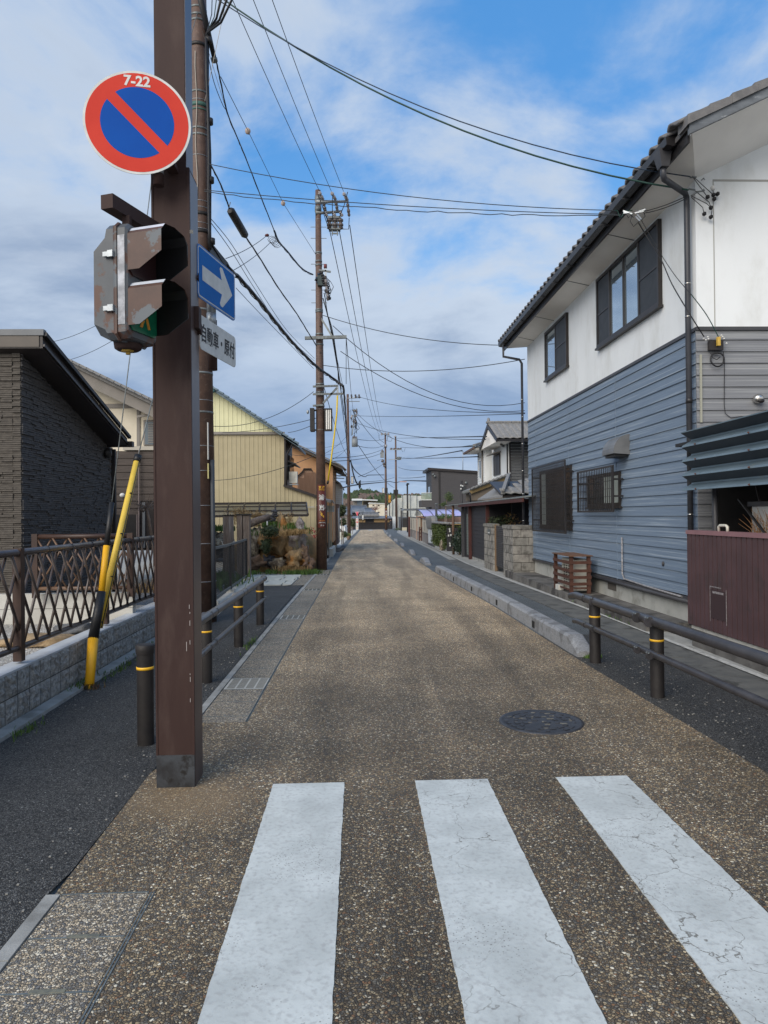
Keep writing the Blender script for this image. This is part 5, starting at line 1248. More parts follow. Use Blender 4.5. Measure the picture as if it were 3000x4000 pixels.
# carport roof in front of it
def canopy(name, label, xl, xr_, y0, dep, z0, z1, mpanel, mframe, ribs, purl, cat='carport roof', skew=0.0, posts=True):
    e = empty(name, (xl, y0, z0), label, cat); n = 7
    prof = [(y0 + dep * math.sin(t * math.pi / 2 * .9), z0 + (z1 - z0) * (1 - (1 - t) ** 1.7), t) for t in [i / n for i in range(n + 1)]]
    prof = [(y0 + dep * (1 - math.cos(t * math.pi / 2)), z0 + (z1 - z0) * math.sin(t * math.pi / 2), t) for t in [i / n for i in range(n + 1)]]
    for k in range(ribs):
        xa = xl + (xr_ - xl) * k / ribs; xb = xl + (xr_ - xl) * (k + 1) / ribs; V = []
        for y, z, t in prof: V += [(xa + .01 - skew * t, y, z), (xb - .01 - skew * t, y, z)]
        mb = MB(); mb._a(V, [(2 * i, 2 * i + 1, 2 * i + 3, 2 * i + 2) for i in range(n)]); mb.build('roof_panel', mpanel, e)
    for k in range(ribs + 1):
        x = xl + (xr_ - xl) * k / ribs; MB().tube([(x - skew * t, y, z) for y, z, t in prof], .03, 6).build('rib', mframe, e)
    for k in range(purl + 1):
        t = k / purl; y = y0 + dep * (1 - math.cos(t * math.pi / 2)); z = z0 + (z1 - z0) * math.sin(t * math.pi / 2); MB().bar((xl - skew * t, y, z), (xr_ - skew * t, y, z), .05, .05 if 0 < k < purl else .08).build('purlin', mframe, e)
    if posts:
        for x in (xl + .5, xr_ - 1.6): MB().bar((x, y0 + dep, gz(y0) - .05), (x, y0 + dep, z1), .09, .09).build('post', mframe, e)
    return e
cl = P(780, 2012, 24.5); cr_ = P(1206, 2013, 24.5)
canopy('carport', 'curved dark-framed carport roof with smoky panels before the ribbed building', cl.x - .6, cr_.x, 24.2, 1.3, cr_.z, P(1190, 1964, 25.4).z, mat('smoky_panel', (0.10, 0.09, 0.06), rough=.3, alpha=.88), M_fasc, 8, 4, skew=.15)
MB().bar(P(1195, 1981, 26.9), P(1228, 1980, 26.9), .03, .03).build('rail_bar', M_galv, bb)

# ================================================================= RIGHT: WHITE AND BLUE HOUSE
HX, HY0, HY1 = 4.4, 9.0, 18.1
M_wht = mat('white_render', (0.76, 0.785, 0.79), (0.71, 0.735, 0.74), 1.5, .8, bump=.25, bscale=110, c3=(0.50, 0.50, 0.46), s3=2.0, t3=.60, a3=.45, w3=.3, stretch=(1, 1, .45))
M_soff = mat('soffit', (0.88, 0.85, 0.80), (0.83, 0.80, 0.75), 2, .8)
M_sid = mat('blue_siding', (0.125, 0.17, 0.235), (0.165, 0.22, 0.29), 5, .6, stretch=(1, .25, 30), bump=.7, bscale=9, bdist=.004, c3=(0.37, 0.43, 0.48), s3=1.5, t3=.59, w3=.16, a3=.6)
M_sidf = mat('grey_siding', (0.155, 0.16, 0.175), (0.21, 0.22, 0.235), 5, .6, stretch=(.25, 1, 30), bump=.7, bscale=9, bdist=.004, c3=(0.33, 0.34, 0.34), s3=1.3, t3=.56, w3=.22, a3=.75)
M_flash = mat('dark_flashing', (0.045, 0.045, 0.05), (0.06, 0.06, 0.065), 4, .45)
M_gut = mat('black_gutter', (0.016, 0.015, 0.016), (0.025, 0.023, 0.024), 4, .35)
M_pipe = mat('downpipe_grey', (0.050, 0.053, 0.062), (0.035, 0.037, 0.044), 3, .4)
M_frame = mat('window_bronze', (0.022, 0.018, 0.017), (0.03, 0.025, 0.023), 5, .4)
M_mesh = mat('insect_screen', (0.028, 0.032, 0.038), (0.04, 0.045, 0.052), 6, .6)
M_pane = mat('sky_glass', (0.42, 0.52, 0.60), (0.50, 0.60, 0.68), 1.2, .03, .85, spec=1.0)
M_rtile = mat('roof_tile', (0.13, 0.125, 0.125), (0.17, 0.165, 0.16), 9, .6, c3=(0.08, 0.08, 0.08), s3=6, t3=.6, a3=.4)
h1_ = empty('white_house', (HX, HY0, 0), 'two-storey white and blue house with weathered lap siding and black gutter', 'house')
# walls behind the boards
MB().box((HX, HY0, .45), (12.5, HY1, 3.95)).build('wall', M_flash, h1_)
slope = .475
zc = 5.92
mb = MB(); xr0 = 8.6
mb.prism([(HX - .01, HY0 - .012, 3.97), (12.8, HY0 - .012, 3.97), (12.8, HY0 - .012, zc), (xr0, HY0 - .012, zc + slope * (xr0 - HX)), (HX - .01, HY0 - .012, zc)][::1], (0, HY1 - HY0 + .02, 0)); mb.build('upper_wall', M_wht, h1_)
MB().box((HX - .03, HY0 - .035, 3.93), (12.6, HY1 + .02, 3.975)).build('flashing', M_flash, h1_)
MB().box((4.62, HY0 - .016, 5.86), (12.4, HY0 - .010, 5.885)).build('wall_joint', mat('joint_line', (0.34, 0.335, 0.31), rough=.8), h1_)
MB().box((4.62, HY0 - .016, 3.97), (4.632, HY0 - .010, 5.86)).build('wall_joint', mat('joint_line', (0.4, 0.4, 0.4)), h1_)
# lap siding boards
rg = random.Random(4); bh = .1515
segs = [(HY0 - .0, 11.88), (11.886, 14.60), (14.606, 17.32), (17.326, HY1)]
z = .47; row = 0
while z < 3.90:
    for a, b in segs:
        z1_ = min(z + bh + .006, 3.93)
        mb = MB(); mb.prism([(HX + .002, a, z + .006), (HX - .024, a, z + .006), (HX - .008, a, z1_), (HX + .002, a, z1_)], (0, b - a, 0)); mb.build('siding_board', M_sid, h1_)
    for a, b in ((HX - .024, 7.2), (7.206, 12.5)):
        if z > 2.0 or a < 5: 
            mb = MB(); mb.prism([(a, HY0 + .002, z + .006), (a, HY0 - .024, z + .006), (a, HY0 - .008, z1_), (a, HY0 + .002, z1_)][::-1], (b - a, 0, 0)); mb.build('siding_board', M_sidf, h1_)
    z += bh; row += 1
for yj in (11.883, 14.603, 17.323): MB().box((HX - .0265, yj - .004, .46), (HX - .010, yj + .004, 3.92)).build('joint_strip', M_sid, h1_)
MB().box((HX - .05, HY0 - .0, .425), (HX, HY1 + .02, .462)).build('base_flashing', M_flash, h1_)
MB().tube([(HX - .045, HY0 + .1, .40), (HX - .045, 13.2, .405)], .03, 10).build('ground_pipe', M_flash, h1_)
M_found = mat('foundation', (0.40, 0.40, 0.37), (0.33, 0.335, 0.31), 3, .85, c3=(0.16, 0.155, 0.13), s3=1.8, t3=.60, w3=.2, a3=.7, bump=.3, bscale=60)
MB().box((HX + .02, HY0 + .05, -.2), (12.4, HY1 - .05, .43)).build('foundation', M_found, h1_)
MB().box((HX + .012, 12.05, .24), (HX + .022, 12.45, .38)).build('vent_opening', mat('vent_dark', (0.09, 0.08, 0.07), rough=.8), h1_)
# eaves, gutter, roof
xe, ze = 3.86, 6.0
Yf, Yb_ = 8.04, 18.7
mb = MB(); mb.mat(M_soff)
mb.hexa([(xe + .06, Yf + .03, ze - .02), (HX, HY0, zc - .04), (HX, HY1, zc - .04), (xe + .06, Yb_, ze - .02), (xe + .06, Yf + .03, ze + .02), (HX, HY0, zc), (HX, HY1, zc), (xe + .06, Yb_, ze + .02)])
mb.build('eave_soffit', None, h1_)
mb = MB(); mb.mat(M_soff); za = ze - .005
mb.hexa([(xe + .05, Yf + .02, za - .02), (xr0, Yf + .02, za + slope * (xr0 - xe) - .02), (xr0, HY0, zc + slope * (xr0 - HX) - .03), (HX, HY0, zc - .03),
         (xe + .05, Yf + .02, za + .02), (xr0, Yf + .02, za + slope * (xr0 - xe) + .02), (xr0, HY0, zc + slope * (xr0 - HX) + .03), (HX, HY0, zc + .01)]); mb.build('gable_soffit', None, h1_)
for yj in (11.0, 13.2, 15.6, 17.4): MB().bar((xe + .08, yj, ze - .026), (HX - .01, yj, zc - .046), .012, .006).build('soffit_joint', M_flash, h1_)
mb = MB(); mb.mat(M_rtile); zr_ = ze + slope * (xr0 - xe)
mb.hexa([(xe, Yf, ze + .03), (xr0, Yf, zr_ + .03), (xr0, Yb_, zr_ + .03), (xe, Yb_, ze + .03), (xe, Yf, ze + .09), (xr0, Yf, zr_ + .09), (xr0, Yb_, zr_ + .09), (xe, Yb_, ze + .09)])
mb.hexa([(xr0, Yf, zr_ + .03), (12.9, Yf, zr_ - slope * 4.3 + .03), (12.9, Yb_, zr_ - slope * 4.3 + .03), (xr0, Yb_, zr_ + .03), (xr0, Yf, zr_ + .09), (12.9, Yf, zr_ - slope * 4.3 + .09), (12.9, Yb_, zr_ - slope * 4.3 + .09), (xr0, Yb_, zr_ + .09)])
mb.build('roof', None, h1_)
M_barge = mat('lead_barge', (0.16, 0.175, 0.19), (0.10, 0.11, 0.12), 4, .45, c3=(0.42, 0.44, 0.45), s3=5, t3=.66, a3=.7, stretch=(1, 1, 3))
mb = MB(); mb.prism([(xe + .0, Yf - .02, ze - .05), (xr0, Yf - .02, zr_ - .05), (xr0, Yf - .02, zr_ + .13), (xe, Yf - .02, ze + .13)], (0, .045, 0)); mb.build('barge_board', M_barge, h1_)
# eave tiles seen from below as a row of rounded noses
def wave_tile(me_name, w, L_, th_, m, am=.032):
    mb = MB(); n = 8; A = []
    for i in range(n + 1):
        t = i / n; x = (t - .5) * w; zz = am * math.cos((t - .30) * 2 * math.pi * .95) if t < .85 else am * math.cos((.55) * 2 * math.pi * .95)
        A.append((x, zz))
    V = [(x, 0, z_ + th_) for x, z_ in A] + [(x, L_, z_ + th_) for x, z_ in A] + [(x, 0, z_) for x, z_ in A] + [(x, L_, z_) for x, z_ in A]; k = n + 1
    F = [(i, i + 1, k + i + 1, k + i) for i in range(n)] + [(2 * k + i, 3 * k + i, 3 * k + i + 1, 2 * k + i + 1) for i in range(n)] + [(i, 2 * k + i, 2 * k + i + 1, i + 1) for i in range(n)] + [(0, k, 3 * k, 2 * k), (n, 2 * k + n, 3 * k + n, k + n)]
    mb._a(V, F, True); me = mb.mesh(me_name, (0, 0, 0)); me.materials.append(m); return me
tile_me = wave_tile('roof_tile', .29, .36, .035, M_rtile)
ang = math.atan(slope)
y = Yf + .20
while y < Yb_:
    for c_ in range(2):
        o = link('roof_tile', tile_me, h1_, None, (xe - .09 + c_ * .26, y, ze + .135 + c_ * .26 * slope + .01))
        # tile's local Y runs up the slope (+X), local X along the eave
        o.rotation_euler = Matrix(((0, math.cos(ang), -math.sin(ang)), (-1, 0, 0), (0, math.sin(ang), math.cos(ang)))).to_euler()
    y += .272
x = xe - .03; k = 0
while x < xr0:
    zb = ze + .10 + slope * (x - xe)
    mb = MB(); L_ = .30; rise = slope * L_
    mb.prism([(x, Yf - .05, zb - .04), (x + L_, Yf - .05, zb - .04 + rise), (x + L_, Yf - .05, zb + .045 + rise), (x, Yf - .05, zb + .075)], (0, .26, 0)); o = mb.build('verge_tile', M_rtile, h1_); o.location.y += .006 * (k % 2); x += .262; k += 1
gt = MB(); gt.prism([(xe - .115, Yf + .35, ze + .11), (xe - .105, Yf + .35, ze + .02), (xe - .02, Yf + .35, ze + .00), (xe + .03, Yf + .35, ze + .02), (xe + .03, Yf + .35, ze + .12)], (0, Yb_ - Yf - .4, 0)); gt = gt.build('gutter', M_gut, h1_)
MB().box((xe + .031, Yf + .1, ze - .09), (xe + .06, Yb_, ze + .10)).build('fascia', M_gut, h1_)
y = 8.9
while y < 18.4: MB().box((xe - .12, y, ze - .01), (xe + .03, y + .02, ze + .0)).build('gutter_bracket', M_flash, gt); y += .9
yo = 8.62
MB().hexa([(xe - .10, yo - .07, ze - .16), (xe + .0, yo - .07, ze - .16), (xe + .0, yo + .05, ze - .16), (xe - .10, yo + .05, ze - .16), (xe - .14, yo - .11, ze + .04), (xe + .02, yo - .11, ze + .04), (xe + .02, yo + .09, ze + .04), (xe - .14, yo + .09, ze + .04)]).build('gutter_outlet', M_flash, gt)
def downpipe(pts, r_, label=None):
    o = MB().tube(pts, r_, 14).build('downpipe', M_pipe, h1_); return o
vx, vy = 4.31, 9.06
dp = downpipe([(xe - .05, yo, ze - .12), (xe - .05, yo, 5.76), (xe - .03, yo + .02, 5.72), (vx - .04, vy - .04, 5.72), (vx, vy, 5.68), (vx, vy, 5.6), (vx, vy, 5.0), (vx, vy, .12)], .037)
for zz in (4.55, 3.75 + .37, 2.58, 2.1, 1.55): MB().cyl((vx, vy, zz), (vx, vy, zz + .014), .041, n=14).build('pipe_clip', M_chrome, dp)
MB().cyl((vx, vy, 3.0), (vx, vy, 3.07), .042, n=14).build('pipe_socket', M_gut, dp)
ye2 = 18.3
dp = downpipe([(xe - .05, ye2, ze - .02), (xe - .05, ye2, 5.68), (vx - .08, ye2, 5.60), (vx - .02, ye2, 5.5), (vx - .02, ye2, .10)], .033)
for zz in (4.55, 4.1, 3.4, 2.7, 2.1, 1.4, .8): MB().cyl((vx - .02, ye2, zz), (vx - .02, ye2, zz + .014), .038, n=12).build('pipe_clip', M_chrome, dp)
MB().tube([(vx - .02, ye2, .1), (vx - .06, ye2 - .15, .02), (vx - .15, ye2 - .3, .0)], .04, 10).build('pipe_shoe', M_pipe, h1_)
# windows on the street side: y decreases towards us
def wbox(y0, y1, z0, z1, x0, x1, m, name, par): return MB().box((x0, y0, z0), (x1, y1, z1)).build(name, m, par)
def framed(y0, y1, z0, z1, par, name='window', t=.055, proud=.07):
    e = MB(); xo = HX - proud
    for a, b, c, d in ((y0, y1, z0, z0 + t), (y0, y1, z1 - t, z1), (y0, y0 + t, z0 + t, z1 - t), (y1 - t, y1, z0 + t, z1 - t)): e.box((xo, a, c), (HX - .01, b, d))
    w = e.build(name, M_frame, par); MB().box((xo - .02, y0 - .03, z0 - .035), (HX - .01, y1 + .03, z0)).build('sill', M_frame, w); return w
w1_ = framed(10.0, 12.66, 4.56, 5.80, h1_)
for (a, b, m_, nm) in ((12.05, 12.60, M_mesh, 'screen'), (11.40, 11.99, M_pane, 'pane'), (10.78, 11.36, M_pane, 'pane'), (10.06, 10.72, M_mesh, 'screen')):
    wbox(a, b, 4.62, 5.74, HX - .035 - (.015 if nm == 'screen' else 0), HX - .03, m_, nm, w1_)
for yy, t in ((12.0, .05), (11.36, .04), (10.72, .06)): wbox(yy, yy + t, 4.61, 5.75, HX - .062, HX - .02, M_frame, 'mullion', w1_)
wbox(10.06, 10.72, 5.13, 5.16, HX - .06, HX - .045, M_frame, 'mid_rail', w1_); wbox(12.05, 12.6, 5.13, 5.16, HX - .06, HX - .045, M_frame, 'mid_rail', w1_)
w2_ = framed(14.52, 16.22, 4.65, 5.75, h1_)
wbox(15.40, 16.16, 4.70, 5.70, HX - .035, HX - .03, M_pane, 'pane', w2_); wbox(14.58, 15.36, 4.70, 5.70, HX - .05, HX - .03, M_mesh, 'screen', w2_)
wbox(15.35, 15.40, 4.7, 5.7, HX - .06, HX - .02, M_frame, 'mullion', w2_); wbox(14.58, 15.35, 5.17, 5.20, HX - .062, HX - .045, M_frame, 'mid_rail', w2_)
M_pale = mat('frosted_pane', (0.36, 0.40, 0.37), (0.30, 0.34, 0.31), 3, .3)
def grille_window(y0, y1, z0, z1, split):
    w = framed(y0 + .12, y1 - .12, z0 + .10, z1 - .10, h1_, proud=.05)
    wbox(y0 + .17, y1 - .17, z0 + .15, z1 - .15, HX - .034, HX - .026, M_glassd, 'pane', w)
    a, b = split; wbox(a, b, z0 + .16, z1 - .16, HX - .040, HX - .035, M_pale, 'frosted_pane', w)
    g = MB(); xo = HX - .20
    for c, d in ((z0, z0 + .03), (z1 - .03, z1)): g.box((xo - .01, y0, c), (xo + .02, y1, d))
    for c, d in ((y0, y0 + .03), (y1 - .03, y1)): g.box((xo - .01, c, z0 + .03), (xo + .02, d, z1 - .03))
    for c in (y0 + .01, y1 - .03):
        for zz in (z0 + .25, z1 - .25): g.box((xo, c, zz), (HX - .01, c + .02, zz + .03))
    gr_ = g.build('security_grille', M_gut, h1_)
    n = int((y1 - y0) / .088)
    for k in range(1, n): yy = y0 + (y1 - y0) * k / n; MB().box((xo - .004, yy - .006, z0 + .03), (xo + .008, yy + .006, z1 - .03)).build('bar', M_gut, gr_)
    k = 1
    while z0 + k * .13 < z1 - .05: MB().box((xo + .009, y0 + .02, z0 + k * .13), (xo + .017, y1 - .02, z0 + k * .13 + .009)).build('cross_bar', M_gut, gr_); k += 1
grille_window(14.25, 17.0, 1.17, 2.68, (16.35, 16.75)); grille_window(11.55, 13.45, 1.60, 2.38, (11.75, 12.45))
# range hood vent
mb = MB(); yv0, yv1, zv0, zv1 = 11.28, 11.82, 2.53, 2.86
mb.prism([(HX - .01, yv0, zv0), (HX - .28, yv0, zv0 + .02)] + [(HX - .01 - .27 * math.cos(t), yv0, zv0 + .05 + .28 * math.sin(t)) for t in [i * math.pi / 16 for i in range(0, 9)]], (0, yv1 - yv0, 0))
hv = mb.build('hood_vent', mat('vent_metal', (0.17, 0.175, 0.18), (0.13, 0.135, 0.14), 4, .4, .2), h1_)
MB().box((HX - .24, yv0 + .04, zv0 - .03), (HX - .03, yv1 - .04, zv0 + .01)).build('opening', M_black, hv)
# thin pipe running down and along
tp_ = MB().tube([(HX - .05, 11.58, 1.18), (HX - .05, 11.58, .58), (HX - .05, 11.50, .50), (HX - .05, 10.6, .47), (HX - .06, 9.4, .45)], .014, 8).build('wall_conduit', mat('old_conduit', (0.30, 0.31, 0.33), (0.14, 0.13, 0.13), 30, .5), h1_)
MB().blob((HX - .03, 10.05, 1.0 - .15), (.02, .03, .04), 1, .1, 1).build('wall_plug', M_flash, h1_)
# things on the gable wall
def PF(u, v, d=.0): return P(u, v, HY0 - .03 - d)
MB().bar(PF(2737, 1385), PF(2739, 1650), .025, .02).build('cable_trunking', mat('trunking', (0.33, 0.33, 0.27), rough=.6), h1_)
sb = empty('service_bracket', PF(2800, 1370)); sb.parent = h1_; sb.location = PF(2800, 1370) - org(h1_)
MB().box(PF(2764, 1370), PF(2826, 1330, .05)).build('terminal_board', M_fasc, sb)
MB().box(PF(2798, 1352, .06), PF(2815, 1315, .10)).build('yellow_cover', mat('cover_yellow', (0.62, 0.40, 0.07), (0.5, 0.33, 0.06), 20, .5), sb)
for (u, v) in ((2747, 1325), (2755, 1330), (2763, 1318), (2765, 1326), (2820, 1318), (2826, 1325), (2836, 1343), (2816, 1312)):
    c = PF(u, v, .07); MB().cyl(c, c + Vector((.01, -.012, .01)), .011, n=10).build('insulator', mat('porcelain', (0.62, 0.62, 0.60), rough=.2), sb)
cc = PF(2802, 1405, .03); mb = MB(); mb.tube([(cc.x + .088 * math.cos(a), cc.y - .01 * math.sin(2 * a), cc.z + .088 * math.sin(a)) for a in [i * .3 for i in range(24)]], .010, 8); mb.build('cable_coil', M_cable, sb)
MB().tube([PF(2776, 1380, .03), PF(2785, 1398, .04), PF(2800, 1405, .04), PF(2812, 1395, .04)], .005, 6).build('loose_cable', M_cable, sb)
MB().tube([PF(2825, 1372, .02), PF(2830, 1410), PF(2829, 1580), PF(2833, 1615), PF(2855, 1632), PF(2895, 1627), PF(2960, 1625)], .0045, 6).build('wall_cable', M_cable, sb)
vc = PF(2957, 1562, .0)
vcap = empty('vent_cap', vc); vcap.parent = h1_; vcap.location = vc - org(h1_)
mb = MB(); mb.blob(vc + Vector((0, -.03, .01)), (.068, .06, .062), 0, 0.0, 3); mb.build('cowl', M_chrome, vcap)
mb = MB(); mb.M = Matrix.Translation(vc + Vector((.012, -.07, -.022))) @ Matrix.Rotation(R(40), 4, 'X'); mb.blob((0, 0, 0), (.046, .03, .03), 0, 0, 2); mb.build('opening', M_black, vcap)
for (u, v) in ((2764, 770), (2787, 762), (2803, 758), (2790, 778), (2777, 812), (2751, 836), (2777, 848)):
    c = PF(u, v, .05); MB().blob(c, (.03, .038, .03), 2, .1, 1).build('knob_insulator', M_cable, h1_)
MB().blob(PF(2785, 735, .05), (.03, .03, .034), 2, .05, 2).build('lamp_globe', mat('porcelain', (0.6, .6, .6)), h1_)
for pts in ([(2764, 770), (2720, 710), (2705, 690)], [(2787, 762), (2725, 705), (2705, 688)], [(2751, 836), (2745, 810), (2700, 770)], [(2777, 848), (2782, 815), (2760, 795), (2700, 765)], [(2777, 812), (2770, 790), (2715, 745)]):
    MB().tube([PF(u, v, .06 + .02 * i) for i, (u, v) in enumerate(pts)], .005, 5).build('drop_cable', M_cable, h1_)
for (u0, v0, u1, v1) in ((2695, 693, 2720, 692), (2690, 738, 2715, 742), (2720, 750, 2750, 745), (2700, 765, 2725, 750)):
    MB().tube([PF(u0, v0, .1), PF(u1, v1, .1)], .011, 8).build('cable_clamp', M_galvd, h1_)
for (u, v) in ((2752, 702), (2752, 745)): MB().tube([PF(u, v, .0), PF(u - 4, v - 6, .06), PF(u - 12, v + 2, .1)], .007, 6).build('wall_hook', M_galvd, h1_)

# --- terrace in front of it
ter = empty('terrace', (3.9, 13, 0), 'narrow dark concrete terrace with a rough edge along the blue siding wall', 'terrace')
M_ter = mat('stained_concrete', (0.085, 0.08, 0.075), (0.14, 0.135, 0.125), 3, .9, bump=.5, bscale=50, c3=(0.045, 0.042, 0.04), s3=2, t3=.55)
MB().box((3.84, 9.3, -.05), (HX + .02, 18.0, .115)).build('slab', M_ter, ter)
y = 9.3; rg = random.Random(6)
while y < 17.9:
    L_ = .6; MB().hexa([(3.80, y + .006, -.05), (3.86, y + .006, -.05), (3.86, y + L_, -.05), (3.80, y + L_, -.05), (3.80 + rg.uniform(0, .015), y + .006, .12), (3.86, y + .006, .122), (3.86, y + L_, .122), (3.80 + rg.uniform(0, .015), y + L_, .12)]).build('edge_stone', M_ter, ter); y += L_ + .004
# --- wooden cage with an air conditioner in it
cage = empty('wooden_cage', (3.82, 12.78, .12), 'brown timber slat cage built round an air conditioner on the terrace', 'cage')
M_stain = mat('stained_timber', (0.085, 0.035, 0.022), (0.06, 0.024, 0.016), 8, .7, stretch=(1, 1, 1), bump=.3, bscale=50)
cx0, cx1, cy0, cy1, cz0, cz1 = 3.84, 4.22, 12.78, 13.86, .12, .80
for x in (cx0, cx1 - .06):
    for yy in (cy0, cy1 - .06): MB().box((x, yy, cz0), (x + .06, yy + .06, cz1)).build('leg', M_stain, cage)
for k, zz in enumerate((.18 if False else .27, .39, .51, .66)):
    MB().box((cx0 - .015, cy0 - .001, zz), (cx0 - .001, cy1, zz + .055)).build('slat', M_stain, cage); MB().box((cx0 - .015, cy0 - .016, zz), (cx1 + .01, cy0 - .002, zz + .055)).build('slat', M_stain, cage)
MB().box((cx0 + .07, cy0 + .006, .205), (cx1 - .06, cy0 + .02, .235)).build('slat', M_stain, cage); MB().box((cx0 + .0, cy0 + .07, .175), (cx0 + .014, cy1 - .07, .205)).build('slat', M_stain, cage)
MB().box((cx0 - .03, cy0 - .04, cz1), (cx1 + .03, cy1 + .03, cz1 + .016)).build('top_board', mat('stained_top', (0.15, 0.075, 0.04), (0.11, 0.055, 0.03), 8, .7), cage)
aircon(Vector((4.10 - .14, 13.32, .13)), .78, .26, .60, 'cream air conditioner inside the brown slat cage', rot=R(-90))
bl = MB().cbox((3.86, 13.55, .17), (.10, .2, .10)); tag(bl.build('concrete_block', M_conc_l, None, (3.86, 13.55, .12)), 'small concrete block under the edge of the slat cage', 'block')
# red sign board behind the far downpipe
rb_ = empty('red_banner', (4.16, 18.5, .1), 'narrow red upright sign with white lettering beside the far downpipe', 'sign')
MB().box((4.05, 18.42, .12), (4.30, 18.45, 1.12)).build('board', mat('banner_red', (0.55, 0.035, 0.02), rough=.5), rb_)

# --- maroon ribbed enclosure at the right edge
enc = empty('ribbed_enclosure', (3.95, 8.4, .2), 'maroon ribbed metal parapet with a pink cap below a folded steel screen', 'enclosure')
M_mar = mat('maroon_metal', (0.085, 0.048, 0.052), (0.068, 0.040, 0.043), 3, .5, c3=(0.045, 0.035, 0.036), s3=2, t3=.6, a3=.6)
M_pink = mat('faded_pink_cap', (0.26, 0.14, 0.15), (0.22, 0.12, 0.13), 4, .5)
EX = 3.95
y = 3.0; mb = MB(); X_ = []
while y < 8.39:
    for t, d in ((0, 0), (.80, 0), (.82, -.03), (.98, -.03)): X_.append((min(y + t * .1, 8.4), d))
    y += .1
X_.append((8.4, 0)); V = []
for yy, d in X_: V += [(EX - d, yy, .25), (EX - d, yy, 1.325)]
mb._a(V, [(2 * i, 2 * i + 1, 2 * i + 3, 2 * i + 2) for i in range(len(X_) - 1)]); mb.build('ribbed_sheet', M_mar, enc)
MB().box((EX + .01, 8.37, .25), (HX, 8.4, 1.325)).build('end_panel', M_mar, enc)
MB().box((EX + .022, 3.0, .24), (EX + .05, 8.37, 1.32)).build('backing', M_black, enc)
MB().box((EX - .012, 3.0, 1.325), (EX + .12, 8.41, 1.372)).build('cap', M_pink, enc)
MB().box((EX - .0, 3.0, -.1), (EX + .2, 8.3, .20)).build('plinth', M_ter, enc); MB().box((EX + .03, 3.0, .2), (EX + .2, 8.37, .25)).build('ledge', M_conc_l, enc)
pm = mat('patch_dark', (0.045, 0.026, 0.028), rough=.6); py0, py1 = PX(2838, 2400, EX).y, PX(2777, 2400, EX).y
MB().box((EX - .004, py0, .40), (EX - .002, py1, .72)).build('old_patch', pm, enc)
om = mat('patch_glue', (0.28, 0.26, 0.26), (0.12, 0.10, 0.10), 40, .8)
for a, b, c, d in ((py0 - .012, py0, .36, .74), (py1, py1 + .010, .36, .76), (py0 + .05, py1 - .05, .68, .705), (py0 + .1, py1, .745, .757)): MB().box((EX - .0055, a, c), (EX - .003, b, d)).build('glue_mark', om, enc)
MB().tube([(EX + .25, 8.55, -.02), (EX + .25, 8.55, .10), (EX + .22, 8.5, .15), (EX + .1, 8.42, .16), (EX + .1, 8.3, .16)], .05, 12).build('drain_elbow', M_pipe, enc)
# folded screen above
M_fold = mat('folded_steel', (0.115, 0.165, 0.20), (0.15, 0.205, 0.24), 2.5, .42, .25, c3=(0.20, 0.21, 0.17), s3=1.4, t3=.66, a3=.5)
M_fold_sh = mat('folded_steel_shaded', (0.035, 0.042, 0.052), (0.045, 0.052, 0.062), 3, .5)  # same steel painted darker, shade of the undercut faces put into the colour
scn = empty('folded_screen', (EX, 8.38, 1.8), 'blue-grey folded steel screen with horizontal ribs under the grey siding wall', 'screen')
zz = 2.545; faces = []
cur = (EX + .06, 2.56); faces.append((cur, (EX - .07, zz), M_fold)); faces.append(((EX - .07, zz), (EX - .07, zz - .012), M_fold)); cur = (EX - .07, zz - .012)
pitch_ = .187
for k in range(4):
    b = (EX + .055, cur[1] - .075); faces.append((cur, b, M_fold_sh)); c = (EX - .055, b[1] - .075); faces.append((b, (EX + .05, b[1] - .018), M_fold)); faces.append(((EX + .05, b[1] - .018), c, M_fold)); d = (EX - .062, c[1] - .022); faces.append((c, d, M_fold)); cur = d
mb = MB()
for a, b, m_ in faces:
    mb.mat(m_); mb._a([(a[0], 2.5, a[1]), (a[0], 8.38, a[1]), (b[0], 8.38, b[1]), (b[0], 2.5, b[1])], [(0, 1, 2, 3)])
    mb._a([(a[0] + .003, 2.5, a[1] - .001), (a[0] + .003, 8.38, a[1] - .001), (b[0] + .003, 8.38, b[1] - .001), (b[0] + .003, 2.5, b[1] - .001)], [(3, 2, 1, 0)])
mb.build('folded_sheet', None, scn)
rz = [f[0][1] for f in faces if abs(f[0][0] - (EX - .055)) < .001]
for z_ in rz:
    for yy in (8.02, 6.9): 
        mb = MB(); mb.cyl((EX - .07, yy, z_ - .012), (EX - .085, yy, z_ - .012), .012, .004, 8); mb.build('rusty_bolt', mat('rust', (0.10, 0.04, 0.03), rough=.8), scn)
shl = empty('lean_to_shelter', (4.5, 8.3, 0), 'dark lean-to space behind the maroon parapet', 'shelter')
MB().box((EX + .12, 2.6, 2.42), (7.4, 8.95, 2.46)).build('roof', M_black, shl); MB().box((6.0, 2.6, .2), (6.1, 8.95, 2.42)).build('back_wall', M_black, shl); MB().box((EX + .2, 2.6, -.02), (6, 8.95, .05)).build('floor', M_black, shl)  # roof, walls and floor coloured black to paint in the interior's shade
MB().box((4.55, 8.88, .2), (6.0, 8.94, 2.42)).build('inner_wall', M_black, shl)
for yy in (8.05,): MB().tube([(4.12, yy, .2), (4.12, yy, 2.42)], .032, 12).build('post', M_flash, shl)
MB().bar(PX(2885, 1950, 4.25), PX(2995, 2092, 4.1), .02, .02).build('brace', M_black, shl)
MB().bar(PX(2955, 1900, 4.3), PX(2967, 1955, 4.2), .02, .02).build('strap', M_fasc, shl)
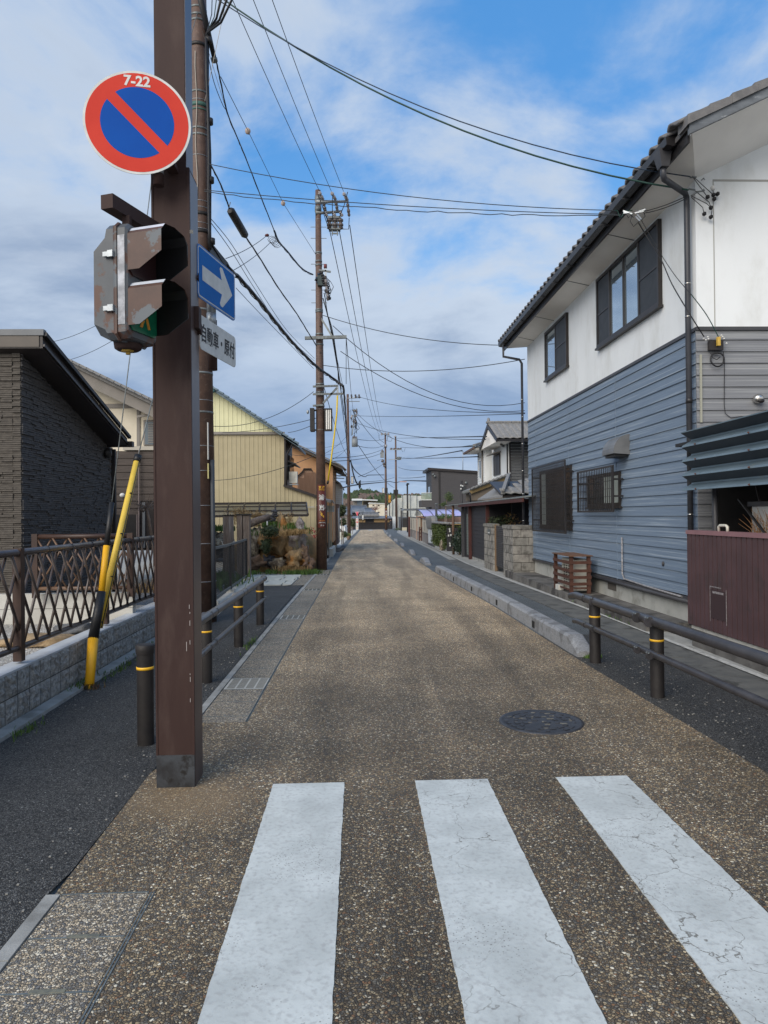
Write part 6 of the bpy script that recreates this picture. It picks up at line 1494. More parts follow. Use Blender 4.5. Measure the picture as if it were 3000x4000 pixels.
a_ = PX(2945, 1978, 4.3); MB().box((4.28, 4.5, 1.1), (4.34, a_.y, a_.z)).build('white_panel', mat('white_sheet', (0.52, 0.53, 0.50), (0.44, 0.45, 0.43), 4, .6, stretch=(1, 3, 1)), shl)
MB().box((4.26, 4.5, a_.z), (4.36, a_.y + .06, a_.z + .05)).build('panel_rail', M_flash, shl)
hd_ = empty('pipe_handle', (4.08, 7.6, 1.372), 'white plastic pipe loop standing on the pink parapet cap', 'pipe')
pa, pb = PX(2808, 2080, 4.03), PX(2842, 2082, 4.03)
MB().tube([(4.03, pa.y, 1.372), (4.03, pa.y, 1.42), (4.03, pa.y - .03, 1.435), (4.03, pb.y + .03, 1.435), (4.03, pb.y, 1.42), (4.03, pb.y, 1.372)], .016, 10).build('loop', mat('pvc_white', (0.60, 0.58, 0.50), rough=.4), hd_)
c = PX(2870, 2085, 4.2); hay = empty('dead_branches', c, 'heap of dead orange-brown twigs behind the pink parapet cap', 'branches')
mb = MB(); rg = random.Random(16)
for _ in range(230):
    b = Vector((4.25 + rg.uniform(-.05, .2), rg.uniform(6.75, 7.45), 1.28)); d = Vector((rg.gauss(0, .12), rg.gauss(.35, .35), rg.uniform(.5, 1))).normalized(); L_ = rg.uniform(.15, .42)
    q = b + d * L_ * .5 + Vector((0, rg.gauss(0, .02), 0)); t = b + d * L_ + Vector((0, rg.gauss(.02, .04), -.02)); mb.tube([b, q, t], .004, 3, False, .0015)
    if rg.random() < .5: mb.tube([q, q + Vector((0, rg.gauss(0, .06), rg.uniform(.02, .12)))], .003, 3, False, .001)
mb.build('twigs', mat('orange_twig', (0.40, 0.22, 0.09), (0.28, 0.14, 0.06), 12, .8), hay)

# ================================================================= RIGHT, FURTHER DOWN
M_cblk = [mat('old_block_a', (0.23, 0.22, 0.20), (0.15, 0.145, 0.13), 7, .9, bump=.5, bscale=60, c3=(0.09, 0.085, 0.075), s3=3.5, t3=.56, a3=.75),
          mat('old_block_b', (0.29, 0.275, 0.245), (0.19, 0.18, 0.165), 7, .9, bump=.5, bscale=60, c3=(0.11, 0.10, 0.09), s3=3.5, t3=.57, a3=.7)]
def blockwall(y0, y1, x0, x1, h, name, label, courses=6, xface=True):
    e = empty(name, (x0, y0, gz(y0)), label, 'wall'); zb = gz(y0) - .02; rg = random.Random(int(y0 * 10)); bh_ = (h) / courses
    MB().box((x0 + .02, y0 + .02, zb), (x1 - .02, y1 - .02, zb + h)).build('core', mat('joint_grey', (0.12, 0.115, 0.10), rough=.9), e)
    for r_ in range(courses):
        L_ = .40; y = y0 - (.2 if r_ % 2 else 0); z = zb + r_ * bh_
        while y < y1:
            a, b = max(y, y0), min(y + L_, y1)
            if b - a > .03: boxpiece('block', e, (x0 + .01, (a + b) / 2, z + bh_ / 2), (.03, b - a - .012, bh_ - .012), rg.choice(M_cblk), bev=.004)
            y += L_
        x = x0 - (.2 if r_ % 2 else 0)
        while x < x1:
            a, b = max(x, x0), min(x + L_, x1)
            if b - a > .03: boxpiece('block', e, ((a + b) / 2, y0 + .01 - .004, z + bh_ / 2), (b - a - .012, .03, bh_ - .012), rg.choice(M_cblk), bev=.004)
            x += L_
    MB().box((x0 - .03, y0 - .03, zb + h), (x1 + .02, y1 + .02, zb + h + .09)).build('cap_stone', M_cblk[0], e); return e
blockwall(17.7, 18.9, 3.88, 4.42, 1.27, 'block_pier', 'stained concrete block wall nearest the blue house with a cap stone')
blockwall(20.4, 21.9, 3.90, 4.05, 1.30, 'block_pier', 'stained concrete block wall with a mail slot beyond the louvred gate')
gt_ = empty('louvred_gate', (3.98, 19.0, gz(19)), 'dark louvred metal gate between the two stained block walls', 'gate')
for yy in (18.95, 20.32): MB().box((3.93, yy, gz(19)), (3.99, yy + .06, 1.28)).build('post', mat('gate_post_brown', (0.18, 0.12, 0.07), rough=.7), gt_)
for k in range(22): MB().box((3.955, 19.02, .10 + k * .053), (3.975, 20.3, .14 + k * .053)).build('louvre', M_flash, gt_)
MB().box((3.985, 19.02, .05), (3.99, 20.3, 1.25)).build('backing', M_black, gt_); MB().cbox((3.94, 19.3, .78), (.03, .12, .03)).build('handle', M_chrome, gt_)
mbx = empty('mail_slot', (3.88, 20.95, .95), 'small grey mail slot plate set in the far block wall', 'mailbox'); MB().box((3.872, 20.75, .98), (3.885, 21.2, 1.14)).build('plate', M_galvd, mbx); MB().box((3.866, 20.85, 1.02), (3.872, 21.1, 1.05)).build('slot', M_white, mbx)
# plants over the block walls
for (u, v, lab, mm, sz, n) in ((1955, 2035, 'dark green clipped pine twigs above the block walls', M_shrub, .10, 420), (2000, 2035, 'rust-brown dry leaves beside the white-edged shrub', M_dry, .09, 260)):
    c = P(u, v, 22.6); mb = MB(); leafball(mb, c, (.45 if 'pine' in lab else .25, .3, .16 if 'pine' in lab else .28), n, sz, random.Random(n), .4, .1); tag(mb.build('shrub', mm, None, c), lab, 'shrub')
# old house: black boarded wall, canopies, tiled roofs
M_boards = mat('black_boards', (0.022, 0.021, 0.024), (0.034, 0.032, 0.036), 4, .6, stretch=(1, 1, 8)); M_dred = mat('dark_red_timber', (0.075, 0.022, 0.018), (0.05, 0.018, 0.016), 5, .6)
oh = empty('old_tiled_house', (4.3, 24, gz(24)), 'old two-storey house with grey tiled roofs, white gable wall and black boarded ground floor', 'house')
zc_ = 1.98
for k in range(13):
    z = gz(26) + .12 + k * .142; MB().prism([(4.30, 23.6, z), (4.277, 23.6, z), (4.29, 23.6, z + .138), (4.30, 23.6, z + .138)], (0, 3.2, 0)).build('board', M_boards, oh)
MB().box((4.305, 23.6, gz(26)), (7.5, 29.5, zc_ - .03)).build('ground_floor', M_boards, oh); MB().box((4.29, 23.58, gz(26) - .05), (7.4, 27, gz(26) + .12)).build('sill_stone', M_conc, oh)
MB().box((4.29, 26.9, .0), (4.304, 28.0, 1.6)).build('shutter', mat('shutter_green_grey', (0.14, 0.17, 0.15), rough=.5), oh)
for k in range(14): MB().box((4.275, 26.95, .1 + k * .1), (4.29, 27.95, .15 + k * .1)).build('shutter_slat', mat('shutter_green_grey', (0.14, 0.17, 0.15), rough=.5), oh)
for yy, m_ in ((23.0, M_dred), (26.67, M_dred), (28.5, M_flash)): MB().box((4.16, yy, gz(yy)), (4.27, yy + .11, zc_)).build('post', m_, oh)
MB().tube([(4.1, 30.6, gz(30)), (4.1, 30.6, zc_)], .055, 8).build('post', mat('pole_brown', (0.13, 0.075, 0.05), rough=.7), oh)
M_can = mat('canopy_sheet', (0.15, 0.17, 0.17), (0.20, 0.22, 0.215), 3, .5)
mb = MB(); mb.hexa([(4.02, 17.3, zc_), (6.6, 17.3, zc_ + .30), (6.6, 28.5, zc_ + .30), (4.02, 28.5, zc_), (4.02, 17.3, zc_ + .03), (6.6, 17.3, zc_ + .33), (6.6, 28.5, zc_ + .33), (4.02, 28.5, zc_ + .03)]); mb.build('canopy', M_can, oh)
MB().hexa([(4.0, 28.6, zc_ - .0), (5.0, 28.6, zc_ + .1), (5.0, 32.6, zc_ + .1), (4.0, 32.6, zc_ - .0), (4.0, 28.6, zc_ + .03), (5.0, 28.6, zc_ + .13), (5.0, 32.6, zc_ + .13), (4.0, 32.6, zc_ + .03)]).build('canopy', M_can, oh)
MB().box((4.03, 17.3, zc_ - .10), (4.07, 28.5, zc_ - .0)).build('canopy_beam', M_dred, oh)
for k in range(8): MB().box((4.08, 18.2 + k * 1.35, zc_ - .06), (6.5, 18.26 + k * 1.35, zc_ - .01)).build('rafter', M_dred, oh)
MB().box((4.9, 22.5, gz(22)), (7.5, 22.6, zc_)).build('dark_wall', M_boards, oh)
t2 = wave_tile('roof_tile', .30, .30, .03, M_tile_g, .016)
def tiled(o, right, up, w, L_, par, dx=.285, dy=.25, keep=None):
    """tiles laid on a slope: o lower left corner, right/up unit vectors"""
    right = Vector(right).normalized(); up = Vector(up).normalized(); n_ = right.cross(up)
    mb = MB(); q = n_ * .06; o_ = Vector(o) - n_ * .03
    mb.hexa([o_ - q, o_ + right * w - q, o_ + right * w + up * L_ - q, o_ + up * L_ - q, o_, o_ + right * w, o_ + right * w + up * L_, o_ + up * L_]); mb.build('roof_deck', M_fasc, par)
    Rm = Matrix((( right.x, up.x, n_.x), (right.y, up.y, n_.y), (right.z, up.z, n_.z)))
    j = 0; y = 0
    while y < L_ - .03:
        x = dx / 2; 
        while x < w:
            if keep is None or keep(x / w, y / L_):
                p = Vector(o) + right * x + up * y + n_ * (.035); ob = link('roof_tile', t2, par, None, p)
                tilt = Matrix.Rotation(R(4), 3, 'X'); ob.rotation_euler = (Rm @ tilt).to_euler()
            x += dx
        y += dy
# upper storey
UX, UY0, UY1 = 6.25, 29.3, 32.9
zE = 4.60; zP = 5.42
MB().prism([(UX, UY0, 2.3), (UX, UY1, 2.3), (UX, UY1, zE), (UX, (UY0 + UY1) / 2 - .1, zP - .25), (UX, UY0, zE)][::-1], (5, 0, 0)).build('upper_wall', M_wht, oh)
for k in range(19):
    z = 2.3 + k * .12; MB().prism([(UX + .08, UY0 - .005, z + .005), (UX + .08, UY0 - .04, z + .01), (UX + .08, UY0 - .012, z + .115), (UX + .08, UY0 - .005, z + .115)][::-1], (5.8, 0, 0)).build('louvre_board', mat('louvre_grey', (0.085, 0.088, 0.09), (0.065, 0.068, 0.07), 3, .6), oh)
for x in (UX + .04, UX + 1.2): MB().box((x, UY0 - .06, 2.3), (x + .06, UY0 - .0, zE)).build('corner_post', M_fasc, oh)
MB().box((UX - .06, UY0 + .0, 3.2), (UX + .0, UY0 + .02, 4.5)).build('downpipe', M_fasc, oh)
wy0, wy1 = PX(1956, 1840, UX).y, PX(1931, 1840, UX).y; wz0, wz1 = PX(1945, 1855, UX).z, PX(1945, 1775, UX).z
MB().box((UX - .05, wy0, wz0), (UX - .005, wy1, wz1)).build('window', M_frame, oh); MB().hexa([(UX - .35, wy0 - .1, wz1 - .02), (UX, wy0 - .1, wz1 + .06), (UX, wy1 + .1, wz1 + .06), (UX - .35, wy1 + .1, wz1 - .02), (UX - .35, wy0 - .1, wz1 + .02), (UX, wy0 - .1, wz1 + .10), (UX, wy1 + .1, wz1 + .10), (UX - .35, wy1 + .1, wz1 + .02)]).build('window_hood', M_taupe, oh)
for k in range(4): y_ = wy0 + (wy1 - wy0) * k / 4; MB().box((UX - .06, y_, wz0 + .02), (UX - .051, y_ + .03, wz1 - .02)).build('mullion', M_fasc, oh)
ov, yr = 5.62, 30.35; yE0 = 28.35; yE1 = 32.35
up1v = Vector((0, yr - yE0, zP - zE)).normalized(); L1 = Vector((0, yr - yE0, zP - zE)).length
tiled(Vector((ov, yE0, zE)), (1, 0, 0), up1v, 5.0, L1, oh)
up2v = Vector((0, yr - yE1, zP - zE)).normalized(); MB().hexa([(ov, yr, zP - .06), (ov + 5, yr, zP - .06), (ov + 5, yE1, zE - .06), (ov, yE1, zE - .06), (ov, yr, zP), (ov + 5, yr, zP), (ov + 5, yE1, zE), (ov, yE1, zE)]).build('roof_back', M_tile_g, oh)
for k in range(14): boxpiece('ridge_tile', oh, (ov + .1 + k * .36, yr, zP + .12), (.35, .22, .10), M_tile_g, bev=.02)
MB().box((ov, yr - .1, zP - .02), (ov + 5, yr + .1, zP + .07)).build('ridge_base', M_tile_g, oh); MB().blob((ov + .02, yr, zP + .18), (.07, .12, .14), 3, .2, 2).build('ridge_end', M_tile_g, oh)
for (a, b) in (((ov - .02, yE0 - .03, zE - .04), (ov - .02, yr, zP - .04)), ((ov - .02, yr, zP - .04), (ov - .02, yE1, zE - .04))): MB().bar(a, b, .05, .16).build('barge_board', M_fasc, oh)
MB().prism([(ov + .02, yE0, zE - .07), (ov + .02, yr, zP - .08), (ov + .02, yE1, zE - .07)], (.6, 0, 0)).build('gable_soffit', M_soff, oh)
MB().bar((ov, yE0 - .06, zE - .05), (ov + 5, yE0 - .06, zE - .05), .1, .08).build('gutter', M_gut, oh)
MB().bar((UX - .3, UY0 - .0, zE - .12), (UX + .0, UY0 + .9, zE - .12), .06, .06).build('bracket_beam', M_fasc, oh)
# skirt roof and hip under it
oS = P(1868, 1950, 21.8); 
tiled(Vector((4.35, 21.2, 2.16)), (1, 0, 0), (0, 2.2, .55), 3.6, 2.2, oh, keep=lambda x, y: x > y * .42 - .02)
MB().bar((4.35, 21.2, 2.22), (5.0, 23.4, 2.80), .12, .08).build('hip_ridge', M_tile_g, oh); MB().bar((4.37, 21.2, 2.32), (5.0, 23.4, 2.9), .10, .06).build('hip_cap', M_tile_g, oh)
MB().prism([(4.33, 21.15, 2.08), (4.95, 23.4, 2.68), (4.33, 25.6, 2.08)], (0, 0, .05)).build('roof_side', M_tile_g, oh)
MB().blob((4.36, 21.2, 2.30), (.06, .08, .07), 5, .3, 2).build('hip_end', M_tile_g, oh)
# second lean roof with ochre verge board
va, vb = P(1836, 1922, 27.8), P(1992, 1862, 27.8)
MB().bar(va, vb, .06, .16, up=(0, 0, 1)).build('verge_board', mat('ochre_board', (0.20, 0.14, 0.06), rough=.7), oh)
MB().hexa([va + Vector((0, 0, .02)), vb + Vector((0, 0, .02)), vb + Vector((0, 2.2, .02)), va + Vector((0, 2.2, .02)), va + Vector((0, -.1, .10)), vb + Vector((0, -.1, .10)), vb + Vector((0, 2.2, .10)), va + Vector((0, 2.2, .10))]).build('lean_roof', M_tile_g, oh)
for k in range(10):
    p = va.lerp(vb, (k + .1) / 10); q = va.lerp(vb, (k + .95) / 10); MB().bar(p + Vector((0, -.08, .11)), q + Vector((0, -.08, .15)), .22, .05).build('verge_tile', M_tile_g, oh)
MB().prism([P(1842, 1955, 27.9), P(1992, 1955, 27.9), P(1992, 1868, 27.9), P(1842, 1925, 27.9)], (0, 1.5, 0)).build('lean_wall', mat('old_plaster', (0.16, 0.13, 0.10), rough=.9), oh)
MB().hexa([P(1808, 1928, 28), P(1840, 1918, 28), P(1840, 1918, 31), P(1808, 1928, 31), P(1808, 1924, 28), P(1840, 1914, 28), P(1840, 1914, 31), P(1808, 1924, 31)]).build('canopy', M_can, oh)
MB().tube([P(1836, 1925, 27.7), P(1837, 1935, 27.7), P(1838, 1962, 27.7)], .035, 8).build('downpipe', M_gut, oh)
# white annex behind it
wa = empty('white_annex', (5.9, 34, gz(34)), 'white boarded upper annex with a small hipped tile roof behind the old house', 'house')
ax, ay0, ay1 = 5.95, 33.2, 35.0
MB().box((ax, ay0, 0), (ax + 4, ay1, 4.62)).build('wall', M_wht, wa)
for k in range(17): z = 2.6 + k * .12; MB().prism([(ax, ay0, z), (ax - .02, ay0, z), (ax - .004, ay0, z + .115), (ax, ay0, z + .115)], (0, ay1 - ay0, 0)).build('board', M_wht, wa)
MB().box((ax - .03, ay0 + .9, 3.35), (ax - .02, ay0 + 1.15, 4.15)).build('window', M_glass, wa); MB().tube([(ax - .05, ay0 + .25, 2.6), (ax - .05, ay0 + .25, 4.6)], .04, 8).build('downpipe', M_taupe, wa)
MB().box((ax - .55, ay0 - .4, 4.60), (ax + 4, ay1 + .6, 4.68)).build('soffit', M_soff, wa)
mb = MB(); mb._a([(ax - .6, ay0 - .5, 4.69), (ax + 4, ay0 - .5, 4.69), (ax + 4, ay1 + .7, 4.69), (ax - .6, ay1 + .7, 4.69), (ax + .5, (ay0 + ay1) / 2, 5.1), (ax + 4, (ay0 + ay1) / 2, 5.1)], [(0, 1, 5, 4), (0, 4, 3), (3, 4, 5, 2), (0, 3, 2, 1)]); mb.build('roof', M_tile_g, wa)
MB().bar((ax - .55, ay0 - .5, 4.78), (ax + .5, (ay0 + ay1) / 2, 5.17), .15, .1).build('hip_ridge', M_tile_g, wa)
MB().box((ax - .62, ay0 - .52, 4.60), (ax - .54, ay1 + .7, 4.70)).build('gutter', mat('rusty_gutter', (0.12, 0.07, 0.05), rough=.6), wa)

# modern dark house
mh_ = empty('dark_modern_house', (6.2, 60, gz(60)), 'boxy charcoal modern house with a glazed corner balcony', 'house')
M_char = mat('charcoal_siding', (0.058, 0.055, 0.058), (0.072, 0.069, 0.07), 2, .75, stretch=(1, 1, 30)); M_chard = mat('charcoal_bluish', (0.050, 0.054, 0.064), (0.062, 0.066, 0.076), 2, .7)
YD = 60.0; xl_ = P(1686, 1900, YD).x; xr2 = P(1880, 1900, YD).x; zt_l = P(1690, 1836, YD).z; zt_r = P(1873, 1850, YD).z; xm_ = P(1718, 1900, YD).x
MB().hexa([(xl_, YD, gz(60)), (xr2, YD, gz(60)), (xr2, YD + 4.6, gz(60)), (xl_, YD + 4.6, gz(60)), (xl_, YD, zt_l), (xr2, YD, zt_r), (xr2, YD + 4.6, zt_r), (xl_, YD + 4.6, zt_l)]).build('wall', M_char, mh_)
for k in range(30): z = .6 + k * .16; MB().box((xm_ + .1, YD - .02, z), (xr2, YD, z + .152)).build('siding_board', M_char, mh_) if z < zt_r - .2 else None
MB().box((xm_ - .1, YD - .03, 0), (xm_ + .05, YD, zt_l - .1)).build('recess_strip', M_black, mh_)
MB().box((xl_ - .01, YD, gz(60)), (xl_, YD + 4.6, zt_l - .05)).build('side_wall', M_chard, mh_)
MB().hexa([(xl_ - .3, YD - .15, zt_l), (xr2, YD - .15, zt_r), (xr2, YD + 5, zt_r), (xl_ - .3, YD + 5, zt_l), (xl_ - .3, YD - .15, zt_l + .2), (xr2, YD - .15, zt_r + .2), (xr2, YD + 5, zt_r + .2), (xl_ - .3, YD + 5, zt_l + .2)]).build('roof_edge', M_fasc, mh_)
zb0, zb1, zb2 = P(1686, 1981, YD).z, P(1686, 1954, YD).z, P(1686, 1924, YD).z; xb_ = P(1645, 1900, YD).x
MB().box((xb_, YD, zb0), (xl_ - .01, YD + 2.6, zb1)).build('balcony_box', M_char, mh_); MB().box((xb_, YD - .05, zb1), (xl_, YD + 2.6, zb1 + .07)).build('balcony_rail', M_white, mh_)
MB().box((xb_, YD, zb1 + .07), (xl_ - .02, YD + .03, zb2 - .05)).build('balcony_glass', mat('green_glass', (0.30, 0.36, 0.28), rough=.15, alpha=.6), mh_); MB().box((xb_, YD - .03, zb2 - .05), (xl_, YD + .05, zb2)).build('balcony_rail', M_white, mh_)
MB().box((xl_ - .03, YD + 1.2, zb1 + .3), (xl_ - .01, YD + 2.6, P(1670, 1898, YD).z)).build('window', M_glass, mh_)
wz = P(1810, 1925, YD); MB().box((P(1806, 1900, YD).x, YD - .05, P(1800, 1925, YD).z), (P(1821, 1900, YD).x, YD - .02, P(1800, 1899, YD).z)).build('window', M_glassd, mh_)
MB().blob(P(1820, 1886, YD - .1), (.12, .1, .12), 1, .05, 2).build('vent_hood', M_galvd, mh_)
for (u, v) in ((1692, 1853), (1698, 1860)): MB().blob(P(u, v, YD - .2), (.12, .12, .12), 1, .2, 1).build('insulator', M_galvd, mh_)

# garden walls along the right footway
def roadwall(p0, p1, vt0, vt1, t, m, name, label, cat='wall', base=None, caps=None):
    g0 = G(*p0); g1 = G(*p1); z0 = P(p0[0], vt0, g0.y).z; z1_ = P(p1[0], vt1, g1.y).z; zz = (z0 + z1_) / 2
    e = empty(name, g0, label, cat); n = Vector((g1.y - g0.y, -(g1.x - g0.x), 0)).normalized() * -1
    MB().slab(g0, g1, g0.z, zz, t, zz, g1.z).build('panel', m, e); return e, g0, g1, zz
M_bw = mat('beige_garden_wall', (0.42, 0.38, 0.31), (0.36, 0.33, 0.27), 3, .85); M_bst = mat('wall_base_stone', (0.26, 0.25, 0.23), (0.14, 0.11, 0.10), 2.5, .9, c3=(0.16, 0.09, 0.07), s3=5, t3=.6)
for (p0, p1, v0, v1, lab, ns) in (((1673, 2127), (1648, 2112), 2030, 2027, 'short beige garden wall with one slit beside the white plastered wall', 1), ((1637, 2113), (1603, 2093), 2024, 2020, 'long beige garden wall with three slits beyond the brown gate', 3)):
    e, a, b, zz = roadwall(p0, p1, v0, v1, -.12, M_bw, 'garden_wall', lab)
    d = (b - a); nn = Vector((-1, 0, 0)) * .02
    MB().slab(a + nn, b + nn, a.z - .05, a.z + .62, -.05, b.z + .62, b.z - .05).build('stone_base', M_bst, e); MB().slab(a + nn * 1.5, b + nn * 1.5, a.z + .62, a.z + .66, -.08, b.z + .66, b.z + .62).build('string_course', M_fasc, e)
    MB().slab(a + nn * 2, b + nn * 2, zz, zz + .05, -.20).build('coping', M_fasc, e)
    for k in range(ns):
        c = a.lerp(b, (k + .5) / ns); MB().box((c.x - .035, c.y - .12, c.z + .80), (c.x - .0, c.y + .12, zz - .18)).build('slit', M_taupe, e)
ga, gb = G(1648, 2113), G(1637, 2113); gte = empty('brown_gate', ga, 'brown timber gate posts between the two beige garden walls', 'gate')
for u in (1639, 1646): c = G(u, 2113); MB().box((c.x - .04, c.y, c.z), (c.x + .04, c.y + .1, P(u, 2058, c.y).z)).build('post', M_dred, gte)
for v in (2068, 2082, 2096): a, b = P(1639, v, G(1639, 2113).y), P(1646, v, G(1646, 2113).y); MB().bar(a, b, .05, .06).build('rail', M_dred, gte)
M_wp = mat('white_plaster', (0.62, 0.65, 0.66), (0.55, 0.58, 0.58), 3, .85)
e, a, b, zz = roadwall((1697, 2137), (1673, 2128), 2046, 2046, -.15, M_wp, 'plaster_wall', 'white plastered wall with two small slots and a tile cap')
for k in range(5): c = a.lerp(b, (k + .5) / 5); MB().tube([(c.x - .13, c.y, zz + .05), (c.x + .20, c.y, zz + .09)], (b - a).length / 10, 8).build('cap_tile', M_tile_g, e)
for t in (.3, .65): c = a.lerp(b, t); MB().box((c.x - .005, c.y - .1, zz - .75), (c.x - .0, c.y + .1, zz - .42)).build('slot', M_glassd, e)
MB().slab(a + Vector((-.02, 0, 0)), b + Vector((-.02, 0, 0)), a.z - .02, a.z + .14, -.1, b.z + .14, b.z - .02).build('stone_base', M_fasc, e)
# ivy wall
ia, ib = G(1745, 2152), G(1698, 2138); iz = P(1745, 2050, ia.y).z
iv = empty('ivy_wall', ia, 'garden wall overgrown with dense green ivy below grey cap tiles', 'wall')
MB().slab(ia, ib, ia.z, iz, -.2, iz, ib.z).build('wall', M_wp, iv); M_ivy = mat('ivy_leaf', (0.075, 0.105, 0.025), (0.04, 0.06, 0.015), 3.5, .55)
mb = MB(); rg = random.Random(77)
for _ in range(5200):
    t = rg.random(); c = ia.lerp(ib, t); z = ia.z + .15 + (iz - ia.z - .1) * rg.random() ** .9; k = .08 + .10 * abs(mnoise.noise(Vector((t * 6, z * 2, 0))))
    mb.leaf((c.x - k * rg.random() * 1.2 - .02, c.y, z), .085 * rg.uniform(.6, 1.2), rg, .5, .7)
for _ in range(1300):
    x = ia.x + rg.uniform(-.15, .75); z = ia.z + .1 + (iz - ia.z - .15) * rg.random(); mb.leaf((x, ia.y - .02 - .08 * rg.random(), z), .085 * rg.uniform(.6, 1.2), rg, .5, .7)
tag(mb.build('ivy', M_ivy, iv), kind='stuff'); MB().box((ia.x, ia.y, ia.z), (ia.x + .75, ia.y + .15, iz)).build('return_wall', M_boards, iv)
for k in range(9): c = ia.lerp(ib, (k + .5) / 9); boxpiece('cap_tile', iv, (c.x + .02, c.y, iz + .07), (.42, .60, .10), M_tile_g, bev=.03)
for k in range(5): boxpiece('cap_tile', iv, (ia.x + .05 + k * .2, ia.y + .05, iz + .07), (.19, .34, .10), M_tile_g, bev=.02)
c = G(1730, 2150); rock((c.x - .05, c.y - .1, c.z + .2), (.17, .15, .28), M_rk[1], 'pale upright stone at the foot of the ivy wall', 71)
bg_ = G(1760, 2153); bgt = empty('black_gate', (bg_.x, bg_.y, bg_.z), 'tall black gate door with white metal fittings right of the ivy wall', 'gate')
za_, zb_ = bg_.z, P(1760, 2061, bg_.y).z; xa_, xb2 = P(1746, 2100, bg_.y).x, P(1789, 2100, bg_.y).x
MB().box((xa_, bg_.y, za_), (xb2, bg_.y + .08, zb_)).build('door', M_boards, bgt)
for (u, v) in ((1756, 2067), (1757, 2075), (1752, 2092), (1761, 2090), (1757, 2122), (1758, 2131)): c = P(u, v, bg_.y - .03); MB().cbox(c, (.06, .03, .09)).build('fitting', M_white, bgt)
bs = G(1795, 2168); bz = P(1795, 2072, bs.y).z
bsh = empty('camellia_bush', bs, 'glossy dark green bush growing beside the black boarded wall', 'bush'); mb = MB(); cc_ = Vector((bs.x + .02, bs.y, (bs.z + bz) / 2 + .05)); mb.blob(cc_, (.24, .24, .45), 3, .2, 2); leafball(mb, cc_, (.36, .36, (bz - bs.z) / 2), 1500, .10, random.Random(6), .5, .45); mb.build('leaves', mat('camellia_leaf', (0.020, 0.035, 0.022), (0.035, 0.055, 0.035), 8, .3), bsh); MB().tube([bs, cc_], .04, 8).build('trunk', M_twig, bsh)
gp_ = G(1812, 2172); tag(MB().tube([gp_, (gp_.x, gp_.y, P(1811, 2072, gp_.y).z)], .018, 8).build('green_stake', mat('stake_green', (0.18, 0.42, 0.25), rough=.5), None, gp_), 'thin pale green stake standing beside the dark bush', 'stake')
# lilac carport roof and house wall behind the garden walls
YL = 49.0
c0, c1, c2 = P(1648, 2019, YL), P(1812, 2018, YL), P(1700, 1990, YL + 2.2)
M_lil = mat('lilac_panel', (0.36, 0.35, 0.62), (0.42, 0.42, 0.66), 1.0, .2, spec=.6)
canopy('carport', 'curved lilac carport roof behind the garden walls', P(1655, 2019, YL).x, c1.x, YL, 2.4, c0.z, c2.z, M_lil, M_flash, 4, 1, skew=.35)
ow = empty('terracotta_house', (c0.x, YL + 3, gz(50)), 'low terracotta rendered house wall below the lilac carport roof', 'house')
MB().box((P(1640, 2030, YL + 2.6).x, YL + 2.6, gz(50)), (P(1815, 2030, YL + 2.6).x, YL + 6, c0.z + .05)).build('wall', mat('terracotta_render', (0.46, 0.28, 0.19), (0.40, 0.24, 0.165), 2, .85), ow)
MB().box((P(1765, 2045, 40).x, 40, gz(40)), (P(1815, 2045, 40).x, 40.2, P(1790, 2046, 40).z)).build('yellow_screen', mat('yellow_screen', (0.52, 0.34, 0.09), rough=.7), ow)
yg = G(1704, 2140); bp = empty('lamp_post', Vector((P(1704, 2040, 47).x, 47, gz(47))), 'short dark grey post rising behind the plaster wall', 'post')
MB().tube([(P(1704, 2040, 47).x, 47, gz(47)), (P(1704, 1970, 47).x, 47, P(1704, 1972, 47).z)], .075, 10).build('shaft', M_flash, bp); MB().tube([P(1704, 1972, 47), P(1704, 1966, 47)], .09, 10).build('cap', M_galvd, bp); MB().bar(P(1697, 1990, 47), P(1703, 1975, 47), .04, .04).build('strut', M_flash, bp)
sp2 = P(1804, 1985, 33); svp = empty('service_pole', (sp2.x, 33, gz(33)), 'thin black service pole with white insulators left of the old house', 'pole')
MB().tube([(sp2.x, 33, gz(33)), (sp2.x, 33, P(1804, 1878, 33).z)], .05, 8).build('shaft', M_boards, svp)
for (u, v) in ((1801, 1897), (1807, 1899), (1801, 1910)): MB().blob(P(u, v, 32.9), (.05, .05, .05), 1, .05, 1).build('insulator', M_white, svp)
# young pine
pb_ = P(1743, 2045, 42); yp = empty('young_pine', (pb_.x, 42, gz(42)), 'young pine with a crooked thin trunk behind the ivy wall', 'tree')
MB().tube([(pb_.x, 42, gz(42)), P(1743, 2020, 42), P(1741, 1975, 42), P(1745, 1958, 42), P(1750, 1940, 42)], .045, 8, True, .02).build('trunk', M_twig, yp)
mb = MB(); rg = random.Random(15); M_pine = mat('pine_needle', (0.10, 0.14, 0.05), (0.055, 0.085, 0.03), 6, .7)
for (u, v, a, b, n) in ((1753, 1938, 16, 14, 420), (1750, 1950, 12, 8, 200), (1731, 1972, 10, 7, 200), (1737, 1965, 6, 5, 100), (1760, 1950, 6, 10, 120)):
    c = P(u, v, 42); k = 42 / FPX; leafball(mb, c, (a * k, .2, b * k), n, .16, rg, .12, .0)
mb.build('needles', M_pine, yp)
mb = MB(); c = P(1735, 2018, 43); leafball(mb, c, (.75, .4, .16), 600, .14, rg, .2, 0); 
lp_ = empty('garden_pine', (c.x, 43, gz(43)), 'low spreading bright green pine over the garden wall', 'tree'); mb.build('needles', mat('bright_needle', (0.12, 0.20, 0.05), (0.07, 0.12, 0.03), 6, .7), lp_); MB().tube([(c.x, 43, gz(43)), (c.x + .05, 43, c.z)], .05, 7).build('trunk', M_twig, lp_)

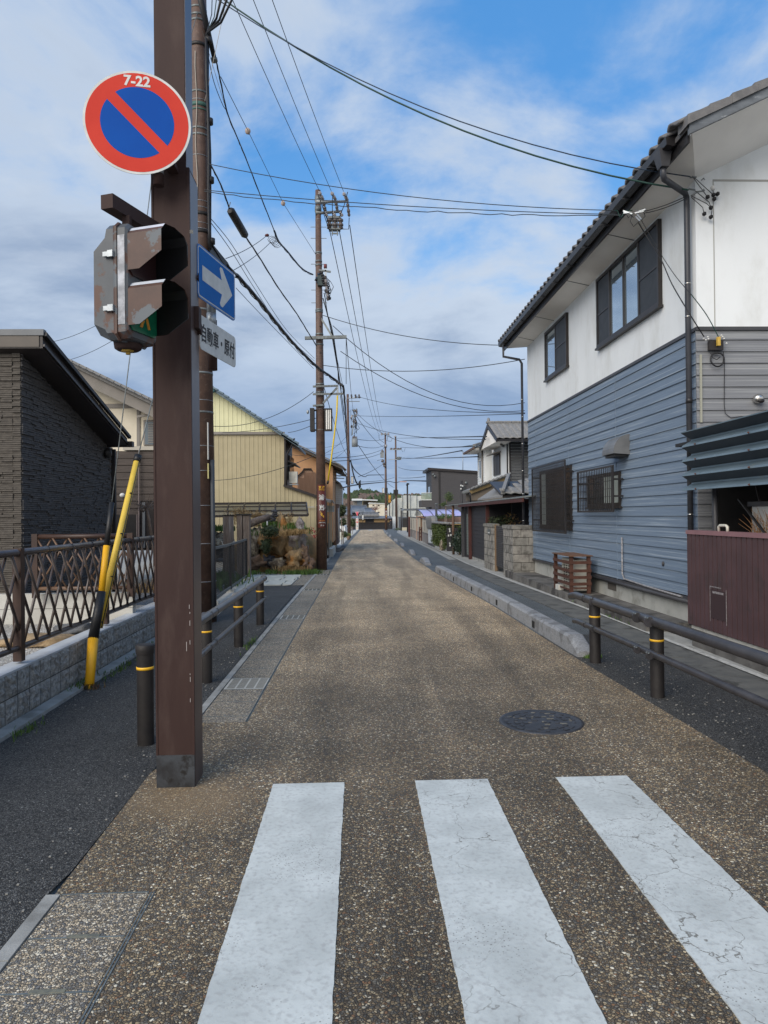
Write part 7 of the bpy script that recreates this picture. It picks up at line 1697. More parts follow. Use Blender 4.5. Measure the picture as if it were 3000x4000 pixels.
# ================================================================= LEFT STREET SIDE, FURTHER DOWN
M_oran = mat('orange_render', (0.50, 0.29, 0.15), (0.44, 0.25, 0.13), 2, .8); M_rib = mat('rust_ribbed_sheet', (0.44, 0.28, 0.19), (0.34, 0.21, 0.14), 3, .8, stretch=(9, 9, .6))
M_bwood = mat('brown_cladding', (0.24, 0.13, 0.075), (0.17, 0.09, 0.055), 3, .8, stretch=(8, 8, .5))
YO = 35.0
og_ = empty('orange_house', P(1180, 2100, YO), 'orange rendered house with a rust brown stepped front behind the ribbed metal building', 'house')
def f2(pts, Y, t, m, nm, par): return MB().prism([P(u, v, Y) for u, v in pts][::-1], (0, t, 0)).build(nm, m, par)
f2([(1090, 1725), (1160, 1755), (1300, 1822), (1300, 2120), (1090, 2120)], YO, 6, M_oran, 'wall', og_)
f2([(1100, 1713), (1150, 1735), (1335, 1822), (1335, 1832), (1150, 1748), (1100, 1726)], YO - .5, 7, M_fascb, 'roof', og_)
for k in range(14): a = P(1150 + k * 13, 1731 + k * 6.1, YO - .55); MB().bar(a, P(1162 + k * 13, 1737 + k * 6.1, YO - .55), .2, .05).build('verge_tile', M_tile_g, og_)
f2([(1160, 1858), (1182, 1838), (1187, 1830), (1215, 1830), (1220, 1840), (1262, 1868), (1262, 2120), (1160, 2120)], YO - .8, .6, M_rib, 'stepped_front', og_)
for k in range(24): u = 1164 + k * 4; f2([(u, 1866 if u < 1185 else 1845), (u + .9, 1866 if u < 1185 else 1845), (u + .9, 2110), (u, 2110)], YO - .83, .02, M_bwood, 'batten', og_) if u < 1235 else None
f2([(1158, 1862), (1180, 1840), (1186, 1829), (1216, 1829), (1222, 1840), (1222, 1843), (1214, 1833), (1188, 1833), (1183, 1843), (1160, 1865)], YO - .9, .1, M_fasc, 'parapet_trim', og_)
for v0, k in ((1806, 0), (1828, 1)):
    MB().tube([P(1262, v0, 36), P(1310, v0 + 6, 36), P(1336, v0 + 16, 36), P(1352, v0 + 32, 36)], .05, 6).build('awning_rib', M_fascb, og_)
MB().hexa([P(1262, 1812, 36), P(1335, 1825, 36), P(1335, 1825, 38), P(1262, 1812, 38), P(1262, 1808, 36), P(1335, 1821, 36), P(1335, 1821, 38), P(1262, 1808, 38)]).build('awning', M_fascb, og_)
MB().hexa([P(1335, 1825, 36), P(1354, 1856, 36), P(1354, 1856, 38), P(1335, 1825, 38), P(1335, 1821, 36), P(1356, 1853, 36), P(1356, 1853, 38), P(1335, 1821, 38)]).build('awning', M_fascb, og_)
for v in (1843, 1856, 1866): MB().bar(P(1264, v, 36.2), P(1345, v + 3, 36.2), .03, .04).build('laundry_rail', M_galvd, og_)
YB = 39.0
bh_ = empty('brown_clad_house', P(1285, 2130, YB), 'brown board-clad house with a projecting white bay upstairs', 'house')
f2([(1236, 1838), (1256, 1848), (1312, 1886), (1312, 2135), (1236, 2135)], YB, 5, M_bwood, 'wall', bh_)
for k in range(13): u = 1257 + k * 4.3; f2([(u, 1853 + k * 2.9), (u + .8, 1853 + k * 2.9), (u + .8, 2130), (u, 2130)], YB - .03, .02, M_rib, 'batten', bh_)
f2([(1250, 1838), (1256, 1838), (1330, 1886), (1340, 1903), (1334, 1903), (1324, 1890), (1252, 1846)], YB - .2, 5, M_taupe, 'roof_edge', bh_)
xw0, xw1 = P(1311, 1900, YB).x, P(1337, 1900, YB).x
MB().prism([P(1311, 1886, YB - .05), P(1330, 1895, YB - .05), P(1337, 1904, YB - .05), P(1337, 1970, YB - .05), P(1311, 1968, YB - .05)][::-1], (0, 2.4, 0)).build('white_bay', M_wp, bh_)
for k in range(9): v = 1898 + k * 8; f2([(1312, v), (1336, v + 1), (1336, v + 1.8), (1312, v + .8)], YB - .07, .015, mat('bay_joint', (0.42, 0.42, 0.42), rough=.8), 'bay_joint', bh_)
f2([(1312, 1968), (1322, 1968), (1322, 2125), (1312, 2125)], YB, 3, mat('mauve_wall', (0.22, 0.17, 0.16), rough=.8), 'corner_wall', bh_)
MB().tube([P(1321, 1985, YB - .3), P(1322, 2100, YB - .3)], .04, 8).build('downpipe', M_white, bh_)
pc = empty('entrance_porch', P(1290, 2140, 31), 'small tiled porch roof on beige posts with a tall grey block column', 'porch')
MB().hexa([P(1240, 1950, 30), P(1292, 1965, 30), P(1292, 1960, 33), P(1240, 1945, 33), P(1240, 1942, 30), P(1292, 1956, 30), P(1292, 1952, 33), P(1240, 1938, 33)]).build('roof', M_tile_g, pc)
MB().hexa([P(1292, 1962, 30), P(1306, 1968, 30), P(1308, 1966, 33), P(1292, 1960, 33), P(1292, 1953, 30), P(1300, 1955, 30), P(1300, 1953, 33), P(1292, 1952, 33)]).build('gutter', M_fascb, pc)
for u in (1288, 1294): MB().bar(P(u, 2145, 31), P(u, 1962, 31), .045, .045).build('post', mat('beige_post', (0.34, 0.31, 0.24), rough=.6), pc)
f2([(1272, 1975), (1306, 1975), (1306, 2000), (1272, 2000)], 33, .05, M_conc_l, 'white_board', pc)
cg = G(1304, 2140); kz = P(1304, 2078, cg.y).z
for k in range(8): boxpiece('block', pc, (cg.x, cg.y, cg.z + (k + .5) * (kz - cg.z) / 8), (.26, .3, (kz - cg.z) / 8 - .01), M_cblk[k % 2], bev=.01)
g = G(1288, 2176); bx = MB().hexa([(g.x - .05, g.y, g.z), (g.x + .14, g.y, g.z), (g.x + .14, g.y + 3.5, g.z), (g.x - .05, g.y + 3.5, g.z), (g.x - .05, g.y, g.z + .34), (g.x + .14, g.y, g.z + .34), (g.x + .14, g.y + 3.5, g.z + .34), (g.x - .05, g.y + 3.5, g.z + .34)]); tag(bx.build('concrete_block', M_conc_l, None, g), 'pale concrete block wall end at the driveway past the second pole', 'block')
g = G(1275, 2182); dgate = empty('dark_gate', g, 'tall dark folding gate edge right beside the second utility pole', 'gate'); MB().box((g.x - .06, g.y, g.z), (g.x + .04, g.y + .1, P(1277, 1955, g.y).z)).build('leaf', M_fasc, dgate); MB().box((g.x + .05, g.y + .5, g.z), (g.x + .10, g.y + .6, P(1277, 2045, g.y).z)).build('post', M_taupe, dgate); MB().cbox((g.x, g.y - .05, g.z + .08), (.2, .2, .12)).build('foot', M_black, dgate)
c = P(1292, 2125, 32.5); mb = MB(); leafball(mb, c, (.12, .12, .16), 260, .05, random.Random(2), .5, .3); mb.blob(c, (.1, .1, .14), 2, .1, 2); tag(mb.build('small_shrub', M_shrub, None, c), 'small round shrub at the porch beside the block column', 'shrub')
g = G(1315, 2152); tag(MB().hexa([(g.x - .35, g.y - .9, g.z + .01), (g.x + .15, g.y - .9, g.z + .01), (g.x + .35, g.y + .8, g.z + .01), (g.x - .05, g.y + .8, g.z + .01), (g.x - .35, g.y - .9, g.z + .03), (g.x + .15, g.y - .9, g.z + .03), (g.x + .35, g.y + .8, g.z + .13), (g.x - .05, g.y + .8, g.z + .13)]).build('kerb_ramp', M_blackpl, None, g), 'black rubber kerb ramp at the left road edge', 'ramp')
# van and car nose
def van(loc, rot, L_, W_, H_, label, m, name='parked_van', cat='van'):
    e = empty(name, loc, label, cat); mx = Matrix.Translation(loc) @ Matrix.Rotation(rot, 4, 'Z'); h = H_
    prof = [(-L_ / 2, .28), (-L_ / 2, .75), (-L_ / 2 + .12, .95), (-L_ / 2 + .75, 1.05), (-L_ / 2 + 1.25, h * .97), (-L_ / 2 + 1.6, h), (L_ / 2 - .15, h), (L_ / 2, h * .9), (L_ / 2, .28)]
    mb = MB(); mb.M = mx; mb.prism([(x, -W_ / 2, z) for x, z in prof], (0, W_, 0)); mb.build('body', m, e)
    mb = MB(); mb.M = mx; 
    for s_ in (-1, 1):
        yy = s_ * (W_ / 2 + .004)
        for a, b in ((-L_ / 2 + 1.2, -L_ / 2 + 1.9), (-L_ / 2 + 1.98, -L_ / 2 + 2.6), (-L_ / 2 + 2.68, L_ / 2 - .2)): mb.box((a, yy - .004, h * .58), (b, yy + .004, h * .88))
    mb.build('side_windows', M_glassd, e)
    mb = MB(); mb.M = mx; mb._a([(-L_ / 2 + .80, -W_ / 2 + .08, 1.10), (-L_ / 2 + .80, W_ / 2 - .08, 1.10), (-L_ / 2 + 1.22, W_ / 2 - .12, h * .93), (-L_ / 2 + 1.22, -W_ / 2 + .12, h * .93)], [(0, 3, 2, 1)])
    for i in range(len(mb.v)): mb.v[i] += mx.to_3x3() @ Vector((-.02, 0, .02))
    mb.build('windscreen', M_glassd, e)
    for x in (-L_ / 2 + .75, L_ / 2 - .75):
        for s_ in (-1, 1):
            mb = MB(); mb.M = mx; mb.cyl((x, s_ * (W_ / 2 - .17), .31), (x, s_ * (W_ / 2 + .01), .31), .31, n=20); w = mb.build('wheel', M_blackpl, e); mb = MB(); mb.M = mx; mb.cyl((x, s_ * (W_ / 2 + .005), .31), (x, s_ * (W_ / 2 + .02), .31), .19, n=14); mb.build('rim', M_galv, w)
    for s_ in (-1, 1): mb = MB(); mb.M = mx; mb.box((-L_ / 2 - .01, s_ * W_ * .36 - .13, .70), (-L_ / 2 + .03, s_ * W_ * .36 + .13, .86)); mb.build('headlight', M_glass, e)
    mb = MB(); mb.M = mx; mb.box((-L_ / 2 - .03, -W_ / 2, .28), (-L_ / 2 + .02, W_ / 2, .5)); mb.build('bumper', m, e)
    return e
M_carw = mat('white_car_paint', (0.66, 0.68, 0.68), rough=.25, spec=.6)
gv = G(1358, 2083); van(Vector((gv.x - 1.9, gv.y + 3.0, gv.z)), R(180 - 12), 3.4, 1.5, 1.85, 'white van parked nose towards the street behind the third pole', M_carw)
gv = G(1318, 2106); van(Vector((gv.x - 1.45, gv.y + 1.2, gv.z)), R(180), 2.9, 1.5, 1.25, 'pale blue-white car nose poking out behind the block column', mat('pale_blue_paint', (0.52, 0.60, 0.66), rough=.25), 'parked_car', 'car')
g = G(1331, 2111); aircon(Vector((g.x, g.y, g.z + .04)), .34, .28, .62, 'cream air conditioner standing by the left road edge near the potted plants')
M_leafd = mat('dark_leaf', (0.05, 0.075, 0.035), (0.09, 0.11, 0.05), 3, .6)
def bush(u, v, Y, a, b, n, size, lab, m=M_leafd, name='shrub', cat='shrub', seed=1, trunk=True, asp=.5, pot=False):
    c = P(u, v, Y); k = Y / FPX; e = empty(name, (c.x, Y, gz(Y)), lab, cat); mb = MB(); mb.blob(c, (a * k * .6, a * k * .6, b * k * .6), seed, .25, 2); leafball(mb, c, (a * k, a * k, b * k), n, size, random.Random(seed), asp, .4); mb.build('leaves', m, e)
    if trunk: MB().tube([(c.x, Y, gz(Y)), c], max(.03, a * k * .08), 7).build('trunk', M_twig, e)
    if pot: mb = MB(); mb.lathe((c.x, Y, gz(Y)), [(.0, 0), (.11, 0), (.15, .28), (.16, .30), (.13, .30)], 14); mb.build('pot', mat('clay_pot', (0.36, 0.24, 0.17), rough=.8), e)
    return e
bush(1334, 1995, 46, 15, 22, 700, .16, 'dark shaped garden tree beside the white bay', seed=3)
bush(1340, 2040, 47, 12, 14, 420, .14, 'second tier garden tree in front of the white van', seed=4)
bush(1347, 2088, 55, 10, 12, 420, .13, 'bushy green plant between air conditioner and third pole', seed=5, trunk=False)
bush(1361, 2092, 57, 7, 7, 220, .16, 'potted plant with yellowish leaves at the foot of the third pole', mat('yellow_leaf', (0.22, 0.22, 0.06), (0.10, 0.13, 0.04), 8, .6), seed=6, pot=True, name='potted_plant', cat='potted plant')
bush(1377, 2042, 80, 9, 16, 600, .22, 'round clipped green tree beside the parking board', seed=7, name='clipped_tree', cat='tree')
# ================================================================= UTILITY POLES
def lampbox(e, x, y, z0, z1, w, d, face):
    M_lamp = mat('lamp_panel', (0.8, 0.8, 0.76), (0.68, 0.68, 0.65), 30, .4)
    MB().box((x - w / 2, y - d / 2, z0), (x + w / 2, y + d / 2, z1)).build('lamp_box', M_black, e)
    if face:
        b = MB().box((x - w * .32, y - d / 2 - .006, z0 + .05), (x + w * .32, y - d / 2 - .001, z1 - .05)).build('lamp_panel', M_lamp, e)
        for k in (-1, 1): MB().box((x + k * w * .12 - .008, y - d / 2 - .014, z0 + .05), (x + k * w * .12 + .008, y - d / 2 - .006, z1 - .05)).build('lamp_bar', M_black, b)
def insul(e, a, b, r_=.05, m=None):
    a = Vector(a); b = Vector(b); MB().tube([a.lerp(b, t) for t in (0, .1, .12, .3, .32, .5, .52, .7, .72, .9, 1)], [r_ * .4, r_ * .4, r_, r_, r_ * .6, r_ * .6, r_, r_, r_ * .6, r_, r_ * .4], 9).build('insulator', m or M_insd, e)
M_insd = mat('dark_insulator', (0.10, 0.085, 0.08), rough=.3); M_insl = mat('grey_insulator', (0.36, 0.34, 0.34), rough=.3)
# --- second pole
b2 = G(1257, 2226); Y2 = b2.y
ztop = P(1229, 744, Y2).z; up2, rf2 = upole('utility_pole', b2, ztop - b2.z, .163, .083, 'tall brown utility pole wearing a brown lettered advertising plate', 0.0)
z2 = lambda v: P(1245, v, Y2).z
for v in (788, 828): band(up2, b2, z2(v), rf2(z2(v)) + .01, .16, M_galvd)
for v in (860, 996, 1086, 1305, 1325, 1600, 1680, 1975): band(up2, b2, z2(v), rf2(z2(v)), .008, M_galv, nm='wire_tie')
for v in (992, 1025, 1040, 1215, 1222, 1310, 1350, 1505, 1537, 1590): band(up2, b2, z2(v), rf2(z2(v)) + .004, .05, M_galvd)
for v in (887, 931, 1032, 1133, 1183): MB().bar((b2.x - .24, Y2, z2(v)), (b2.x + .25, Y2, z2(v)), .014, .014).build('step_bolt', M_galvd, up2)
for v in (1380, 1480, 1530, 1730, 1780, 1880, 1278): MB().cyl((b2.x + .03, Y2 - rf2(z2(v)) - .03, z2(v)), (b2.x + .03, Y2 - rf2(z2(v)) + .02, z2(v)), .018, n=8).build('bolt', M_black, up2)
def P2(u, v, d=-.05): return P(u, v, Y2 + d)
MB().tube([P2(1232, 788), P2(1265, 788), P2(1362, 787)], [.09, .05, .04], 10).build('cross_arm', M_galv, up2); MB().tube([P2(1232, 832), P2(1255, 832), P2(1335, 826)], [.08, .045, .04], 10).build('cross_arm', M_galvd, up2)
for (u0, v0, u1, v1) in ((1246, 748, 1263, 782), (1294, 750, 1312, 782), (1341, 752, 1358, 784)): insul(up2, P2(u0, v0, -.3), P2(u1, v1), .055, M_insl)
for (u0, v0, u1, v1) in ((1264, 792, 1272, 826), (1312, 790, 1318, 824), (1357, 790, 1364, 846)): insul(up2, P2(u0, v0), P2(u1, v1), .05)
sw = MB(); sw.box(P2(1280, 851, -.1), P2(1332, 854, .1)); sw.box(P2(1284, 895, -.1), P2(1330, 898, .1)); 
for u in (1298, 1318): sw.bar(P2(u, 851), P2(u, 920), .03, .03)
sw.bar(P2(1295, 912), P2(1322, 912), .04, .04); sw.build('switch_frame', M_galvd, up2)
for u in (1286, 1308, 1330): insul(up2, P2(u, 852), P2(u + 1, 896), .085)
for u in (1268, 1300, 1328): insul(up2, P2(u, 828), P2(u + 10, 845), .05, M_insl)
for (a, b, c) in (((1246, 745), (1242, 760), (1290, 890)), ((1300, 750), (1298, 790), (1299, 860)), ((1358, 750), (1345, 800), (1325, 850)), ((1364, 850), (1362, 895), (1335, 895)), ((1262, 828), (1276, 870), (1290, 905))):
    MB().tube([P2(*a, -.25), P2(*b, -.25), P2(*c, -.15)], .012, 6).build('jumper_wire', M_cable, up2)
xarm = MB(); xarm.bar(P2(1191, 1321, -.2), P2(1354, 1316, -.2), .09, .09); xarm.build('cross_arm', M_galvd, up2); MB().bar(P2(1252, 1240), P2(1300, 1318, -.15), .05, .05).build('brace', M_galvd, up2)
for (a, b) in (((1222, 1510), (1318, 1507)), ((1222, 1540), (1340, 1538)), ((1262, 1575), (1316, 1515)), ((1222, 1585), (1262, 1582))): MB().bar(P2(*a, -.2), P2(*b, -.2), .055, .055).build('bracket_arm', M_galvd, up2)
MB().bar(P2(1318, 1505, -.2), P2(1319, 1545, -.2), .06, .04).build('bracket_plate', M_galv, up2)
# transformer-side clutter of joints and cables
rg = random.Random(12)
for k in range(9):
    c = P2(1246 + rg.uniform(-10, 14), 1072 + k * 5, -.12); MB().blob(c, (.06, .06, .05), k, .3, 1).build('cable_joint', M_cableb if k % 3 == 0 else M_cable, up2)
MB().box(P2(1240, 1075, -.2), P2(1262, 1120, -.05)).build('junction_box', mat('dark_green_box', (0.03, 0.05, 0.05), rough=.5), up2)
for k in range(11): 
    u, v = 1256 + k * 3, 1065 + k * 10; MB().blob(P2(u + rg.uniform(-4, 4), v, -.2), (.055, .05, .06), k + 5, .3, 1).build('cable_joint', M_cable, up2)
for k in range(7):
    u, v = 1270 + k * 1.5, 1078 + k * 14; insul(up2, P2(u, v, -.25), P2(u + 3, v + 12, -.25), .045, M_insl if k % 2 else M_insd)
MB().bar(P2(1272, 1040, -.2), P2(1272, 1080, -.2), .05, .05).build('arm', M_galv, up2); MB().bar(P2(1245, 1055, -.2), P2(1292, 1062, -.2), .05, .05).build('arm', M_galvd, up2); MB().cyl(P2(1271, 1033, -.2), P2(1271, 1048, -.2), .05, n=8).build('fuse', mat('fuse_red', (0.14, 0.03, 0.03), rough=.5), up2)
for k in range(12):
    a = P2(1262 + rg.uniform(-8, 12), 1090 + rg.uniform(-20, 20), -.2); b = P2(1262 + rg.uniform(0, 26), 1150 + rg.uniform(-20, 20), -.25); m_ = a.lerp(b, .5) + Vector((rg.uniform(.1, .25), 0, rg.uniform(-.2, .1))); MB().tube([a, a.lerp(m_, .6) + Vector((.04, 0, 0)), m_, b], .009, 5).build('jumper_wire', (M_cable, M_cable, M_cableb)[k % 3], up2)
lampbox(up2, P2(1220, 1640).x, Y2, z2(1685), z2(1597), .13, .38, False); lampbox(up2, P2(1283, 1640).x, Y2 - .05, z2(1685), z2(1597), .24, .12, True)
for v in (1603, 1680): MB().bar(P2(1215, v), P2(1290, v), .03, .05).build('lamp_bracket', M_black, up2)
MB().blob(P2(1202, 1609), (.04, .04, .07), 1, .05, 2).build('light_sensor', M_galv, up2)
# advertising plate wrapped round the pole
def wrap_plate(e, base, rfun, za, zb, ang, width, m, rows, scale=1.0):
    rr = rfun((za + zb) / 2 - base.z) + .012; n = 14; V = []; half = width / rr / 2
    for i in range(n + 1):
        a = ang - half + 2 * half * i / n; V += [(base.x + rr * math.sin(a), base.y - rr * math.cos(a), za), (base.x + rr * math.sin(a), base.y - rr * math.cos(a), zb)]
    W = [(base.x + (x - base.x) * .97, base.y + (y - base.y) * .97, z) for x, y, z in V]; k = len(V)
    mb = MB(); mb._a(V + W, [(2 * i, 2 * i + 2, 2 * i + 3, 2 * i + 1) for i in range(n)] + [(0, 1, k + 1, k), (2 * n, k + 2 * n, k + 2 * n + 1, 2 * n + 1)] + [(2 * i + 1, 2 * i + 3, k + 2 * i + 3, k + 2 * i + 1) for i in range(n)], True); p = mb.build('advert_plate', m, e)
    H_ = zb - za
    for body, size, t, col, bold, sx, off in rows:
        lettering(body, size * H_, None, col, p, bold=bold * H_, sx=sx, curve=((base.x, base.y), rr, za + H_ * (1 - t), ang + off * H_ / rr))
    return p, rr
M_plate = mat('plate_brown', (0.090, 0.018, 0.010), (0.075, 0.016, 0.009), 3, .45); M_yelt = mat('yellow_letter', (0.62, 0.36, 0.04), rough=.5); M_org = mat('orange_letter', (0.60, 0.22, 0.04), rough=.5)
rows = [('豆 腐', .062, .055, M_yelt, .0016, 1.1, 0), ('かふぇ', .050, .108, M_yelt, .0016, 1.0, 0), ('浦', .135, .29, M_white, .004, .95, -.012), ('嶌', .135, .53, M_white, .004, .95, -.008),
        ('う\nら', .03, .29, M_white, .0006, 1, .075), ('し\nま', .03, .53, M_white, .0006, 1, .078), ('100m先左折', .030, .838, M_org, .0006, .9, .0), ('0568-27-5678', .030, .880, M_white, .0007, .9, .0), ('犬 山', .038, .945, M_white, .0008, 1, 0)]
pl, rr = wrap_plate(up2, b2, rf2, z2(2061), z2(1895), .22, .30, M_plate, rows)
def curved_poly(pts, zc, ang, rr, base, m, par, nm, dd=.005):
    mb = MB(); mb._a([(base.x + (rr + dd) * math.sin(ang + x / rr), base.y - (rr + dd) * math.cos(ang + x / rr), zc + z) for x, z in pts], [tuple(range(len(pts)))]); return mb.build(nm, m, par)
Hh_ = z2(1895) - z2(2061); s = Hh_; zc_a = z2(2061) + s * .30
curved_poly([(x * s - .02, z * s) for x, z in [(-.03, .0), (.0, .05), (.03, .0), (.012, .0), (.012, -.03), (-.012, -.03), (-.012, .0)]], zc_a + .01, .24, rr, b2, M_yelt, pl, 'arrow_mark')
curved_poly([(x * s - .0, z * s) for x, z in [(-.005, .0), (.04, .0), (.04, -.05), (.022, -.05), (.022, -.02), (-.005, -.02)]], zc_a - .02, .26, rr, b2, M_yelt, pl, 'arrow_mark'); curved_poly([(x * s, z * s) for x, z in [(-.02, 0), (.0, 0), (.0, .02), (-.02, .02)]], zc_a + .07, .02, rr, b2, M_yelt, pl, 'square_mark')
curved_poly([(x * s, z * s) for x, z in [(-.09, 0), (.09, 0), (.09, .004), (-.09, .004)]], z2(2061) + s * .095, .22, rr, b2, M_white, pl, 'rule_mark')
# yellow hanging cover
yc = empty('yellow_cable_cover', P2(1316, 1545, -.2), 'long yellow cable cover hanging from the second pole bracket', 'cable cover')
MB().tube([P2(1318, 1545, -.2), P2(1316, 1610, -.22), P2(1306, 1700, -.22), P2(1294, 1790, -.2), P2(1281, 1880, -.15)], .024, 8).build('tube', mat('bright_yellow', (0.70, 0.50, 0.02), rough=.5), yc); MB().tube([P2(1282, 1878, -.15), P2(1279, 1890, -.14)], .035, 8).build('end', M_black, yc); MB().tube([P2(1279, 1890, -.14), P2(1272, 1902, 0)], .008, 5).build('wire', M_galvd, yc)
# --- third pole
b3 = G(1364, 2101); Y3 = b3.y; z3 = lambda v: P(1364, v, Y3).z
up3, rf3 = upole('utility_pole', b3, P(1356, 1540, Y3).z - b3.z, .165, .10, 'third utility pole down the street carrying a grey transformer')
def P3(u, v, d=-.2): return P(u, v, Y3 + d)
MB().tube([P3(1358, 1556), P3(1410, 1552)], .05, 8).build('cross_arm', M_galv, up3); MB().bar(P3(1362, 1568), P3(1405, 1568), .06, .06).build('cross_arm', M_galvd, up3)
for u in (1372, 1388, 1402): insul(up3, P3(u, 1540), P3(u + 2, 1556), .09)
mb = MB(); c = P3(1386, 1745, -.3); mb.cyl(c, c + Vector((0, 0, .72)), .27, n=18); mb.build('transformer', mat('transformer_grey', (0.20, 0.22, 0.23), rough=.5), up3)
for k in range(4): c = P3(1378 + k * 5, 1716, -.3); MB().tube([c, c + Vector((0, 0, .25))], .05, 7).build('bushing', M_insd, up3)
MB().bar(P3(1376, 1700), P3(1384, 1620), .09, .06).build('arm', M_galvd, up3)
rg = random.Random(9)
for k in range(16): MB().blob(P3(1366 + rg.uniform(4, 30), 1600 + rg.uniform(0, 115), rg.uniform(-.4, .0)), (.10, .08, .14), k, .3, 1).build('fitting', (M_insd, M_galvd, M_insl)[k % 3], up3)
for k in range(10):
    a = P3(1366 + rg.uniform(0, 20), 1600 + rg.uniform(0, 60)); b = P3(1370 + rg.uniform(0, 26), 1680 + rg.uniform(-10, 50)); m_ = a.lerp(b, .5) + Vector((rg.uniform(.0, .5), 0, -.2)); MB().tube([a, m_, b], .02, 5).build('jumper_wire', M_cable, up3)
lampbox(up3, P3(1353, 1876).x, Y3, z3(1892), z3(1860), .10, .35, False); lampbox(up3, P3(1376, 1876).x, Y3 - .05, z3(1891), z3(1861), .22, .12, True)
# --- fourth and fifth poles
b4 = G(1509, 2070); Y4 = b4.y; up4, rf4 = upole('utility_pole', b4, P(1505, 1690, Y4).z - b4.z, .22, .13, 'fourth utility pole with a small lettered plate at the street end')
b5 = G(1549, 2064); Y5 = b5.y; up5, rf5 = upole('utility_pole', b5, P(1543, 1705, Y5).z - b5.z, .25, .15, 'farthest plain utility pole with two crossarms right of the walking person')
def P4(u, v, d=-.3): return P(u, v, Y4 + d)
def P5(u, v, d=-.3): return P(u, v, Y5 + d)
MB().tube([P4(1490, 1696), P4(1518, 1696)], .09, 7).build('cross_arm', M_galv, up4)
for u in (1490, 1504, 1517): insul(up4, P4(u, 1690), P4(u + 1, 1700), .16, M_insl)
MB().box(P4(1486, 1787, -.5), P4(1499, 1766, .1)).build('transformer', mat('transformer_grey', (0.2, .22, .23)), up4)
for (u, v) in ((1494, 1763), (1507, 1741), (1506, 1744), (1495, 1800), (1499, 1812), (1503, 1820)): MB().blob(P4(u, v), (.25, .15, .28), u, .3, 1).build('fitting', M_insl if u == 1507 else M_insd, up4)
for pts in ([(1480, 1697), (1481, 1715), (1500, 1730)], [(1516, 1697), (1512, 1720), (1507, 1722)], [(1473, 1800), (1490, 1795), (1503, 1812)], [(1518, 1700), (1532, 1712), (1528, 1724), (1512, 1722)]): MB().tube([P4(*q) for q in pts], .03, 5).build('jumper_wire', M_cable, up4)
z4 = lambda v: P4(1505, v, 0).z
for u, fc in ((1497, True), (1510, False)): lampbox(up4, P4(u, 1915).x, Y4 - .3, z4(1927), z4(1906), .36, .3, fc)
rows4 = [('豆 腐', .062, .055, M_yelt, .0016, 1.1, 0), ('浦', .15, .29, M_white, .004, .95, -.012), ('嶌', .15, .53, M_white, .004, .95, -.008), ('犬 山', .05, .945, M_white, .0008, 1, 0)]
pl4, rr4 = wrap_plate(up4, b4, rf4, z4(2030), z4(1985), .1, .42, M_plate, rows4)
curved_poly([(x * 1.8, z * 1.8) for x, z in [(-.05, .0), (.0, .08), (.05, .0), (.02, .0), (.02, -.08), (-.02, -.08), (-.02, .0)]], z4(2016), .15, rr4, b4, M_yelt, pl4, 'arrow_mark')
for v, w in ((1757, 44), (1795, 50)): MB().bar(P5(1544 - w / 2, v), P5(1544 + w / 2, v), .12, .12).build('cross_arm', M_galv, up5)
for u in (1528, 1540, 1555, 1564): MB().blob(P5(u, 1753), (.28, .15, .2), u, .2, 1).build('insulator', M_insd, up5)
MB().blob(P5(1544, 1705), (.25, .2, .2), 2, .2, 1).build('insulator', M_insl, up5)
for k in range(5): MB().blob(P5(1552 + k * 3, 1788 + (k % 2) * 5), (.3, .2, .2), k, .3, 1).build('fitting', M_galvd, up5)
MB().tube([P5(1566, 1750), P5(1572, 1764), P5(1580, 1762), P5(1583, 1748)], .03, 5).build('jumper_wire', M_cable, up5)
z5 = lambda v: P5(1545, v, 0).z
lampbox(up5, P5(1541, 1922).x, Y5 - .3, z5(1932), z5(1913), .42, .3, False); lampbox(up5, P5(1551, 1922).x, Y5 - .3, z5(1932), z5(1913), .42, .3, False)
sl = P(1593, 2068, 90); slp = empty('street_lamp', (sl.x, 90, gz(90)), 'slim black street lamp post right of the poles at the street end', 'street lamp')
MB().tube([(sl.x, 90, gz(90)), P(1591, 1887, 90)], .13, 10, True, .10).build('shaft', M_black, slp); MB().tube([P(1591, 1890, 90), P(1594, 1895, 90)], .22, 8).build('head', M_black, slp)
MB().bar(P(1561, 1881, 89.5), P(1588, 1882, 89.5), .3, .12).build('lamp_arm', mat('lamp_pink', (0.42, 0.32, 0.32), rough=.6), slp)

# ================================================================= WIRES
WN = [0]
def wire(p0, p1, sag, r_, label, m=M_cable, n=14, cat='cable', group=None, wob=0, name='overhead_cable'):
    pts = catenary(p0, p1, sag, n, wob); o = MB().tube(pts, r_, 5, False).build(name, m, None, p0); return tag(o, label, cat, group)
def wpath(pts, r_, label, m=M_cable, n=6, cat='cable', name='overhead_cable', r1=None):
    # smooth path through the points
    P_ = [Vector(p) for p in pts]; out = []
    for i in range(len(P_) - 1):
        a = P_[max(i - 1, 0)]; b = P_[i]; c = P_[i + 1]; d = P_[min(i + 2, len(P_) - 1)]
        for k in range(6):
            t = k / 6; out.append(.5 * ((2 * b) + (c - a) * t + (2 * a - 5 * b + 4 * c - d) * t * t + (3 * b - a - 3 * c + d) * t ** 3))
    out.append(P_[-1]); o = MB().tube(out, r_, n, False).build(name, m, None, P_[0]); return tag(o, label, cat)
M_wire = mat('aged_wire', (0.030, 0.036, 0.042), rough=.6)
pref = ['left', 'middle', 'right']
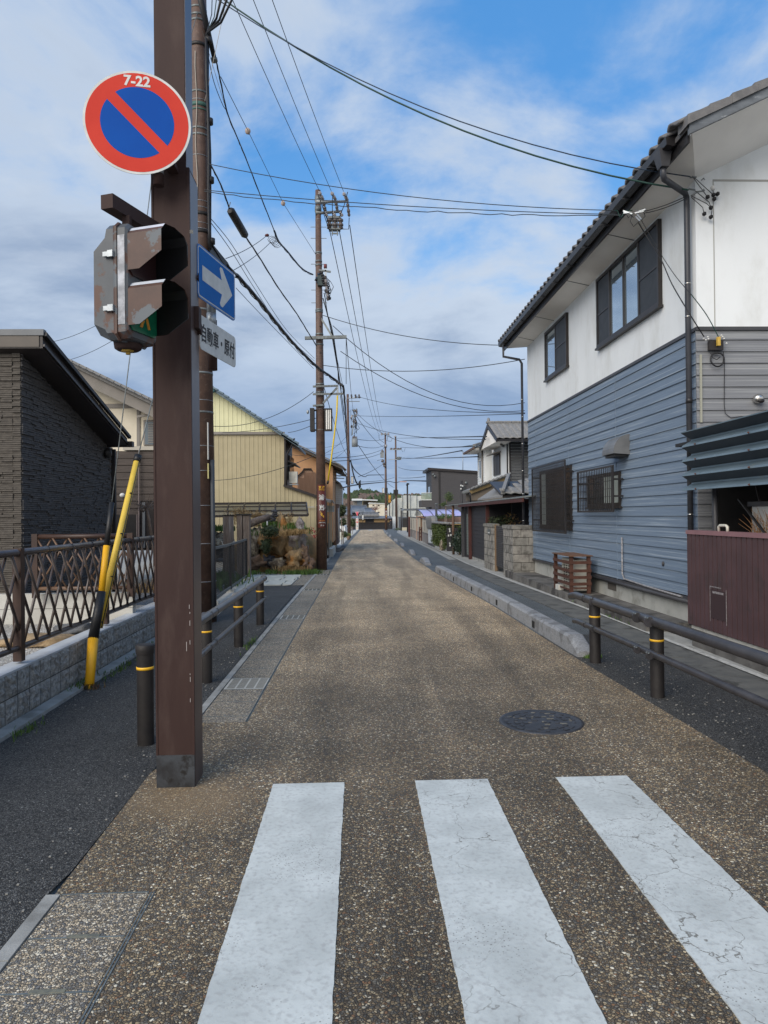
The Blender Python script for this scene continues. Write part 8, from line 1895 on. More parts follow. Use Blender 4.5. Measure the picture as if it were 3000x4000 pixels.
for k, (u0, u1, v1, ue, v2s, ue2) in enumerate(((930, 1247, 745, 1482, 1700, 0), (1009, 1294, 747, 1490, 1692, 0), (1081, 1342, 748, 1497, 1688, 0))):
    a = P(u0, 0, 13.55); b = P2(u1, v1, -.3); c = b + (a - b) * 3.2; c.z = b.z + (c.z - b.z) * .3
    wire(b, a + (a - b) * 1.2, .25, .008, '%s of the three high-voltage lines running overhead to the second pole top' % pref[k], M_wire, cat='power line')
for k, (u0, v0, u1, v1) in enumerate(((1276, 844, 1483, 1700), (1326, 905, 1491, 1692), (1366, 880, 1498, 1688))):
    wire(P2(u0, v0), P4(u1, v1), 1.3, .014, '%s high-voltage line from the second pole to the fourth pole' % pref[k], M_wire, cat='power line', n=20)
hc = PF(2697, 690, .1); hc2 = PF(2690, 742, .1)
w_a = P(905, 0, 10.2); w_b = P(860, -15, 10.4)
wire(P(760, -62, 10.6), hc, .48, .008, 'upper thin service cable sagging across the street to the white house corner', M_cableb)
wire(P(805, -52, 10.6), hc2, .50, .012, 'lower thick service cable sagging across the street to the white house corner', M_cableg)
cn = P(2432, 835, 9.75); cn0 = cn
wire(P(812, 640, 10.65), P(2400, 822, 9.75), .14, .006, 'telephone wire from the near pole to the white house eave, upper one', M_wire)
wire(P(798, 742, 10.6), P(2425, 838, 9.75), .06, .006, 'telephone wire from the near pole to the white house eave, lower straight one', M_wire)
wire(P(798, 748, 10.58), P(2425, 842, 9.75), .10, .006, 'twisted telephone wire just under the straight one', M_wire, wob=.012, n=40)
wpath([P(2400, 822, 9.75), P(2412, 824, 9.75), P(2420, 845, 9.75), P(2430, 845, 9.75), P(2440, 825, 9.75), P(2470, 822, 9.75)], .006, 'green looped wire end under the white house eave', M_cableg)
clp = empty('cable_clamps', P(2440, 825, 9.75), 'cluster of steel cable clamps hanging under the white house eave', 'cable clamps')
for (u0, v0, u1, v1) in ((2434, 824, 2470, 836), (2436, 832, 2460, 830), (2480, 832, 2515, 826), (2484, 846, 2500, 862), (2490, 838, 2506, 856), (2495, 826, 2522, 818)): MB().bar(P(u0, v0, 9.75), P(u1, v1, 9.7), .018, .018).build('clamp', M_galv, clp)
for pts in ([(2445, 835), (2455, 850), (2465, 840), (2475, 850)], [(2470, 835), (2462, 865), (2475, 885), (2500, 862)], [(2505, 860), (2520, 845), (2515, 830)]): MB().tube([P(u, v, 9.72) for u, v in pts], .005, 5).build('loop', M_cable, clp)
wire(P(2515, 826, 9.75), PF(2690, 762, .12), .02, .006, 'short wire from the eave clamps to the house corner, upper', M_cable); wire(P(2518, 832, 9.75), PF(2692, 768, .12), .03, .006, 'short wire from the eave clamps to the house corner, lower', M_cable)
wpath([P(2494, 870, 9.75), P(2530, 930, 9.75), P(2585, 1020, 9.5), P(2625, 1110, 9.2), PF(2690, 1220, .3), PF(2750, 1315, .1)], .008, 'black drop cable falling past the big window to the wall bracket', M_cable)
wpath([P(2504, 858, 9.75), P(2580, 990, 9.6), P(2640, 1080, 9.1), PF(2700, 1150, .25)], .005, 'thin drop wire crossing the big window screen', M_cable); wpath([PF(2700, 1150, .25), PF(2760, 1230, .15), PF(2806, 1315, .1)], .006, 'green earth wire running down to the yellow cover', M_cableg)
# comms cables between the first two poles
Y1 = 10.8
def bundle(pts, r_, label, strands=3, m=M_cable):
    P_ = [Vector(p) for p in pts]; e = empty('cable_bundle', P_[0], label, 'cable bundle'); out = []
    for i in range(len(P_) - 1):
        a = P_[max(i - 1, 0)]; b = P_[i]; c = P_[i + 1]; d = P_[min(i + 2, len(P_) - 1)]
        for k in range(8):
            t = k / 8; out.append(.5 * ((2 * b) + (c - a) * t + (2 * a - 5 * b + 4 * c - d) * t * t + (3 * b - a - 3 * c + d) * t ** 3))
    out.append(P_[-1]); MB().tube(out, r_, 6, False).build('main_cable', m, e)
    for s_ in range(strands):
        ph = s_ * 2.1; q = [p + Vector((math.sin(i * .55 + ph) * r_ * 1.0, 0, math.cos(i * .55 + ph) * r_ * 1.3 - r_ * .4)) for i, p in enumerate(out)]; MB().tube(q, r_ * .30, 4, False).build('strand', m, e)
    return e
def T(u, v, t): return P(u, v, Y1 + (Y2 - .3 - Y1) * t)
bundle([T(925, 1075, .18), T(1000, 1160, .30), T(1080, 1262, .48), T(1150, 1345, .66), T(1235, 1430, .85), P2(1290, 1470, -.4), P2(1340, 1508, -.35)], .035, 'thick black cable bundle with many strands dropping to the second pole bracket', 4)
cb = empty('cable_closure', T(870, 990, .1), 'flat black cable splice box just above the blue arrow sign', 'cable closure')
MB().prism([P(815, 938, 10.7), P(822, 942, 10.7), P(890, 1025, 11.6), P(884, 1048, 11.6), P(822, 1000, 10.8)], (0, .16, 0)).build('case', M_black, cb)
MB().tube([P(885, 1035, 11.6), P(905, 1055, 11.8), T(925, 1075, .18)], .022, 6).build('tail_cable', M_cable, cb)
bundle([T(815, 630, .03), T(842, 680, .07), T(870, 740, .12), T(895, 812, .16)], .012, 'short black cable run from the near pole down to the oblong splice box', 2)
cc2 = empty('cable_closure', T(928, 870, .2), 'oblong black splice box hanging on the cable between the two poles', 'cable closure')
MB().tube([T(897, 822, .16), T(903, 826, .165), T(955, 915, .25), T(960, 922, .255)], [.045, .075, .075, .05], 8).build('case', M_black, cc2)
MB().tube([T(893, 815, .16), T(900, 790, .16)], .008, 5).build('hanger', M_galvd, cc2)
bundle([T(955, 918, .25), T(1010, 1000, .37), T(1088, 1125, .56), T(1157, 1222, .74), T(1205, 1300, .92), P2(1236, 1350, -.2)], .013, 'thin paired cable from the splice box down to the second pole', 3)
bundle([T(845, 240, .03), T(860, 310, .06), T(888, 440, .12), T(930, 545, .2), T(953, 600, .26), T(1014, 755, .43), T(1071, 901, .6)], .011, 'upper cable with small rings running from the near pole sheath', 2)
bundle([T(1071, 901, .6), T(1090, 945, .65), T(1125, 985, .75), T(1177, 1047, .92), P2(1222, 1073, -.2)], .022, 'sagging dark cable end entering the second pole joints', 2, M_cableb)
hw = empty('cable_fitting', T(1060, 930, .6), 'tangle of small loops where two drop wires leave the cable', 'cable fitting')
for k in range(5): c = T(1062 + 5 * k, 935 + 5 * k, .6); MB().tube([c + Vector((.10 * math.cos(a + k), 0, .08 * math.sin(a * 1.0 + k))) for a in [i * .8 for i in range(9)]], .006, 4).build('loop', M_cable, hw)
MB().blob(T(1043, 919, .57), (.06, .05, .04), 1, .2, 1).build('clamp', mat('clamp_red', (0.10, 0.03, 0.03), rough=.5), hw)
wire(T(1041, 921, .57), P(882, 1010, 12.5), .05, .007, 'upper drop wire slanting from the fitting towards the blue sign'); wire(T(1055, 948, .6), P(900, 1062, 12.5), .05, .007, 'lower drop wire slanting from the fitting towards the blue sign')
bw = empty('bead_wire', T(860, 300, .04), 'thin stay wire carrying two round porcelain beads', 'stay wire')
MB().tube([T(862, 300, .04), T(968, 510, .3), T(1106, 793, .68), P2(1232, 992, -.0)], .006, 5).build('wire', M_wire, bw)
for q in (T(968, 512, .3), T(1106, 794, .68)): MB().blob(q, (.055, .05, .065), 2, .15, 2).build('bead', mat('bead_tan', (0.40, 0.32, 0.27), rough=.4), bw)
for k, (p, lab) in enumerate((([(820, 850, .0), (905, 955, .2), (1000, 1110, .45), (1120, 1290, .75), (1228, 1400, 1)], 'first'), ([(820, 865, .0), (900, 975, .2), (990, 1120, .45), (1110, 1300, .75), (1228, 1410, 1)], 'second'), ([(922, 1125, .2), (1040, 1250, .5), (1225, 1440, 1)], 'lowest'), ([(800, 130, 0), (830, 300, .05), (868, 405, .12), (886, 432, .13)], 'short'))):
    wpath([T(*q) for q in p], .006, ('%s thin line of those running between the near pole and the second pole' % lab), M_wire)
wire(P(790, 120, 10.7), P(880, 418, 12.2), .0, .004, 'fine stay wire crossing beside the near pole', mat('wire_white', (.4, .4, .4)))
wire(P(884, 0, 10.4), P(800, 395, 10.8), .0, .004, 'fine white wire falling across the near pole cables', mat('wire_white', (.4, .4, .4)))
# second pole to third pole and beyond
def U(u, v, t): return P(u, v, Y2 + (Y3 - Y2) * t)
bundle([P2(1340, 1508, -.3), U(1346, 1560, .15), U(1351, 1650, .4), U(1355, 1740, .7), P3(1360, 1790, -.2)], .035, 'thick black cable from the second pole bracket to the third pole', 2)
for k, (pts, lab) in enumerate((([(1268, 1150), (1280, 1230), (1305, 1340), (1320, 1440), (1333, 1520)], 'first'), ([(1262, 1165), (1284, 1250), (1300, 1330), (1325, 1480), (1345, 1620)], 'second'), ([(1284, 1240), (1300, 1300), (1318, 1420), (1322, 1500)], 'third'))):
    wpath([P2(u, v, -.1 + .8 * i) for i, (u, v) in enumerate(pts)], .016, '%s black tail cable fanning below the second pole joints' % lab)
for k, (a, b, lab, sg_) in enumerate((((1300, 1320), (1365, 1610), 'first', .2), ((1352, 1316), (1380, 1610), 'second', .2), ((1305, 1320), (1361, 1700), 'third', .4), ((1340, 1510), (1372, 1800), 'fourth', .3), ((1262, 1500), (1362, 1780), 'fifth', .5), ((1330, 1545), (1366, 1770), 'sixth', .3))):
    wire(P2(*a), P3(*b), sg_, .012, '%s thin line from the second pole arm to the third pole' % lab, M_wire)
wire(P2(1352, 1318), P2(1352, 1500), 0, .01, 'vertical wire hanging from the second pole crossarm end', M_wire)
wpath([P3(1370, 1800), P(1380, 1850, 62), P(1394, 1888, 63), P(1402, 1888, 63), P(1408, 1878, 64)], .06, 'thick black cable looping down right of the third pole')
wpath([P(1340, 1905, 50), P(1400, 1893, 64), P(1500, 1883, 100), P(1520, 1880, 112), P(1545, 1885, 125), P(1580, 1878, 100), P(1663, 1879, 60)], .055, 'thick dark cable crossing low over the street end')
wpath([P3(1368, 1800), P(1385, 1835, 70), P(1410, 1857, 85), P(1428, 1862, 95), P(1440, 1856, 100), P(1500, 1855, 110)], .05, 'grey sagging cable between the third and fourth poles', M_wire)
sg2 = P(1405, 1880, 63); tag(MB().tube([P(1405, 1878, 63), P(1405, 1885, 63), P(1405, 1900, 63), P(1405, 1910, 63)], [.03, .10, .12, .04], 7).build('cable_weight', M_cable, None, sg2), 'small dark fitting dangling from the cable right of the third pole', 'cable fitting')
# lines crossing towards the right-hand houses and to the left
RW = [((1262, 1232, Y2), (2045, 1349, 19), .25, 'long wire from the second pole to the white house, uppermost'), ((1300, 1272, Y2), (2050, 1573, 24), .9, 'sagging wire from the second pole towards the old tiled house'),
      ((1330, 1372, Y2), (2050, 1604, 24), .6, 'lower sagging wire from the second pole towards the old tiled house'), ((1262, 1427, Y2), (2050, 1403, 19), .25, 'level twisted wire behind the second pole to the white house'),
      ((1385, 1545, Y3), (2050, 1613, 30), .4, 'wire from the third pole top slanting down to the right'), ((1392, 1624, Y3), (2050, 1616, 30), .1, 'level wire from the third pole to the right-hand houses'),
      ((1388, 1650, Y3), (1897, 1717, 30), .4, 'wire from the third pole to the gable of the old house'), ((1550, 1712, Y5), (1900, 1705, 30), .0, 'level wire from the farthest pole to the old house'),
      ((1390, 1610, Y3), (1868, 1736, 34), 1.2, 'deeply sagging wire from the third pole to the annex'), ((1565, 1747, Y5), (1853, 1744, 34), .1, 'level wire from the farthest pole to the annex, upper'),
      ((1572, 1788, Y5), (1868, 1784, 34), .1, 'level wire from the farthest pole to the annex, lower'), ((1560, 1790, Y5), (1805, 1760, 34), .2, 'wire rising from the farthest pole to the service pole'),
      ((1556, 1825, Y5), (1662, 1838, 60), .2, 'wire from the farthest pole to the dark modern house, upper'), ((1556, 1866, Y5), (1660, 1862, 60), .1, 'wire from the farthest pole to the dark modern house, lower'),
      ((1375, 1600, Y3), (1505, 1750, Y4), .5, 'wire from the third pole to the fourth pole, upper'), ((1380, 1712, Y3), (1508, 1712, Y4), .3, 'wire from the third pole to the fourth pole, middle'), ((1392, 1740, Y3), (1508, 1735, Y4), .4, 'wire from the third pole to the fourth pole, lower'),
      ((1300, 1790, 45), (1500, 1752, Y4), .3, 'wire from the left roofs to the fourth pole, upper'), ((1300, 1802, 45), (1500, 1765, Y4), .3, 'wire from the left roofs to the fourth pole, lower'), ((1330, 1882, 60), (1540, 1865, Y5), .3, 'low wire crossing to the farthest pole'),
      ((1400, 1740, Y3), (1540, 1905, Y5), .6, 'long diagonal wire in front of the far hill'), ((1505, 1805, Y4), (1400, 1862, 62), .2, 'yellowish wire from the fourth pole down to the left')]
for a, b, sg_, lab in RW: wire(P(*a), P(*b), sg_, .0075 + .00016 * max(a[2], b[2]), lab, M_wire)
LW = [((812, 1663, 20), (1225, 1530, Y2), .35, 'wire from the second pole drooping over the cream ribbed gable'), ((812, 1877, 25), (1240, 1775, Y2), .2, 'wire crossing the beige ribbed wall'), ((870, 1690, 26), (1240, 1632, Y2), .1, 'faint wire across the cream gable to the second pole'),
      ((1125, 1690, 26), (1240, 1650, Y2), .05, 'short wire from the ribbed building eave to the second pole'), ((190, 1338, 30), (400, 1258, 26), .1, 'upper wire left of the signal head'), ((240, 1413, 30), (440, 1330, 26), .1, 'lower wire left of the signal head'),
      ((1262, 1775, 30), (1363, 1690, Y3), .2, 'wire between the brown awning and the third pole, upper'), ((1270, 1805, 30), (1363, 1740, Y3), .2, 'wire between the brown awning and the third pole, middle'), ((1120, 1745, 30), (1363, 1720, Y3), .3, 'long faint wire behind the second pole to the third'), ((1120, 1775, 30), (1363, 1750, Y3), .3, 'lower long faint wire behind the second pole to the third'), ((1280, 1870, 40), (1363, 1845, Y3), .1, 'low wire between the white bay and the third pole')]
for a, b, sg_, lab in LW: wire(P(*a), P(*b), sg_, .007 + .0001 * a[2], lab, M_wire)

# ================================================================= STREET END
E_ = 128.0
bw_ = empty('black_walled_house', P(1450, 2068, E_), 'long black boarded house with an ochre plaster band closing the street', 'house')
M_ochre = mat('ochre_plaster', (0.50, 0.33, 0.16), (0.44, 0.29, 0.14), 1, .85); M_dtile = mat('dark_roof_tile', (0.09, 0.10, 0.115), (0.15, 0.165, 0.19), 2.2, .45, stretch=(1, 1, 1))
f2([(1375, 2024), (1533, 2024), (1533, 2072), (1375, 2072)], E_, 4, M_boards, 'wall', bw_)
for a, b in ((1384, 1427), (1461, 1521)): f2([(a, 2027), (b, 2027), (b, 2040), (a, 2040)], E_ - .06, .05, M_ochre, 'plaster_band', bw_)
f2([(1425, 2040), (1462, 2040), (1462, 2046), (1425, 2046)], E_ - .1, .1, M_fasc, 'lintel', bw_)
for k in range(26): u = 1385 + k * 5.3; f2([(u, 2042), (u + .8, 2042), (u + .8, 2066), (u, 2066)], E_ - .05, .04, M_fasc, 'batten', bw_)
MB().hexa([P(1372, 2027, E_ - 1), P(1533, 2026, E_ - 1), P(1525, 2018, E_ + 2.5), P(1378, 2019, E_ + 2.5), P(1372, 2024, E_ - 1), P(1533, 2023, E_ - 1), P(1525, 2015, E_ + 2.5), P(1378, 2016, E_ + 2.5)]).build('roof', M_dtile, bw_)
for k, (ul, ur, vb, vt) in enumerate(((1402, 1482, 2019, 2006), )):
    MB().hexa([P(ul, vb, E_), P(ur, vb, E_), P(ur - 6, vt, E_ + 3), P(ul + 6, vt, E_ + 3), P(ul, vb - 3, E_), P(ur, vb - 3, E_), P(ur - 6, vt - 2, E_ + 3), P(ul + 6, vt - 2, E_ + 3)]).build('upper_roof', M_dtile, bw_)
    for j in range(14):
        u = ul + 2 + j * (ur - ul - 4) / 13; MB().tube([P(u, vb - 4, E_ - .1), P(ul + 6 + (u - ul) * .87, vt - 2.5, E_ + 3)], .13, 5).build('roof_roll', M_tile_g, bw_)
MB().bar(P(1406, 2006, E_ + 3), P(1477, 2005, E_ + 3), .4, .45).build('ridge', M_dtile, bw_)
# roofs behind
M_slr = mat('slate_blue_roof', (0.13, 0.155, 0.19), (0.20, 0.225, 0.26), 1.3, .5)
def farroof(u0, u1, v0, v1, Y, lean, lab, wallv=None, wm=None, m=M_slr):
    e = empty('far_house', P((u0 + u1) / 2, 2040, Y), lab, 'house')
    MB().hexa([P(u0, v1, Y), P(u1, v1, Y), P(u1 - lean, v0, Y + 4), P(u0 + lean, v0, Y + 4), P(u0, v1 - 1.5, Y), P(u1, v1 - 1.5, Y), P(u1 - lean, v0 - 2, Y + 4), P(u0 + lean, v0 - 2, Y + 4)]).build('roof', m, e)
    MB().bar(P(u0 + lean, v0 - 1, Y + 4), P(u1 - lean, v0 - 1, Y + 4), .4, .5).build('ridge', M_dtile, e)
    f2([(u0 + 3, v1), (u1 - 3, v1), (u1 - 3, 2070), (u0 + 3, 2070)], Y + .5, 5, wm or M_wp, 'wall', e)
    n = int((u1 - u0) / 4)
    for k in range(n):
        u = u0 + 2 + k * 4; t = (u - u0) / (u1 - u0); MB().tube([P(u, v1 - 2, Y - .05), P(u0 + lean + t * (u1 - u0 - 2 * lean), v0 - 2, Y + 3.9)], .12, 4).build('roof_roll', m, e)
    return e
farroof(1366, 1436, 1978, 2003, 135, 4, 'house with a slate-blue roof left behind the black walled house', wm=M_boards); farroof(1422, 1464, 1988, 2007, 133, 2, 'small slate-blue roofed house behind the black walled house', wm=M_boards)
farroof(1345, 1376, 1985, 2012, 115, 3, 'grey roofed house behind the third pole', wm=M_taupe)
e = empty('white_gabled_house', P(1475, 2000, 150), 'white walled building with two square vents beyond the slate roofs', 'building')
f2([(1442, 1967), (1505, 1967), (1505, 2020), (1442, 2020)], 150, 6, M_cream, 'wall', e)
for (u, v) in ((1458, 1974), (1479, 1974), (1479, 2001)): f2([(u - 3, v - 2), (u + 3, v - 2), (u + 3, v + 2), (u - 3, v + 2)], 149.9, .1, M_fasc, 'vent', e)
f2([(1440, 1963), (1505, 1966), (1505, 1968), (1440, 1967)], 149.8, 6, M_white, 'roof_edge', e)
e = empty('flat_roofed_building', P(1440, 1990, 210), 'flat white-roofed building with olive walls below the wooded hill', 'building')
f2([(1415, 1952), (1468, 1952), (1473, 1962), (1473, 1990), (1415, 1990)], 210, 10, mat('olive_wall', (0.22, 0.19, 0.12), (0.16, 0.14, 0.09), .5, .8), 'wall', e)
f2([(1413, 1950), (1475, 1952), (1475, 1956), (1413, 1954)], 208, 14, M_wp, 'roof', e); f2([(1440, 1958), (1448, 1958), (1448, 1985), (1440, 1985)], 209.8, .2, mat('brick_strip', (0.20, 0.09, 0.06), rough=.8), 'pier', e)
for k in range(5): f2([(1418 + k * 5, 1960), (1421 + k * 5, 1960), (1421 + k * 5, 1975), (1418 + k * 5, 1975)], 209.8, .2, M_fasc, 'window', e)
e = empty('white_roofed_building', P(1395, 1990, 200), 'long white-edged low building left of the flat roofed one', 'building')
f2([(1374, 1948), (1415, 1948), (1415, 1955), (1374, 1955)], 198, 8, M_wp, 'roof', e); f2([(1378, 1955), (1396, 1955), (1396, 1990), (1378, 1990)], 200, 6, M_taupe, 'wall', e); f2([(1395, 1955), (1415, 1955), (1415, 1990), (1395, 1990)], 199.5, 6, mat('blue_grey_wall', (0.14, 0.17, 0.20), rough=.8), 'wall', e)
# scaffold sheeting
M_sheet = mat('white_sheeting', (0.56, 0.58, 0.55), (0.46, 0.48, 0.46), .7, .8, c3=(0.64, 0.62, 0.52), s3=.5, t3=.55, a3=.7)
e = empty('sheeted_building', P(1570, 2068, 140), 'building wrapped in pale scaffold sheeting right of the poles', 'building')
panels = [((1505, 1985), (1532, 1960), (1532, 2066), (1505, 2066)), ((1532, 1958), (1548, 1945), (1548, 2066), (1532, 2066)), ((1548, 1945), (1572, 1945), (1572, 2066), (1548, 2066)), ((1573, 1935), (1601, 1935), (1601, 2066), (1573, 2066)), ((1602, 1936), (1628, 1936), (1628, 2066), (1602, 2066)), ((1628, 1937), (1662, 1937), (1662, 2066), (1628, 2066))]
for k, q in enumerate(panels): f2(list(q), 140 - (.2 if k % 2 else 0), 4, M_sheet, 'sheet', e)
for u in (1532, 1548, 1572, 1602, 1628): MB().tube([P(u, 2066, 139.6), P(u, 1932, 139.6)], .06, 6).build('scaffold_tube', M_galvd, e)
f2([(1506, 2018), (1545, 2018), (1545, 2068), (1506, 2068)], 133, .1, M_wp, 'hoarding', e)
sgb = empty('vertical_sign', P(1521, 1965, 137), 'tall brown shop sign with gold lettering in front of the sheeted building', 'sign')
f2([(1516, 1932), (1528, 1933), (1528, 1965), (1516, 1965)], 137, .4, mat('sign_brown', (0.20, 0.085, 0.04), rough=.6), 'board', sgb)
q = P(1522, 1949, 136.9); [lettering(ch_1, .48, frame(P(1522, v, 136.9), (1, 0, 0), (0, 0, 1)), M_yelt, sgb, bold=.01) for ch_1, v in (('菓', 1939), ('子', 1948), ('店', 1957))]
MB().tube([P(1522, 2060, 137.2), P(1522, 1960, 137.2)], .1, 7).build('post', M_fasc, sgb)
# stop sign, direction board, small sign
st = G(1396, 2074); sts = empty('stop_sign', st, 'red inverted triangle stop sign on a thin post above the parking board', 'traffic sign')
MB().tube([st, (st.x, st.y, P(1396, 2000, st.y).z)], .03, 8).build('post', M_galv, sts)
c = P(1395, 2008, st.y - .06); k = st.y / FPX
MB().prism([c + Vector((-7.5 * k, 0, 9 * k)), c + Vector((7.0 * k, 0, 9 * k)), c + Vector((0.6 * k, 0, -10 * k))], (0, .02, 0)).build('panel', M_white, sts)
MB().prism([c + Vector((-6.6 * k, -.01, 8.4 * k)), c + Vector((6.2 * k, -.01, 8.4 * k)), c + Vector((0.5 * k, -.01, -8.6 * k))], (0, .01, 0)).build('red_field', mat('stop_red', (0.55, 0.02, 0.06), rough=.4), sts)
lettering('止まれ', .15, frame(c + Vector((0, -.014, 4.5 * k)), (1, 0, 0), (0, 0, 1)), M_white, sts, bold=.004)
pb2 = G(1397, 2078); pk = empty('parking_board', pb2, 'white upright parking board with a red arrow and a boxed letter P', 'sign'); Yp = pb2.y - .2
f2([(1390, 2025), (1400, 2025), (1400, 2070), (1390, 2070)], Yp, .06, M_white, 'board', pk)
for u in (1392, 1398): MB().bar(P(u, 2070, Yp + .03), P(u, 2080, Yp + .03), .05, .05).build('leg', M_galv, pk)
def pkt(body, v, size, m, sx=1.0): lettering(body, size, frame(P(1395, v, Yp - .005), (1, 0, 0), (0, 0, 1)), m, pk, bold=.006, sx=sx)
f2([(1391.5, 2030.5), (1394.5, 2027.5), (1394.5, 2029.6), (1398.5, 2029.6), (1398.5, 2031.4), (1394.5, 2031.4), (1394.5, 2033.5)], Yp - .008, .006, M_red, 'arrow', pk)
f2([(1391.5, 2036), (1398.5, 2036), (1398.5, 2043), (1391.5, 2043)], Yp - .008, .006, M_red, 'letter_box', pk); lettering('P', .26, frame(P(1395, 2039.5, Yp - .012), (1, 0, 0), (0, 0, 1)), M_white, pk, bold=.008)
pkt('2', 2048, .22, M_org); pkt('1台', 2055, .16, M_dark); pkt('14', 2063, .2, M_org)
ws = G(1417, 2068); wss = empty('small_white_sign', ws, 'small white sign panel on a thin post in front of the black wall', 'sign'); MB().tube([ws, (ws.x, ws.y, P(1417, 2003, ws.y).z)], .035, 7).build('post', M_black, wss); f2([(1414.5, 2013), (1419.8, 2013), (1419.8, 2029.5), (1414.5, 2029.5)], ws.y - .08, .03, M_white, 'panel', wss); f2([(1416.5, 2024), (1417.8, 2024), (1417.8, 2027), (1416.5, 2027)], ws.y - .09, .01, M_dark, 'mark', wss)
tag(MB().poly([G(1438, 2073) + Vector((0, 0, .01)), G(1455, 2073) + Vector((0, 0, .01)), G(1452, 2069.5) + Vector((0, 0, .01)), G(1440, 2069.5) + Vector((0, 0, .01))]).build('road_marking', M_white_line), kind='structure')
# dark gate building with steps on the right at the street end
g0, g1 = G(1561, 2071), G(1589, 2073)
gh = empty('grey_gate_block', g0, 'dark grey garden wall block with a railing and a stone step', 'wall')
MB().box((g0.x, g0.y, g0.z), (g0.x + 1.35, g0.y + 3, P(1561, 2019, g0.y).z)).build('wall', mat('blue_grey_block', (0.085, 0.10, 0.12), rough=.7), gh)
MB().box((g0.x + .45, g0.y - .03, g0.z + .3), (g0.x + 1.25, g0.y, P(1561, 2024, g0.y).z)).build('gate_leaf', M_black, gh)
for k in range(2): MB().box((g0.x + .2 + .1 * k, g0.y - 2.4 + .5 * k, g0.z - .1), (g0.x + 1.6, g0.y - .05, g0.z + .25 + .18 * k)).build('step', mat('sandstone_step', (0.42, 0.38, 0.28), rough=.8), gh)
MB().box((P(1589, 2060, 95).x, 92, gz(92)), (P(1596, 2060, 95).x, 93, P(1590, 2019, 92).z)).build('brick_pier', M_oran, gh); 
lh = P(1567, 2018, 103); lan = empty('garden_lantern', lh, 'small dark roofed lantern on a stalk above the grey wall block', 'lantern'); MB().tube([(lh.x, 103, gz(100)), P(1567, 1993, 103)], .10, 7).build('stalk', M_fasc, lan); mb = MB(); a = P(1567, 1990, 103); mb.lathe(a, [(.30, 0), (.0, .22)], 4); mb.build('roof', M_fasc, lan)
dc = empty('flat_carport', P(1600, 1993, 80), 'flat dark carport roof on the right before the sheeted building', 'carport roof'); MB().prism([P(1573, 1994, 80), P(1580, 1987, 80), P(1662, 1985, 80), P(1656, 1994, 80)][::-1], (0, 3, 0)).build('roof', M_capg, dc)
for k in range(6): MB().bar(P(1571 + k * 4, 2018, 92), P(1573 + k * 4, 2004, 92), .06, .06).build('railing_bar', M_black, gh)
MB().bar(P(1564, 2004, 92), P(1597, 2004, 92), .05, .05).build('railing_top', M_black, gh)
jt = empty('shutter_stack', P(1640, 2015, 56), 'stack of dark louvres at the left end of the lilac carport', 'shutter')
for k in range(5): f2([(1621 + k * 1.5, 2011 - k * 4), (1645, 2011 - k * 4), (1645, 2013.5 - k * 4), (1621 + k * 1.5, 2013.5 - k * 4)], 54, .5, M_fasc, 'louvre', jt)
bp2 = G(1602, 2097); bpt = empty('brown_post', bp2, 'dark brown timber post at the near end of the far beige wall', 'post'); MB().box((bp2.x - .14, bp2.y, bp2.z), (bp2.x + .02, bp2.y + .6, P(1601, 2020, bp2.y).z)).build('shaft', M_dred, bpt)
nt = empty('farside_plants', P(1556, 2068, 110), 'low plants along the right footway end', 'plants'); mb = MB(); leafball(mb, P(1553, 2068, 110), (.5, .5, .22), 200, .16, random.Random(3), .5, .2); mb.build('leaves', M_leafd, nt)
# bare tree by the white building
bt = P(1465, 2004, 132); btr = empty('bare_tree', (bt.x, 132, gz(132)), 'leafless spreading tree before the white walled building', 'tree'); MB().tube([(bt.x, 132, gz(130)), bt, P(1466, 1990, 132)], .16, 7, True, .1).build('trunk', M_twig, btr)
mb = MB(); rg = random.Random(2)
for _ in range(5): twigs(mb, P(1466 + rg.uniform(-2, 2), 1992, 132), 1.0, 1.5, 8, rg, .04)
mb.build('branches', mat('pinkish_twig', (0.30, 0.20, 0.17), rough=.8), btr)

# hills
def hill(name, Y, pts, m, depth, seed):
    mb = MB(); n = 60; V = []; m_ = 8; us = [p[0] for p in pts]; 
    for i in range(n + 1):
        u = us[0] + (us[-1] - us[0]) * i / n
        v = interp([(a, b) for a, b in pts], u); top = P(u, v, Y)
        for j in range(m_ + 1):
            t = j / m_; z = (top.z + 12) * math.sin(t * math.pi / 2) - 12; V.append((top.x, Y - depth * (1 - t), z + mnoise.noise(Vector((i * .9, j * .9, seed))) * 3 * t))
    mb._a(V, [(i * (m_ + 1) + j, (i + 1) * (m_ + 1) + j, (i + 1) * (m_ + 1) + j + 1, i * (m_ + 1) + j + 1) for i in range(n) for j in range(m_)], True); return tag(mb.build(name, m), kind='structure')
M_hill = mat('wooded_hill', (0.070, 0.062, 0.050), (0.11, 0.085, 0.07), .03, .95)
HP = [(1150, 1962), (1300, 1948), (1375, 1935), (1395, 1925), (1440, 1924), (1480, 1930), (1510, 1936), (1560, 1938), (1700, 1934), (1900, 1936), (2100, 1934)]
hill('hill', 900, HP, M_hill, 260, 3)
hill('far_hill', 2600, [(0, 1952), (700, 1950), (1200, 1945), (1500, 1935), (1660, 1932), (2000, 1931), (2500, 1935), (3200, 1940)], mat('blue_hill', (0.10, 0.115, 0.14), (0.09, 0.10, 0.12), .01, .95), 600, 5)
rg = random.Random(40); M_t1 = mat('bare_wood', (0.15, 0.105, 0.085), (0.11, 0.085, 0.07), .05, .95); M_t2 = mat('evergreen_wood', (0.035, 0.055, 0.025), (0.05, 0.07, 0.03), .05, .95)
mbs = {0: MB(), 1: MB()}
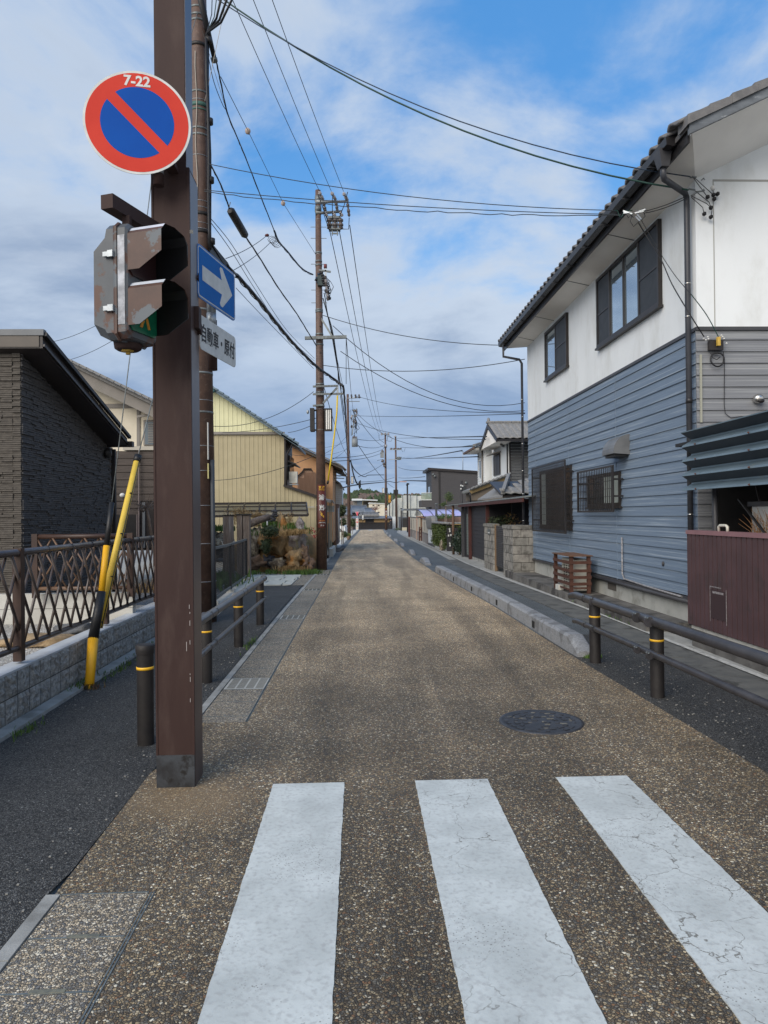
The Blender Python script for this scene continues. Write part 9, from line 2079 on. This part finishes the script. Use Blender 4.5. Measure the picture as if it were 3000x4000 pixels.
for k in range(900):
    u = rg.uniform(1340, 1640); top = interp(HP, u); v = top + abs(rg.gauss(0, 1)) * 12 + rg.uniform(-1, 2); Yt = 895 - (v - top) * 8; c = P(u, v, Yt)
    ev = mnoise.noise(Vector((u * .02, v * .05, 0))) > .12 or v > 1948 and u > 1460 or (u < 1420 and v < 1932 and rg.random() < .6)
    s_ = rg.uniform(2.2, 4.6); mbs[1 if ev else 0].blob(c, (s_ * (.7 if ev else 1), s_, s_ * (1.2 if ev else .8)), k, .35, 1, 1.3, True)
tag(mbs[0].build('woodland', M_t1), 'bare brown winter woodland covering the far hill', 'woodland', kind='stuff'); tag(mbs[1].build('evergreen_woodland', M_t2), 'dark evergreen trees scattered on the far hill', 'woodland', kind='stuff')
for (u, v) in ((1395, 1922), (1403, 1923), (1411, 1921), (1421, 1919)):
    c = P(u, v + 4, 870); e = empty('conifer', c - Vector((0, 0, 4)), '%s dark conifer on the skyline of the far hill' % {1395: 'leftmost', 1403: 'second from left', 1411: 'third from left', 1421: 'tall rightmost'}[u], 'tree', 'conifers on the hill skyline'); mb = MB(); rg2 = random.Random(u)
    for q in range(6): mb.blob(c + Vector((rg2.uniform(-1, 1), 0, -1.5 + q * .8)), (3.2 - q * .45, 2.5, 1.3), q, .35, 1)
    mb.build('crown', M_t2, e); MB().tube([c - Vector((0, 0, 6)), c], .4, 5).build('trunk', M_twig, e)
for (u, v0, v1, lab) in ((1424, 1915, 1950, 'taller lattice mast on the hill'), (1443, 1903, 1921, 'short lattice mast on the hill crest')):
    a, b = P(u, v1, 850), P(u, v0, 850); tag(MB().tube([a, b], .35, 5, True, .2).build('radio_mast', M_galvd, None, a), lab, 'mast')
an = P(1808, 1837, 60); tag(MB().tube([an, P(1808, 1765, 60)], .03, 5).tube([P(1800, 1762, 60), P(1810, 1764, 60)], .03, 5).build('tv_aerial', M_galv, None, an), 'thin television aerial above the dark modern house', 'aerial')

# ================================================================= THE PERSON
def person(base, hgt):
    s = hgt / 1.70; me = bpy.data.meshes.new('person')
    J = {'pel': (0, 0, .92), 'wai': (0, .01, 1.08), 'che': (0, .02, 1.28), 'nek': (0, .02, 1.43), 'hd0': (0, .01, 1.50), 'hd1': (0, 0, 1.60), 'hd2': (0, .01, 1.68),
         'shl': (-.17, .02, 1.38), 'ell': (-.235, .04, 1.12), 'wrl': (-.235, -.02, .88), 'hnl': (-.23, -.04, .80), 'shr': (.17, .02, 1.38), 'elr': (.235, .0, 1.12), 'wrr': (.24, -.10, .90), 'hnr': (.24, -.14, .83),
         'hil': (-.09, 0, .88), 'knl': (-.11, -.06, .48), 'anl': (-.12, .05, .09), 'tol': (-.13, -.13, .04), 'hir': (.09, 0, .88), 'knr': (.11, .04, .49), 'anr': (.12, .22, .11), 'tor': (.13, .06, .04)}
    rad = dict(pel=.15, wai=.145, che=.16, nek=.06, hd0=.085, hd1=.10, hd2=.07, shl=.075, ell=.055, wrl=.04, hnl=.04, shr=.075, elr=.055, wrr=.04, hnr=.04, hil=.10, knl=.065, anl=.045, tol=.04, hir=.10, knr=.065, anr=.045, tor=.04)
    E2 = [('pel', 'wai'), ('wai', 'che'), ('che', 'nek'), ('nek', 'hd0'), ('hd0', 'hd1'), ('hd1', 'hd2'), ('che', 'shl'), ('shl', 'ell'), ('ell', 'wrl'), ('wrl', 'hnl'), ('che', 'shr'), ('shr', 'elr'), ('elr', 'wrr'), ('wrr', 'hnr'), ('pel', 'hil'), ('hil', 'knl'), ('knl', 'anl'), ('anl', 'tol'), ('pel', 'hir'), ('hir', 'knr'), ('knr', 'anr'), ('anr', 'tor')]
    keys = list(J); me.from_pydata([tuple(c * s for c in J[k]) for k in keys], [(keys.index(a), keys.index(b)) for a, b in E2], [])
    tmp = bpy.data.objects.new('person_tmp', me); COL.objects.link(tmp); tmp.modifiers.new('s', 'SKIN'); tmp.modifiers.new('d', 'SUBSURF').levels = 2
    for i, k in enumerate(keys): me.skin_vertices[0].data[i].radius = (rad[k] * s, rad[k] * s)
    me.skin_vertices[0].data[0].use_root = True
    bpy.context.view_layer.update(); dg = bpy.context.evaluated_depsgraph_get(); ev = bpy.data.meshes.new_from_object(tmp.evaluated_get(dg)); bpy.data.objects.remove(tmp)
    cloth = mat('dark_clothes', (0.02, 0.021, 0.025), (0.03, 0.03, 0.036), 9, .85); skin = mat('skin', (0.42, 0.26, 0.19), rough=.6); pants = mat('dark_trousers', (0.035, 0.036, 0.042), rough=.85)
    ev.materials.clear()
    for m_ in (cloth, skin, pants): ev.materials.append(m_)
    for p in ev.polygons:
        z = p.center.z / s; ax = abs(p.center.x) / s; p.material_index = 1 if (z > 1.46 or (ax > .2 and z < .86 and z > .6)) else (2 if z < .80 else 0); p.use_smooth = True
    e = empty('person', base, 'person in dark jacket and cap walking away at the street end', 'person'); o = link('body', ev, e, None, base)
    hb = MB(); c = Vector(base) + Vector((0, .01, 1.645)) * 1.0; hb.blob(Vector(base) + Vector((0, .015 * s, 1.645 * s)), (.105 * s, .11 * s, .085 * s), 1, .04, 2); hb.build('cap', cloth, e)
    jb = MB(); jb.lathe(Vector(base) + Vector((0, 0, .74 * s)), [(.20, 0), (.185, .2), (.175, .45)], 16); jb.build('coat_skirt', cloth, e)
pg = G(1527, 2067.5); person(pg, 1.72)
